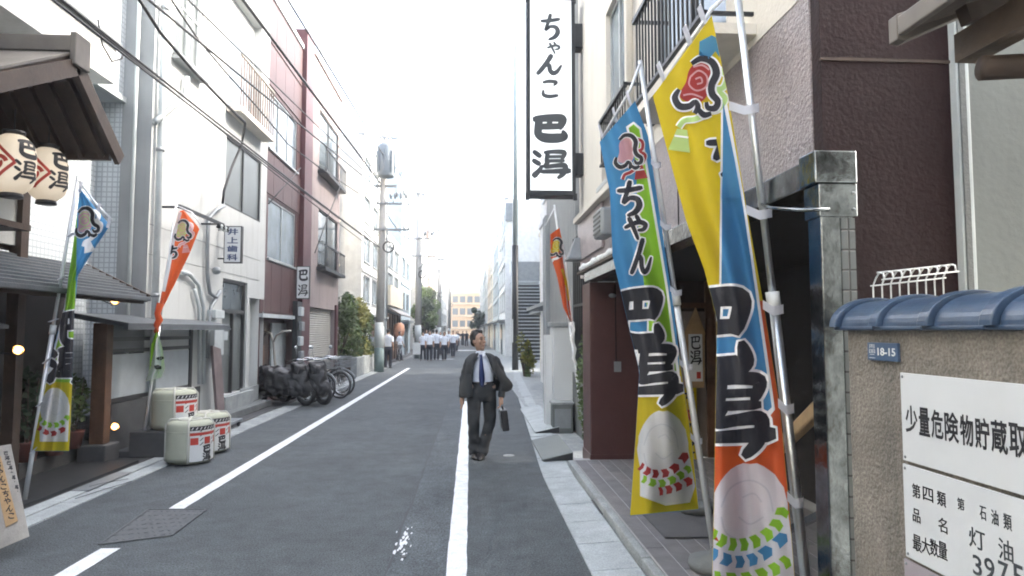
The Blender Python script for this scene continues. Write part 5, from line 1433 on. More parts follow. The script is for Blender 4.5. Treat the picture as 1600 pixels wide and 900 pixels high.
# ================================================================== straw wrapped sake barrels
def barrel(label, loc, rz=0.0, rad=.28, h=.50):
    t = thing('sake_barrel', label, 'barrel', (0,0,0), 'straw wrapped barrels')
    prof = [(.02,.0),(rad*.90,.0),(rad*.985,.03)] + [(rad*(1.0+.012*math.sin(math.pi*k/8)), .03+(h-.10)*k/8) for k in range(9)] + [(rad*.985,h-.04),(rad*.93,h-.01),(rad*.55,h+.012),(.02,h+.018)]
    MB().lathe(prof, (0,0,0), 36).build('body', M_STRAW, t, True)
    mb = MB(); mb.torus((0,0,h*.76), rad*1.012, .006, 'Z', 36, 5); mb.build('seam_cord', M_STRAW, t, True)
    def fc(arc, z, hh=0.0): return fn(arc/rad, z, hh)
    def fn(a, z, hh=0.0): return Vector(((rad*1.014+.004+hh)*math.sin(a), -(rad*1.014+.004+hh)*math.cos(a), z))
    def patch(a0, a1, z0, z1, m, nm, off=0.0, n=14):
        mb = MB(); vs = [fn(a0+(a1-a0)*k/n, z0, off) for k in range(n+1)] + [fn(a0+(a1-a0)*k/n, z1, off) for k in range(n+1)]
        mb.add(vs, [(k,k+1,n+k+2,n+k+1) for k in range(n)]); return mb.build(nm, m, t, True)
    A0, A1 = R(22), R(165)
    patch(A0, A1, .03, h-.05, M_SIGNW, 'print_ground', 0, 22)
    patch(A0, A1, h*.80, h*.90, M_INK, 'black_band', .0015, 22)
    mb = MB()
    for k in range(13):
        a = A0+.04+(A1-A0-.1)*k/13; mb.add([fn(a, h*.82, .003), fn(a+.05, h*.82, .003), fn(a+.12, h*.88, .003), fn(a+.07, h*.88, .003)], [(0,1,2,3)])
    mb.build('band_dashes', M_SIGNW, t)
    patch(A0, A1, h*.68, h*.75, M_REDINK, 'red_band', .0015, 22)
    for k in range(4):
        a = A0+(A1-A0)*k/4; patch(a+.02, a+.36, h*.46, h*.63, M_REDINK, 'red_block', .0015, 5)
        mb = MB()
        for j in range(4):
            z = h*.44+.055*j*h/.5; mb.add([fn(a+.40, z, .002), fn(a+.46, z, .002), fn(a+.62, z+.035, .002), fn(a+.56, z+.035, .002)], [(0,1,2,3)])
        mb.build('rope_print', M_INK, t)
    mb = MB()
    for a in (56, 112):
        for s, z in (('巴', .43), ('潟', .24)):
            mb = MB(); glyph_mesh(mb, s, R(a)*rad, h*z, R(a+24)*rad, h*(z-.18), .19 if s == '巴' else .12, fc); mb.build('character', M_INK, t)
    for a in (R(18), R(-80), R(110), R(200)):      # ropes over the top and down the side
        pts = [fn(a, z, .004) for z in (.01, h*.3, h*.6, h*.9)] + [Vector((math.sin(a)*rad*k, -math.cos(a)*rad*k, h+.018)) for k in (.85,.5,.1)]
        MB().tube(pts, .014, 6).build('rope', M_ROPE, t, True)
    MB().torus((0,0,h+.016), rad*.5, .014, 'Z', 24, 6).build('rope', M_ROPE, t, True)
    return place(t, loc, rz, label)
b0 = barrel('lower near straw wrapped barrel standing on the gutter edge', (on_y(291,700,8.95).x, 9.05, .022), 0.0, .275, .52)
b1 = copy_tree(b0); place(b1, (on_y(319,690,9.7).x, 9.82, .022), R(-6), 'straw wrapped barrel half hidden behind the lower near one')
b2 = copy_tree(b0); place(b2, (on_y(271,650,9.6).x, 9.62, .365), R(4), 'straw wrapped barrel raised on the stone plinth behind the other two')

# ================================================================== bicycles and a covered scooter
def bicycle(label):
    t = thing('bicycle', label, 'bicycle', (0,0,0), 'bicycles parked by the red building')
    Rw = .33
    for y in (-.52, .52):                          # front at -y
        w = MB().torus((0,y,Rw), Rw-.018, .019, 'X', 32, 8).build('wheel', M_RUBBER, t, True); ROOTM[w.name] = Matrix.Identity(4)
        MB().torus((0,y,Rw), Rw-.045, .011, 'X', 32, 6).build('rim', M_CHROME, w, True)
        mb = MB()
        for k in range(18):
            a = 2*math.pi*k/18; mb.tube([(.02*(-1)**k,y,Rw),(0,y+(Rw-.05)*math.cos(a),Rw+(Rw-.05)*math.sin(a))], .0022, 4)
        mb.build('spokes', M_CHROME, w)
        MB().tube([(-.05,y,Rw),(.05,y,Rw)], .022, 10).build('hub', M_CHROME, w, True)
        pts = [(0, y+(Rw+.03)*math.cos(a), Rw+(Rw+.03)*math.sin(a)) for a in [R(20+14*k) for k in range(11)]]
        MB().tube(pts, .022, 6).build('mudguard', M_GREYM, t, True)
    fr = MB()
    for a, b, r in (((0,-.40,.80),(0,-.05,.28),.018),((0,.17,.62),(0,-.05,.28),.016),((0,-.37,.72),(0,.10,.45),.015),((.05,.52,.33),(.04,-.03,.28),.01),((-.05,.52,.33),(-.04,-.03,.28),.01),
                    ((.05,.52,.33),(.03,.17,.60),.009),((-.05,.52,.33),(-.03,.17,.60),.009),((0,-.40,.80),(.05,-.52,.33),.012),((0,-.40,.80),(-.05,-.52,.33),.012),((0,-.40,.80),(0,-.35,.98),.014),((0,.17,.6),(0,.21,.78),.014)):
        fr.tube([a,b], r, 8)
    fr.build('frame', M_DARKM, t, True)
    MB().tube([(-.28,-.12,.98),(-.26,-.25,1.02),(-.10,-.36,1.0),(.10,-.36,1.0),(.26,-.25,1.02),(.28,-.12,.98)], .013, 8).build('handlebar', M_CHROME, t, True)
    for s in (-1,1): MB().tube([(s*.28,-.12,.98),(s*.28,-.02,.97)], .018, 8).build('grip', M_BLACK, t, True)
    mb = MB(); mb.loft([(0,.22,.78,.06,.10),(0,.22,.81,.11,.14),(0,.23,.835,.09,.12)], 14); mb.build('saddle', M_BLACK, t, True)
    bk_ = MB()
    x0, x1, y0, y1, z0, z1 = -.17, .17, -.80, -.48, .78, 1.0
    for k in range(7):
        x = x0+(x1-x0)*k/6; bk_.tube([(x,y0,z1),(x*.8,y0+.03,z0),(x*.8,y1-.03,z0),(x,y1,z1)], .004, 4)
    for z, s in ((z1,1),((z0+z1)/2,.92),(z0+.02,.84)): bk_.tube([(x0*s,y0,z),(x1*s,y0,z),(x1*s,y1,z),(x0*s,y1,z),(x0*s,y0,z)], .006, 4)
    bk_.build('basket', M_GREYM, t)
    cr = MB().torus((.045,-.05,.28), .085, .008, 'X', 20, 5); cr.tube([(.05,-.05,.28),(.07,.08,.18)], .009, 6); cr.tube([(-.05,-.05,.28),(-.07,-.18,.38)], .009, 6); cr.build('crank', M_CHROME, t, True)
    for p in ((.10,.08,.18),(-.10,-.18,.38)): MB().box(p[0]-.04,p[0]+.04,p[1]-.03,p[1]+.03,p[2]-.012,p[2]+.012).build('pedal', M_BLACK, t)
    rk = MB()
    for s in (-.06,.06): rk.tube([(s,.22,.70),(s,.75,.70),(s,.53,.34)], .006, 5)
    for k in range(4): rk.tube([(-.06,.30+.13*k,.70),(.06,.30+.13*k,.70)], .005, 4)
    rk.build('rear_rack', M_CHROME, t)
    return t
bk0 = bicycle('bicycle with pale rear wheel toward the street, nearest the lane line')
place(bk0, (-3.72, 17.3, .016), R(66))
for (x, y, a, lab) in ((-3.78, 17.95, 72, 'bicycle behind the one nearest the lane line'), (-3.95, 16.75, 62, 'bicycle squeezed between the black scooter and the other bicycles'), (-4.0, 18.6, 75, 'bicycle farthest from the camera by the shutter'), (-4.25, 17.5, 66, 'bicycle second from the shutter in the packed row'), (-4.2, 16.45, 64, 'bicycle behind the black covered scooter, nearest the red building')):
    place(copy_tree(bk0), (x, y, .016), R(a), lab)
sc_ = thing('covered_scooter', 'scooter under a crumpled black cover before the red building recess', 'scooter', (0,0,0))
mb = MB()
mb.loft([(0,0,.22,.20,.72),(0,0,.40,.27,.78),(0,.05,.62,.27,.70),(0,.12,.80,.22,.52),(0,.20,.86,.12,.34)], 22)
mb.loft([(0,-.50,.4,.16,.22),(0,-.46,.72,.20,.2),(0,-.40,.92,.30,.12),(0,-.40,1.0,.16,.07)], 18)
cv = mb.build('cover', M_COVER, sc_)
union(cv, .025, 4, .5)
rnd = random.Random(9)
from mathutils import noise as _noise
for v in cv.data.vertices:
    q = _noise.noise_vector(v.co*4.0)*.075 + _noise.noise_vector(v.co*10.0)*.035 + _noise.noise_vector(v.co*26.0)*.012; v.co += q
    if v.co.z < .35: v.co.x *= 1.0 + .12*math.sin(v.co.y*14)
for y in (-.62, .58):
    w = MB().torus((0,y,.24), .19, .05, 'X', 26, 8).build('wheel', M_RUBBER, sc_, True); ROOTM[w.name] = Matrix.Identity(4)
    MB().lathe([(.01,-.03),(.14,-.03),(.14,.03),(.01,.03)], (0,0,0), 18)
    MB().torus((0,y,.24), .13, .015, 'X', 22, 6).build('rim', M_CHROME, w, True)
for s in (-1,1):
    MB().tube([(s*.25,-.5,1.05),(s*.40,-.46,1.02)], .018, 8).build('grip', M_BLACK, sc_, True)
    MB().tube([(s*.22,-.5,1.08),(s*.30,-.52,1.28)], .006, 6).build('mirror_stem', M_CHROME, sc_, True)
    MB().ball((s*.31,-.52,1.31), (.06,.015,.04), 10, 6).build('mirror', M_CHROME, sc_, True)
mb = MB(); mb.tube([(.22,.1,.26),(.24,.4,.27),(.25,.72,.32)], [.03,.045,.05], 10); mb.build('exhaust', M_CHROME, sc_, True)
mb = MB(); mb.loft([(0,.70,.52,.05,.03),(0,.74,.58,.06,.03),(0,.70,.63,.05,.03)], 10); mb.build('tail_lamp', M_REDINK, sc_, True)
MB().box(-.09, .09, .79, .80, .36, .48).build('number_plate', M_SIGNW, sc_)
place(sc_, (-3.86, 15.95, .016), R(60))
place(copy_tree(sc_), (-4.30, 15.75, .016), R(74), 'second black covered scooter against the red building recess')

# ================================================================== flags
def poly_path(pts, v):
    """pts: list of (v, px, py)"""
    for a, b in zip(pts, pts[1:]):
        if v <= b[0]:
            t = (v-a[0])/(b[0]-a[0]); return a[1]+(b[1]-a[1])*t, a[2]+(b[2]-a[2])*t
    a, b = pts[-2], pts[-1]; t = (v-a[0])/(b[0]-a[0]); return a[1]+(b[1]-a[1])*t, a[2]+(b[2]-a[2])*t
class Flag:
    """cloth hung at depth D: outline measured in the photograph, folds added in depth"""
    def __init__(s, root, L, Rr, D, fold, NU=18, NV=56):
        s.root, s.D, s.fold, s.NU, s.NV = root, D, fold, NU, NV
        def prep(E):
            d = [0.0]
            for a, b in zip(E, E[1:]): d.append(d[-1] + math.hypot(b[0]-a[0], b[1]-a[1]))
            return [(q/d[-1], e[0], e[1]) for q, e in zip(d, E)]
        s.L, s.R = prep(L), prep(Rr)
    def px(s, u, v):
        a, b = poly_path(s.L, v), poly_path(s.R, v); return a[0]+(b[0]-a[0])*u, a[1]+(b[1]-a[1])*u
    def at(s, u, v, off=0.0):
        x, y = s.px(u, v); return on_y(x, y, s.D + s.fold(u, v) - off)
    def inv(s, x, y):
        u, v = .5, .5
        for _ in range(14):
            a = s.px(u, v); e = (x-a[0], y-a[1])
            if abs(e[0])+abs(e[1]) < .02: break
            h = .004; b = s.px(u+h, v); c = s.px(u, v+h)
            j = ((b[0]-a[0])/h, (c[0]-a[0])/h, (b[1]-a[1])/h, (c[1]-a[1])/h); det = j[0]*j[3]-j[1]*j[2]
            if abs(det) < 1e-6: break
            u += max(-.4, min(.4, (j[3]*e[0]-j[1]*e[1])/det)); v += max(-.25, min(.25, (j[0]*e[1]-j[2]*e[0])/det))
            v = max(-.2, min(1.2, v)); u = max(-3, min(4, u))
        return u, v
    def cloth(s, m, name='cloth'):
        mb = MB()
        for j in range(s.NV+1):
            for i in range(s.NU+1): mb.v.append(tuple(s.at(i/s.NU, j/s.NV)))
        for j in range(s.NV):
            for i in range(s.NU):
                a = j*(s.NU+1)+i; mb.f.append((a, a+1, a+s.NU+2, a+s.NU+1))
        return mb.build(name, m, s.root, True)
    def decal(s, name, m, polys, layer, px=True, clip=(0,1,0,1)):
        bm = bmesh.new()
        for P in polys:
            if px:
                D = []
                for p, q in zip(P, P[1:]+P[:1]):
                    k = max(1, int(math.hypot(q[0]-p[0], q[1]-p[1])/9)); D += [(p[0]+(q[0]-p[0])*t/k, p[1]+(q[1]-p[1])*t/k) for t in range(k)]
                P = D
            Q = [s.inv(*p) if px else p for p in P]
            try: bm.faces.new([bm.verts.new((q[0], q[1], 0)) for q in Q])
            except Exception: pass
        bmesh.ops.triangulate(bm, faces=bm.faces[:])
        def cut(co, no, **k): bmesh.ops.bisect_plane(bm, geom=bm.verts[:]+bm.edges[:]+bm.faces[:], plane_co=co, plane_no=no, dist=1e-6, **k)
        cut((clip[0]+.004,0,0), (-1,0,0), clear_outer=True); cut((clip[1]-.004,0,0), (1,0,0), clear_outer=True)
        cut((0,clip[2]+.001,0), (0,-1,0), clear_outer=True); cut((0,clip[3]-.001,0), (0,1,0), clear_outer=True)
        if not bm.faces: bm.free(); return None
        us = [v.co.x for v in bm.verts]; vs = [v.co.y for v in bm.verts]
        for i in range(1, s.NU):
            if min(us) < i/s.NU < max(us): cut((i/s.NU,0,0), (1,0,0))
        for j in range(1, s.NV):
            if min(vs) < j/s.NV < max(vs): cut((0,j/s.NV,0), (0,1,0))
        mb = MB(); bm.verts.index_update()
        mb.v = [tuple(s.at(v.co.x, v.co.y, layer)) for v in bm.verts]; mb.f = [tuple(v.index for v in f.verts) for f in bm.faces]
        bm.free()
        return mb.build(name, m, s.root, True)
    def glyph(s, name, ch, box, w, layer, ink, outline, ow, clip=(0,1,0,1)):
        for (nm, mm, g, ly) in ((name+'_outline', outline, ow, layer), (name, ink, 0.0, layer+.004)):
            polys = []
            for (L, Q) in glyph2d(ch, box[0], box[1], box[2], box[3], w, g):
                for i in range(len(L)-1): polys.append([L[i], L[i+1], Q[i+1], Q[i]])
            s.decal(nm, mm, polys, ly, True, clip)
def blob(cx, cy, rx, ry, n=22, wob=0.0, seed=1, a0=0, a1=360):
    rnd = random.Random(seed)
    return [(cx+rx*(1+rnd.uniform(-wob,wob))*math.cos(R(a0+(a1-a0)*k/n)), cy+ry*(1+rnd.uniform(-wob,wob))*math.sin(R(a0+(a1-a0)*k/n))) for k in range(n)]
def band(pts, w):
    """ribbon quads along a photograph path"""
    P = smooth_path([(p[0], p[1], p[2] if len(p) > 2 else 1) for p in pts], 5); m = len(P); L, Q = [], []
    for i in range(m):
        a, b = P[max(i-1,0)], P[min(i+1,m-1)]; dx, dy = b[0]-a[0], b[1]-a[1]; q = math.hypot(dx,dy) or 1
        L.append((P[i][0]-dy/q*w*P[i][2]/2, P[i][1]+dx/q*w*P[i][2]/2)); Q.append((P[i][0]+dy/q*w*P[i][2]/2, P[i][1]-dx/q*w*P[i][2]/2))
    return [[L[i], L[i+1], Q[i+1], Q[i]] for i in range(m-1)]
def flag_pole(root, pts, D, r0, bars, base_z=.02, m=None):
    m = m or M_POLE
    P = [on_y(p[0], p[1], D) for p in pts]
    d = (P[-1]-P[0]); d /= d.z; foot = P[-1] + d*(base_z+.0-P[-1].z)
    n = 3; q = foot.lerp(P[0], .52)
    MB().tube([foot, q], r0, 10).build('lower_pole', m, root, True)
    MB().tube([q, P[0]], r0*.72, 10).build('upper_pole', m, root, True)
    MB().tube([q-(P[0]-foot).normalized()*.04, q+(P[0]-foot).normalized()*.05], r0*1.35, 10).build('joint', M_SIGNW, root, True)
    return foot
def ties(root, flag, pole_pts, D, vs, m, w=.028):
    for v in vs:
        a = flag.at(.985, v, .012); x, y = flag.px(1, v)
        # nearest pole point at the same height
        for p, q in zip(pole_pts, pole_pts[1:]):
            if p[1] <= y+6 <= q[1]:
                t = (y+6-p[1])/(q[1]-p[1]); px_ = p[0]+(q[0]-p[0])*t; break
        else: continue
        b = on_y(px_, y+8, D)
        off = Vector((0,-.030,0)); mid = a.lerp(b, .55)+Vector((0,-.02,-.02))
        P = [a, mid, b+off+Vector((.012,0,0)), b+Vector((.024,.0,.0))]
        mb = MB(); 
        for k, p in enumerate(P): mb.v += [tuple(p+Vector((0,0,w/2))), tuple(p-Vector((0,0,w/2)))]
        mb.f = [(2*k,2*k+1,2*k+3,2*k+2) for k in range(len(P)-1)]
        mb.build('tie', m, root, True)
def weight(root, foot):
    MB().lathe([(.02,0),(.17,0),(.19,.03),(.18,.07),(.05,.09),(.04,.16),(.03,.16)], (foot.x, foot.y, foot.z), 18).build('foot_weight', M_CONC_D, root, True)
def wrestler(F, cx, cy, rx, ry, layer, ropes, apron):
    """pale round figure with coloured rope and apron, as printed at the foot of each banner"""
    F.decal('figure', C_WHT, [blob(cx, cy, rx, ry, 36, .02, 3)], layer)
    k = [[(cx-rx*.75, cy-ry*.1), (cx-rx*.5, cy-ry*.5), (cx, cy-ry*.65), (cx+rx*.45, cy-ry*.45), (cx+rx*.6, cy)], [(cx-rx*.3, cy+ry*.1), (cx, cy+ry*.25), (cx+rx*.35, cy+ry*.1)], [(cx-rx*.75, cy+ry*.1), (cx-rx*.6, cy+ry*.45), (cx-rx*.1, cy+ry*.62)],[(cx-rx*.2,cy-ry*.3),(cx+rx*.1,cy-ry*.38),(cx+rx*.3,cy-ry*.2)]]
    for p in k: F.decal('figure_line', C_SHAD, band(p, rx*.05), layer+.003)
    F.decal('apron', C_WHT, [apron], layer+.0015)
    for i, (path, w, m) in enumerate(ropes):
        pts = smooth_path([(p[0], p[1], 1) for p in path], 4); n = len(pts); polys = []
        for j in range(0, n-1, 2):
            a, b = pts[j], pts[min(j+1,n-1)]; dx, dy = b[0]-a[0], b[1]-a[1]; q = math.hypot(dx,dy) or 1; nx, ny = -dy/q*w/2, dx/q*w/2; ex, ey = dx*.45, dy*.45
            polys.append([(a[0]+nx-ex*.3,a[1]+ny-ey*.3),(b[0]+nx,b[1]+ny),(b[0]+ex,b[1]+ey),(b[0]-nx,b[1]-ny),(a[0]-nx-ex*.3,a[1]-ny-ey*.3),(a[0]+ex*.3,a[1]+ey*.3)])
        F.decal('rope_print', m, polys, layer+.004+.001*i)
def fan_crest(F, cx, cy, s, layer, tilt=0.0, face=C_RED, knot=C_LGRN, tassel=None):
    """referee fan: waisted dark outline, coloured face, cord and tassel"""
    def T(p):
        c, n = math.cos(R(tilt)), math.sin(R(tilt)); return (cx+s*(p[0]*c-p[1]*n), cy+s*(p[0]*n+p[1]*c))
    inn = [(-.20,-.82),(.10,-.95),(.38,-.80),(.46,-.50),(.34,-.12),(.36,.15),(.20,.42),(-.15,.52),(-.50,.42),(-.56,.20),(-.42,-.15),(-.38,-.55)]
    inn = [(p[0], p[1]) for p in smooth_path(inn[-1:]+inn+inn[:2], 4)[4:-4]]
    strokes = [[(-.32,-.80,.7),(-.02,-1.02,1),(.36,-.95,1.2),(.56,-.60,1.3),(.46,-.18,1.2),(.52,.12,1.2),(.74,.34,1.1),(.68,.58,1.1),(.44,.60,.9),(.36,.42,.6)],
               [(-.62,.12,.6),(-.72,.42,1.1),(-.52,.68,1.2),(-.20,.64,1.1),(-.02,.46,.8),(.10,.62,1.0),(.02,.86,.7)], [(.12,.70,.8),(.34,.86,1.1),(.58,.78,.7)]]
    if knot is C_LINE: face2 = C_LGRN
    else: face2 = C_PINK
    for k_ in ([(.60,-.75),(.92,-.55),(.86,-.15),(.58,-.05)], [(.70,.0),(.98,.22),(.80,.60),(.55,.70)], [(.40,.85),(.05,1.05),(-.30,1.15),(-.45,1.40)]):
        F.decal('cord_line', C_LINE, band([T(p) for p in k_], s*.26), layer); F.decal('cord', knot, band([T(p) for p in k_], s*.17), layer+.002)
    F.decal('crest_face', face, [[T(p) for p in inn]], layer+.004)
    for st in strokes: F.decal('crest_outline', C_LINE, band([T(p[:2])+(p[2],) for p in st], s*.30), layer+.005)
    for st in strokes: F.decal('crest', C_BLK, band([T(p[:2])+(p[2],) for p in st], s*.20), layer+.008)
    for st in ([(-.30,-.35),(-.05,-.60),(.25,-.45),(.28,-.10),(-.02,.08),(-.30,-.08),(-.30,-.35)], [(-.12,-.30),(.05,-.38),(.12,-.22),(-.04,-.14)], [(-.45,.30),(-.15,.22),(.22,.30)], [(-.25,-.70),(.05,-.80),(.30,-.68)]):
        F.decal('crest_line', face2, band([T(p) for p in st], s*.06), layer+.011)
    if tassel:
        F.decal('tassel', knot, [[T((tassel[0]-.2,tassel[1]-.3)), T((tassel[0]+.15,tassel[1]-.3)), T((tassel[0]+.35,tassel[1]+.45)), T((tassel[0]-.4,tassel[1]+.45))]], layer+.002)
        F.decal('tassel_line', C_LINE, band([T((tassel[0]-.25,tassel[1]-.05)), T((tassel[0]+.22,tassel[1]-.05))], s*.06), layer+.004)

# ---- right, nearest: yellow, blue, orange
f1 = thing('banner_flag', 'nearest banner, yellow top with blue sweep and orange foot on a steel pole', 'flag', (1.5, 3.15, 0), 'restaurant banner flags')
D1 = 3.15
F1 = Flag(f1, [(1020,150),(1044,240),(1072,345),(1100,420),(1120,500),(1118,620),(1116,760),(1112,930)],
              [(1112,24),(1138,150),(1164,310),(1193,475),(1219,640),(1232,780),(1244,930)], D1,
          lambda u, v: .05*math.sin(6.0*u+1.0+4*v)*(.4+v) + .10*(1-u)*(1-v) + .035*math.cos(11*u-5*v)*min(1,3*v))
F1.cloth(C_YEL)
F1.decal('orange_foot', C_ORG, [[(1000,640),(1185,640),(1187,470),(1260,470),(1300,960),(1000,960)]], .004)
F1.decal('sweep_line', C_LINE, [[(1127,150),(1134,150),(1152,250),(1166,330),(1185,458),(1199,555),(1211,640),(1198,656),(1060,656),(1060,520),(1124,445)]], .008)
F1.decal('blue_sweep', C_BLUE, [[(1130,160),(1132,170),(1148,250),(1162,330),(1181,460),(1195,560),(1206,636),(1194,648),(1060,650),(1060,524),(1127,448)]], .012)
F1.glyph('character', 'ち', (1100,205,1165,275), .16, .018, C_BLK, C_LINE, 3.2, (0,.72,0,1))
F1.decal('fold_cover', C_BLUE, [[(1131,168),(1148,250),(1158,310),(1128,310)]], .024)
F1.glyph('character', '巴', (1062,452,1168,582), .24, .018, C_BLK, C_LINE, 4)
F1.glyph('character', '潟', (1078,588,1196,708), .15, .018, C_BLK, C_LINE, 4.5)
fan_crest(F1, 1090, 138, 46, .008, 8, C_RED, C_LGRN, (-.3,1.75))
F1.decal('crest_ribbon', C_BLUE, [[(1093,65),(1112,55),(1126,62),(1124,90),(1118,80),(1108,92),(1104,80),(1092,86)]], .016)
wrestler(F1, 1172, 800, 60, 76, .016, [([(1112,835),(1140,850),(1175,848),(1210,825),(1226,790)], 20, C_GRN), ([(1112,865),(1150,878),(1190,868),(1232,832)], 19, C_BLUE), ([(1116,902),(1160,905),(1205,892),(1236,872)], 20, C_GRN)],
    [(1090,830),(1130,850),(1200,838),(1230,790),(1250,940),(1090,940)])
PP1 = [(1150,-30),(1184,210),(1216,480),(1238,690),(1262,930)]
foot = flag_pole(f1, PP1, D1+.03, .024, None, .1, M_ALU); weight(f1, foot)
ties(f1, F1, PP1, D1+.03, (.155,.335,.50,.67,.83), C_WHT, .045)
a, b = on_y(1150,-22,D1), on_y(1030,140,D1+.15)
MB().tube([a, on_y(1112,14,D1), b], .010, 8).build('top_arm', M_POLE, f1, True)
for t in (.1, .35, .8):
    p = F1.at(.99-t, 0.0); q = p + Vector((-.03,0,.09)); mb = MB(); mb.obox(p, q, .004, .05, (0,1,0)); mb.build('top_tie', C_WHT, f1)

# ---- right, second: blue, green sweep, yellow foot
f2 = thing('banner_flag', 'blue banner with green sweep and yellow foot behind the nearest banner', 'flag', (1.4, 4.5, 0), 'restaurant banner flags')
D2 = 4.5
F2 = Flag(f2, [(937,222),(953,300),(957,400),(980,500),(999,580),(993,680),(984,806)], [(992,158),(1012,210),(1030,330),(1050,465),(1066,590),(1080,680),(1092,796)], D2,
          lambda u, v: .06*math.sin(5.5*u+3*v)*(.5+v) + .12*(1-u)*(1-v) + .03*math.cos(12*u-6*v))
F2.cloth(C_BLUE)
F2.decal('yellow_foot', C_YEL, [[(950,615),(1040,618),(1062,590),(1058,470),(1120,470),(1120,840),(950,840)]], .004)
F2.decal('sweep_line', C_LINE, [[(978,198),(990,190),(1002,200),(1024,330),(1044,450),(1062,585),(1056,600),(1008,600),(1012,470),(1010,330),(1000,240),(990,208),(980,206)]], .008)
F2.decal('green_sweep', C_GRN, [[(982,200),(990,194),(999,202),(1020,330),(1040,450),(1057,582),(1050,594),(1011,596),(1015,470),(1014,330),(1004,240),(993,204)]], .012)
F2.glyph('character', 'ち', (962,284,1006,338), .17, .018, C_BLK, C_LINE, 2.4)
F2.glyph('character', 'ゃ', (976,338,1012,374), .18, .018, C_BLK, C_LINE, 2.2)
F2.glyph('character', 'ん', (985,374,1018,428), .20, .018, C_BLK, C_LINE, 2.2)
F2.glyph('character', '巴', (962,452,1032,538), .24, .018, C_BLK, C_LINE, 3)
F2.glyph('character', '潟', (972,542,1056,628), .15, .018, C_BLK, C_LINE, 3.2)
fan_crest(F2, 980, 240, 28, .016, -8, C_PINK, C_RED, (.6,1.05))
wrestler(F2, 1036, 702, 40, 60, .016, [([(1000,728),(1020,740),(1050,735),(1076,705)], 13, C_RED), ([(1004,748),(1030,756),(1060,745),(1080,728)], 12, C_GRN), ([(1030,768),(1055,762),(1084,748)], 13, C_RED)],
    [(1000,720),(1030,738),(1075,700),(1086,760),(1078,785),(1040,790),(1000,775)])
PP2 = [(1000,95),(1040,330),(1064,480),(1086,640),(1108,810)]
foot = flag_pole(f2, PP2, D2+.03, .022, None, .1); weight(f2, foot)
ties(f2, F2, PP2, D2+.03, (.15,.30,.46,.64,.82), C_WHT, .04)
MB().tube([on_y(1000,100,D2), on_y(985,140,D2), on_y(942,214,D2+.15)], .010, 8).build('top_arm', M_POLE, f2, True)
for t in (.1, .5, .9):
    p = F2.at(.99-t, 0.0); q = p + Vector((-.03,0,.10)); mb = MB(); mb.obox(p, q, .004, .05, (0,1,0)); mb.build('top_tie', C_WHT, f2)

# ---- right, far: orange
f3 = thing('banner_flag', 'small orange banner on a thin pole beside the white pier', 'flag', (1.5, 10.2, 0), 'restaurant banner flags')
D3 = 10.0
F3 = Flag(f3, [(860,366),(860,400),(870,430),(880,480),(890,500)], [(874,356),(884,400),(889,450),(893,490),(895,503)], D3, lambda u, v: .08*math.sin(7*u+4*v), 8, 24)
F3.cloth(C_ORG)
fan_crest(F3, 869, 388, 15, .010, 0, C_YEL, C_LINE)
F3.decal('pale_edge', C_LINE, [[(876,372),(886,400),(892,450),(896,503),(893,503),(887,450),(880,410)]], .008)
F3.decal('print', C_YEL, band([(878,420),(884,440),(888,470)], 4), .014)
PP3 = [(866,320),(880,420),(895,510),(905,600),(914,690)]
foot = flag_pole(f3, PP3, D3+.05, .020, None, .02)
MB().tube([on_y(866,325,D3), on_y(852,352,D3)], .008, 6).build('top_arm', M_POLE, f3, True)
mb = MB(); mb.tube([on_y(p[0],p[1],D3-.02) for p in ((893,503),(897,515),(893,530),(899,545),(896,560),(902,572))], [.03,.018,.026,.018,.026,.012], 6); mb.build('twisted_end', C_LINE, f3, True)

# ---- left near: blue, green, yellow
f4 = thing('banner_flag', 'blue banner with green sweep on white pole before the left restaurant', 'flag', (-4.55, 6.9, 0), 'restaurant banner flags')
D4 = 6.95
F4 = Flag(f4, [(125,296),(112,400),(100,480),(80,560),(64,630),(50,705)], [(126,296),(172,352),(150,385),(122,430),(116,490),(113,600),(111,650),(108,705)], D4,
          lambda u, v: .05*math.sin(6*u+4*v) + .04*math.cos(11*u))
F4.cloth(C_BLUE)
F4.decal('yellow_foot', C_YEL, [[(30,600),(80,560),(80,590),(120,596),(125,720),(30,720)]], .004)
F4.decal('green_sweep', C_GRN, [[(121,320),(119,420),(117,500),(118,598),(72,596),(82,558),(98,490),(108,400)]], .008)
F4.decal('sweep_line', C_LINE, band([(121,318),(110,395),(99,488),(84,552),(74,596)], 2.5), .010)
fan_crest(F4, 134, 350, 24, .010, -12, C_PINK, C_LINE, (-.1,1.4))
F4.glyph('character', '巴', (94,486,132,540), .26, .014, C_BLK, C_LINE, 2)
F4.glyph('character', '潟', (76,544,128,596), .18, .014, C_BLK, C_LINE, 2)
wrestler(F4, 86, 640, 23, 34, .012, [([(62,655),(75,664),(95,662),(108,648)], 8, C_GRN), ([(60,668),(80,678),(104,668)], 8, C_RED)], [(62,655),(85,668),(108,650),(106,690),(62,690)])
PP4 = [(122,275),(104,380),(84,480),(66,590),(40,772)]
def tie4():
    for (x0,y0,x1,y1) in ((106,370,112,366),(92,437,100,433),(77,503,86,500),(68,568,74,562),(58,635,64,630),(48,708,56,700)):
        MB().obox(on_y(x0,y0,D4-.03), on_y(x1+4,y1-2,D4-.03), .004, .05, (0,1,0)).build('tie', C_WHT, f4)
flag_pole(f4, PP4, D4+.03, .022, None, .02); tie4()
MB().tube([on_y(122,282,D4), on_y(150,318,D4), on_y(176,345,D4)], .009, 8).build('top_arm', M_POLE, f4, True)
for (x, y) in ((128,284),(156,318),(172,340)): MB().obox(on_y(x,y,D4-.02), on_y(x-4,y+16,D4-.02), .004, .05, (0,1,0)).build('top_tie', C_WHT, f4)

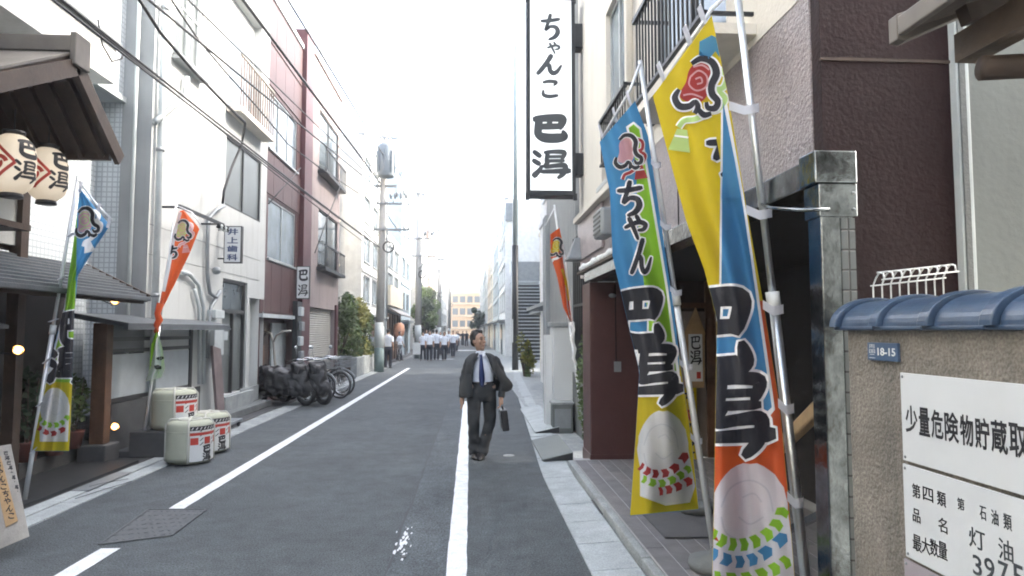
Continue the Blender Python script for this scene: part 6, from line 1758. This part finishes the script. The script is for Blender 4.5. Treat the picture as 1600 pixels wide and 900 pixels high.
# ---- left far: orange, wrapped round its pole at the foot
f5 = thing('banner_flag', 'orange banner twisted around its pole above the straw barrels', 'flag', (-4.6, 9.4, 0), 'restaurant banner flags')
D5 = 9.45
F5 = Flag(f5, [(280,330),(268,370),(260,410),(254,450),(248,480)], [(287,328),(312,357),(297,395),(275,440),(256,478)], D5, lambda u, v: .06*math.sin(6*u+3*v), 10, 26)
F5.cloth(C_ORG)
fan_crest(F5, 285, 362, 17, .008, -5, C_LGRN, C_PINK, (.2,1.5))
F5.decal('pale_edge', C_LINE, [[(280,330),(284,332),(274,372),(266,420),(258,456),(253,455),(259,410),(267,370)]], .006)
F5.glyph('character', 'ち', (262,384,278,404), .2, .012, C_BLK, C_LINE, 1.2)
mb = MB(); mb.tube([on_y(p[0],p[1],D5-.02) for p in ((251,474),(246,490),(249,500),(243,512),(245,520))], [.05,.04,.05,.035,.03], 8); mb.build('twist', C_ORG, f5, True)
F6 = Flag(f5, [(243,518),(236,540),(234,575),(228,596)], [(246,518),(254,545),(258,575),(252,590)], D5-.02, lambda u, v: .05*math.sin(9*u+2*v), 8, 14)
F6.cloth(C_GRN, 'lower_cloth')
F6.decal('white_part', C_WHT, [[(246,520),(262,520),(262,600),(226,604),(238,560)]], .006)
F6.decal('print', C_BLK, [blob(250,560,6,3,8,.3,2), blob(247,574,7,4,8,.3,3)], .010)
PP5 = [(276,315),(262,395),(250,470),(238,580),(222,704)]
flag_pole(f5, PP5, D5+.04, .020, None, .02)
MB().tube([on_y(278,322,D5), on_y(300,332,D5), on_y(314,352,D5)], .009, 8).build('top_arm', M_POLE, f5, True)

# ================================================================== people
def limb(mb, pts, rs, n=12): mb.tube(pts, rs, n)
def hand(mb, wrist, d, side, curl, s=1.0):
    """palm, four fingers and a thumb; d = direction of the hand, side = thumb side"""
    w, d, t = Vector(wrist), Vector(d).normalized(), Vector(side).normalized(); nrm = d.cross(t).normalized()
    mb.tube([w-d*.02, w+d*.03*s, w+d*.085*s], [.024*s, .033*s, .030*s], 10)
    for k in range(4):
        b = w + d*.085*s + t*(.026-.0175*k)*s; L = (.066,.076,.070,.054)[k]*s
        p1 = b + d*L*.45 + nrm*curl*.012*s; p2 = p1 + d*L*.33*(1-curl*.5) + nrm*curl*.024*s; p3 = p2 + d*L*.25*(1-curl) + nrm*curl*.022*s
        mb.tube([b-d*.02, p1, p2, p3], [.0095*s, .009*s, .008*s, .006*s], 7)
    b = w + d*.03*s + t*.026*s
    mb.tube([b, b+t*.022*s+d*.028*s, b+t*.026*s+d*.058*s+nrm*curl*.015*s], [.012*s, .0105*s, .008*s], 7)
def head(mb, c, yaw, pitch=0.0, s=1.0):
    """skull, jaw, nose, brow, ears; faces -y at yaw 0"""
    m2 = MB()
    m2.ball((0,.012,.03), (.077,.098,.092), 16, 12); m2.loft([(0,-.030,-.115,.022,.026),(0,-.026,-.095,.044,.052),(0,-.016,-.06,.060,.074),(0,-.006,-.01,.069,.086)], 16)
    m2.tube([(0,-.088,.030),(0,-.100,.004),(0,-.112,-.022),(0,-.094,-.032)], [.009,.011,.015,.010], 8)
    m2.ball((0,-.080,.040), (.055,.016,.012), 12, 6); m2.ball((0,-.086,-.062), (.026,.012,.012), 10, 6); m2.ball((0,-.074,-.10), (.024,.018,.018), 10, 6)
    for q in (-1,1): m2.ball((q*.078,.012,.0), (.012,.022,.034), 10, 8); m2.ball((q*.045,-.066,-.02), (.02,.018,.022), 8, 6)
    X = Matrix.Translation(Vector(c)) @ Matrix.Rotation(yaw, 4, 'Z') @ Matrix.Rotation(pitch, 4, 'X') @ Matrix.Scale(s, 4)
    mb.add([X @ Vector(v) for v in m2.v], m2.f); return X
def face_parts(root, X, hair_back=True):
    for q in (-1,1):
        mb = MB(); mb.ball((q*.031,-.083,.018), (.013,.008,.007), 10, 6); mb.v = [tuple(X @ Vector(v)) for v in mb.v]; mb.build('eye', M_BLACK, root, True)
        mb = MB(); mb.tube([(q*.014,-.096,.042),(q*.034,-.093,.048),(q*.052,-.078,.040)], [.004,.005,.003], 6); mb.v = [tuple(X @ Vector(v)) for v in mb.v]; mb.build('eyebrow', M_HAIR, root, True)
    mb = MB(); mb.tube([(-.024,-.093,-.062),(0,-.099,-.064),(.024,-.093,-.062)], [.004,.006,.004], 6); mb.v = [tuple(X @ Vector(v)) for v in mb.v]
    mb.build('mouth', mat('lip', (.30,.13,.10), rough=.5), root, True)
def hair(root, X, seed=1, vol=1.0):
    rnd = random.Random(seed); m2 = MB()
    m2.ball((0,.042,.060), (.083*vol,.092*vol,.084*vol), 18, 12)
    for k in range(26):
        a = rnd.uniform(0, 6.28); e = rnd.uniform(.25,1.3)
        p = Vector((.08*math.cos(a)*math.cos(e), .03+.10*math.sin(a)*math.cos(e), .06+.085*math.sin(e)))
        if p.y < -.02 and p.z < .115: continue
        m2.ball(p, (.022,.022,.020), 7, 5)
    m2.ball((.02,-.012,.128), (.05,.04,.028), 10, 6); m2.ball((0,.085,-.01), (.066,.036,.06), 12, 8)
    for q in (-1,1): m2.ball((q*.074,.02,.035), (.016,.040,.045), 8, 6)
    o = MB(); o.v = [tuple(X @ Vector(v)) for v in m2.v]; o.f = m2.f
    ob = o.build('hair', M_HAIR, root); union(ob, .010, 3, .5); return ob

# ---------------- the walking man in the grey suit
mx = ground(745, 716)
def P(px, py, dy=0.0):
    """photograph point -> local point of the man (metres from his feet)"""
    q = on_y(px, py, mx.y+dy); return Vector((q.x-mx.x, dy, q.z))
man = thing('person', 'man in open grey suit and blue tie walking and looking aside', 'person', (0,0,0))
hipL, hipR = P(741,604), P(764,604)
kneeL, kneeR = P(740,660,-.10), P(766,658,.06)
ankL, ankR = P(741,708,.02), P(752,706,-.02)
ankL.z, ankR.z = .085, .085
shL, shR = P(733,560), P(775,560)
elL, wrL = P(724,592,.04), P(722,622,.0)
elR, wrR = P(787,592,.05), P(783,622,-.02)
neck, hd = P(751,553), P(748,533,-.03)
b = MB()
b.loft([((hipL.x+hipR.x)/2,0,.78,.13,.10),((hipL.x+hipR.x)/2,0,.92,.165,.115),(P(753,592).x,0,1.06,.145,.10),(P(753,575).x,0,1.18,.140,.10),(P(753,565).x,0,1.27,.125,.085),(neck.x,0,1.34,.065,.060),(neck.x,.0,1.41,.055,.06)], 18)
limb(b, [neck+Vector((0,.0,-.04)), neck+Vector((0,-.005,.03)), hd+Vector((0,.01,-.06))], [.054,.050,.050])
for h_, k_, a_ in ((hipL,kneeL,ankL),(hipR,kneeR,ankR)):
    limb(b, [h_+Vector((0,0,.02)), h_.lerp(k_,.5), k_, k_.lerp(a_,.4)+Vector((0,.015,0)), a_], [.092,.078,.058,.056,.040])
    limb(b, [a_+Vector((0,.03,-.03)), a_+Vector((0,-.05,-.055)), a_+Vector((0,-.10,-.062))], [.032,.022,.014])
for s_, e_, w_ in ((shL,elL,wrL),(shR,elR,wrR)): limb(b, [s_+Vector((0,0,-.02)), e_, w_], [.028,.034,.029])
Xh = head(b, hd, R(44), R(-6), 1.02)
hand(b, wrL, (.02,-.1,-1), (.3,-1,0), .45); hand(b, wrR, (-.05,-.05,-1), (-.2,-1,0), .85)
body = b.build('body', M_SKIN, man); union(body, .0075, 4, .5)
face_parts(man, Xh); hair(man, Xh, 3, 1.06)
# shirt
b = MB(); cx = P(753,570).x
b.loft([(cx,0,.985,.158,.118),(cx,-.002,1.06,.158,.116),(cx,-.004,1.16,.160,.120),(cx,0,1.27,.150,.112),(cx,0,1.325,.11,.090),(neck.x,.0,1.38,.078,.08),(neck.x,.0,1.40,.066,.07)], 22)
limb(b, [shL, shL.lerp(elL,.5)], [.036,.036]); limb(b, [shR, shR.lerp(elR,.5)], [.036,.036])
b.loft([(neck.x,-.004,1.38,.070,.074),(neck.x,-.010,1.435,.062,.070)], 18)
sh_ = b.build('shirt', M_SHIRT, man); union(sh_, .012, 5, .5)
mb = MB()
for q in (-1,1):
    mb.add([(neck.x+q*.004,-.090,1.385),(neck.x+q*.055,-.075,1.435),(neck.x+q*.066,-.100,1.39),(neck.x+q*.035,-.125,1.345)], [(0,1,2,3)])
mb.build('collar', M_SHIRT, man)
# tie
mb = MB(); tx = P(751,560).x
secs = [(1.385,.022,-.108),(1.355,.016,-.122),(1.29,.023,-.132),(1.16,.034,-.138),(1.06,.040,-.134),(.985,.030,-.136),(.955,.004,-.136)]
for (z,w,y) in secs:
    xx = tx+.012*(1.38-z)*4; mb.v += [(xx-w,y,z),(xx,y-.008,z),(xx+w,y,z),(xx,y+.012,z)]
for i in range(len(secs)-1):
    for k in range(4): mb.f.append((4*i+k, 4*i+(k+1)%4, 4*i+4+(k+1)%4, 4*i+4+k))
mb.f += [(0,1,2,3), tuple(len(mb.v)-1-k for k in range(4))]
mb.build('tie', M_TIE, man, True)
# trousers with folds
b = MB(); hx = (hipL.x+hipR.x)/2
b.loft([(hx,0,1.01,.162,.122),(hx,0,.93,.178,.130),(hx,.0,.82,.176,.130),(hx,0,.76,.15,.115)], 20)
for h_, k_, a_ in ((hipL,kneeL,ankL),(hipR,kneeR,ankR)):
    e = a_+Vector((0,.01,-.035))
    pts = [h_+Vector((0,0,-.02)), h_.lerp(k_,.35), h_.lerp(k_,.7), k_, k_.lerp(e,.3)+Vector((0,.015,0)), k_.lerp(e,.6)+Vector((0,.02,0)), k_.lerp(e,.85)+Vector((0,.01,0)), e]
    limb(b, pts, [.098,.098,.088,.080,.076,.076,.080,.082], 16)
tr_ = b.build('trousers', M_SUIT, man); union(tr_, .012, 3, .5)
for v in tr_.data.vertices:
    n_ = _noise.noise(Vector((v.co.x*7, v.co.y*7, v.co.z*16))); amp = .012 if v.co.z < .7 else .005
    c_ = Vector((hx, 0, v.co.z)); d_ = (v.co-c_); d_.z = 0
    v.co += (d_.normalized() if d_.length > 1e-4 else Vector())*n_*amp
    v.co.y += .012*math.sin(v.co.z*42+v.co.x*9)*(1 if v.co.z < .35 else .25)
mb = MB(); mb.loft([(hx,0,.985,.168,.127),(hx,0,1.02,.166,.125)], 24); mb.build('belt', M_BLACK, man, True)
MB().box(tx+.03, tx+.075, -.136, -.126, .985, 1.022).build('buckle', M_CHROME, man)
# shoes
for a_, rz in ((ankL, R(8)), (ankR, R(-10))):
    mb = MB(); mb.loft([(0,-.045,.0,.046,.135),(0,-.045,.022,.050,.140),(0,-.035,.05,.045,.118),(0,.012,.085,.038,.065),(0,.02,.10,.034,.05)], 18)
    X = Matrix.Translation((a_.x, a_.y, .002)) @ Matrix.Rotation(rz, 4, 'Z'); mb.v = [tuple(X @ Vector(v)) for v in mb.v]; mb.build('shoe', M_SHOE, man, True)
# jacket: open shell with flying fronts, plus sleeves
lev = [ # z, list of (x, y) from his right front edge (picture left) round the back to the other front edge
 (1.395, [(-.042,-.070),(-.075,-.05),(-.095,.0),(-.07,.06),(.0,.085),(.07,.06),(.10,.0),(.08,-.05),(.055,-.070)]),
 (1.375, [(-.050,-.090),(-.10,-.075),(-.150,.0),(-.10,.075),(.0,.10),(.10,.075),(.155,.0),(.105,-.075),(.066,-.090)]),
 (1.335, [(-.062,-.115),(-.135,-.095),(-.192,.0),(-.135,.10),(.0,.12),(.135,.10),(.198,.0),(.14,-.095),(.085,-.115)]),
 (1.25, [(-.095,-.145),(-.16,-.12),(-.208,.0),(-.15,.12),(.0,.14),(.15,.12),(.215,.0),(.18,-.12),(.118,-.145)]),
 (1.13, [(-.115,-.160),(-.18,-.14),(-.215,.0),(-.17,.13),(.0,.145),(.19,.13),(.29,.02),(.275,-.11),(.180,-.150)]),
 (1.03, [(-.120,-.172),(-.20,-.155),(-.245,.0),(-.19,.13),(.0,.145),(.22,.14),(.36,.05),(.375,-.06),(.235,-.140)]),
 (.97,  [(-.118,-.185),(-.215,-.175),(-.275,.0),(-.205,.135),(.0,.15),(.24,.15),(.395,.09),(.425,-.01),(.275,-.110)]),
 (.90,  [(-.112,-.190),(-.215,-.185),(-.28,.0),(-.215,.14),(.0,.155),(.24,.16),(.385,.12),(.405,.03),(.25,-.09)]),
 (.82,  [(-.125,-.190),(-.21,-.19),(-.275,.0),(-.22,.145),(.0,.16),(.21,.16),(.31,.13),(.33,.10),(.29,.06)])]
jx = P(752,560).x
hem = {7: [0,0,.0,.03,.05,.06,.06,.05,.07]}
mb = MB(); K = 33
for li, (z, pts) in enumerate(lev):
    sp_pts = smooth_path([(p[0], p[1], 1) for p in pts], 4)
    for k, p in enumerate(sp_pts):
        t = k/(len(sp_pts)-1)
        zz = z + (hem[7][min(8, int(t*8))] if li == len(lev)-1 else 0)
        w = .010*math.sin(k*1.3+z*9)*(1.5-z)
        mb.v.append((jx+p[0]*(1+w), p[1]+w, zz))
K = len(smooth_path([(p[0],p[1],1) for p in lev[0][1]], 4))
for li in range(len(lev)-1):
    for k in range(K-1): mb.f.append((li*K+k, li*K+k+1, (li+1)*K+k+1, (li+1)*K+k))
jk = mb.build('jacket', M_SUIT, man, True)
so = jk.modifiers.new('thick', 'SOLIDIFY'); so.thickness = .012; so.offset = 1
su = jk.modifiers.new('soft', 'SUBSURF'); su.levels = 1; su.render_levels = 1
for v in jk.data.vertices:
    v.co += _noise.noise_vector(v.co*9)*.014*(1.6-v.co.z)
b = MB()
for s_, e_, w_, sg in ((shL,elL,wrL,-1),(shR,elR,wrR,1)):
    w2 = w_+(e_-w_).normalized()*.005
    limb(b, [s_+Vector((-sg*.035,0,.012)), s_+Vector((sg*.008,0,-.035)), s_.lerp(e_,.55), e_, e_.lerp(w2,.5), w2], [.046,.056,.056,.053,.050,.048], 14)
sl_ = b.build('sleeves', M_SUIT, man); union(sl_, .012, 4, .5)
for v in sl_.data.vertices: v.co += _noise.noise_vector(v.co*16)*.008
# lapels
for q, xs in ((-1, [(-.035,1.40),(-.060,1.345),(-.095,1.25),(-.115,1.13),(-.12,1.06)]), (1, [(.048,1.40),(.084,1.345),(.118,1.25),(.165,1.13),(.20,1.06)])):
    mb = MB(); ws = [.02,.075,.085,.05,.008]
    for (x, z), w in zip(xs, ws):
        yy = -.10-.062*min(1,(1.40-z)/.2); mb.v += [(jx+x, yy-.020, z), (jx+x+q*w, yy+.012-.012, z+.01)]
    mb.f = [(2*k,2*k+1,2*k+3,2*k+2) for k in range(len(xs)-1)]
    o = mb.build('lapel', M_SUIT, man, True); so = o.modifiers.new('thick','SOLIDIFY'); so.thickness = .006
place(man, (mx.x, mx.y, 0))
man.scale = (1,1,1)
# briefcase in his left hand
bc = thing('briefcase', 'slim black briefcase carried at the walking man\'s side', 'briefcase', (0,0,0))
hp_ = wrR + Vector((-.004,-.005,-.105))
X = Matrix.Translation((hp_.x+.02, hp_.y, hp_.z)) @ Matrix.Rotation(R(2), 4, 'Z') @ Matrix.Rotation(R(-7), 4, 'Y')
def bbox(x0,x1,y0,y1,z0,z1,nm,m,bev=0.0):
    mb = MB().box(x0,x1,y0,y1,z0,z1); mb.v = [tuple(X @ Vector(v)) for v in mb.v]; return mb.build(nm, m, bc, bevel=bev)
bbox(-.045,.045,-.19,.19,-.31,-.04,'case',M_BLACK,.012); bbox(-.047,.047,-.192,.192,-.175,-.165,'seam',M_DARKM)
mb = MB().tube([X @ Vector(v) for v in ((0,-.07,-.05),(0,-.06,.0),(0,.06,.0),(0,.07,-.05))], .009, 8); mb.build('handle', M_BLACK, bc, True)
for y in (-.12,.12): bbox(-.05,-.045,y-.015,y+.015,-.10,-.06,'clasp',M_CHROME)
place(bc, (mx.x, mx.y, 0))

# ---------------- office workers farther off, white shirts and dark trousers
def walker(stride, label, seed):
    t = thing('person', label, 'person', (0,0,0), 'office workers in white shirts walking in the distance')
    rnd = random.Random(seed); st_ = stride
    hl, hr_ = Vector((-.09,0,.86)), Vector((.09,0,.86)); kl, kr = Vector((-.09,-.10*st_-.02,.47)), Vector((.09,.08*st_-.02,.46)); al, ar = Vector((-.08,-.16*st_,.09)), Vector((.08,.20*st_,.10))
    sl, sr = Vector((-.18,0,1.36)), Vector((.18,0,1.36)); el, er = Vector((-.24,.07*st_+.02,1.10)), Vector((.24,-.05*st_+.02,1.10)); wl_, wr_ = Vector((-.24,.06*st_-.06,.86)), Vector((.24,-.12*st_-.05,.87))
    b = MB()
    b.loft([(0,0,.80,.14,.10),(0,0,1.05,.14,.095),(0,0,1.3,.17,.11),(0,0,1.40,.12,.09),(0,0,1.46,.055,.06)], 14)
    limb(b, [(0,0,1.40),(0,-.01,1.52)], [.055,.052], 10)
    for h_, k_, a_ in ((hl,kl,al),(hr_,kr,ar)): limb(b, [h_, k_, a_], [.085,.056,.042], 10); limb(b, [a_+Vector((0,.03,-.05)), a_+Vector((0,-.14,-.06))], [.035,.028], 8)
    for s_, e_, w_ in ((sl,el,wl_),(sr,er,wr_)): limb(b, [s_, e_, w_], [.055,.042,.03], 10)
    Xw = head(b, (0,-.03,1.58), R(rnd.uniform(-15,15)), 0, .9)
    hand(b, wl_, (0,-.1,-1), (.2,-1,0), .4); hand(b, wr_, (0,-.1,-1), (-.2,-1,0), .4)
    o = b.build('body', M_SKIN, t); union(o, .012, 3, .5)
    hair(t, Xw, seed, 1.0)
    b = MB(); b.loft([(0,0,.90,.165,.125),(0,0,1.1,.165,.12),(0,0,1.3,.19,.13),(0,0,1.40,.15,.11),(0,0,1.455,.07,.075)], 16)
    for s_, e_ in ((sl,el),(sr,er)): limb(b, [s_, s_.lerp(e_,.9)], [.075,.068], 10)
    o = b.build('shirt', M_SHIRT, t); union(o, .016, 3, .5)
    b = MB(); b.loft([(0,0,.94,.168,.128),(0,0,.80,.165,.125),(0,0,.74,.13,.11)], 16)
    for h_, k_, a_ in ((hl,kl,al),(hr_,kr,ar)): limb(b, [h_, h_.lerp(k_,.6), k_, a_+Vector((0,0,-.03))], [.095,.085,.075,.07], 12)
    o = b.build('trousers', M_TROUS, t); union(o, .016, 3, .5)
    for a_ in (al, ar):
        mb = MB(); mb.loft([(a_.x,a_.y-.04,a_.z-.09,.045,.13),(a_.x,a_.y-.04,a_.z-.06,.046,.125),(a_.x,a_.y+.01,a_.z-.01,.036,.06)], 12); mb.build('shoe', M_SHOE, t, True)
    return t
lab = 'office worker in white shirt and dark trousers in the distant walking group'
w0, w1_, w2_ = walker(1.0, lab, 1), walker(-.8, lab, 2), walker(.4, lab, 3)
spots = [(661,563,w0),(671,564,w1_),(682,562,w2_),(694,563,None),(708,558,None),(677,556,None),(688,555,None),(701,554,None),(666,556,None),(713,549,None)]
used = [w0, w1_, w2_]
ORD = 'first second third fourth fifth sixth seventh eighth ninth tenth'.split()
for k, (px, py, w) in enumerate(spots):
    q = ground(px, py); o = w if w is not None else copy_tree(used[k % 3])
    place(o, (q.x, q.y, 0), R((-12,8,170,5,-6,178,12,-9,4,7)[k]), '%s office worker from the left in the distant white shirted group' % ORD[sorted(s_[0] for s_ in spots).index(px)])
    s_ = 1.0 + .04*((k*7) % 3-1); o.scale = (s_, s_, s_)
q = ground(606, 575); o = copy_tree(w2_); place(o, (q.x, q.y, .02), R(160), 'lone man in white shirt and dark trousers walking beside the nearest utility pole'); del o['group']
# dark suited figures beyond the crossing
dk = copy_tree(w1_)
for c in dk.children:
    if c.name.startswith('shirt'): c.data = c.data.copy(); c.data.materials[0] = M_TROUS
for k, (px, py) in enumerate(((716,541),(723,540),(729,541))):
    q = ground(px, py); o = dk if k == 0 else copy_tree(dk); place(o, (q.x, q.y, 0), R(20*k-20), ('left','middle','right')[k]+' one of three dark suited people beyond the far stop line'); o['group'] = 'dark suited people beyond the crossing'
# person stooping by the shop with a bicycle
q = ground(634, 560); o = copy_tree(w0); place(o, (-4.05, 39.0, .02), R(70), 'person in pale clothes in front of the far timber shop'); del o['group']
o = copy_tree(bk0); place(o, (-3.95, 37.9, .016), R(10), 'bicycle parked before the far timber shop'); o['group'] = 'bicycles parked by the far shop'

# ================================================================== bright summer haze
hz = MB().box(-60, 60, -30, 235, -1.0, 17.5)
hzm = bpy.data.materials.new('haze_air'); hzm.use_nodes = True
n, l = hzm.node_tree.nodes, hzm.node_tree.links
for nd in list(n):
    if nd.type != 'OUTPUT_MATERIAL': n.remove(nd)
pv = n.new('ShaderNodeVolumePrincipled')
pv.inputs['Color'].default_value = (.95, .97, 1.0, 1)
pv.inputs['Density'].default_value = 0.0022
pv.inputs['Anisotropy'].default_value = 0.3
l.new(pv.outputs[0], n['Material Output'].inputs['Volume'])
o = hz.build('haze', hzm); o['kind'] = 'stuff'
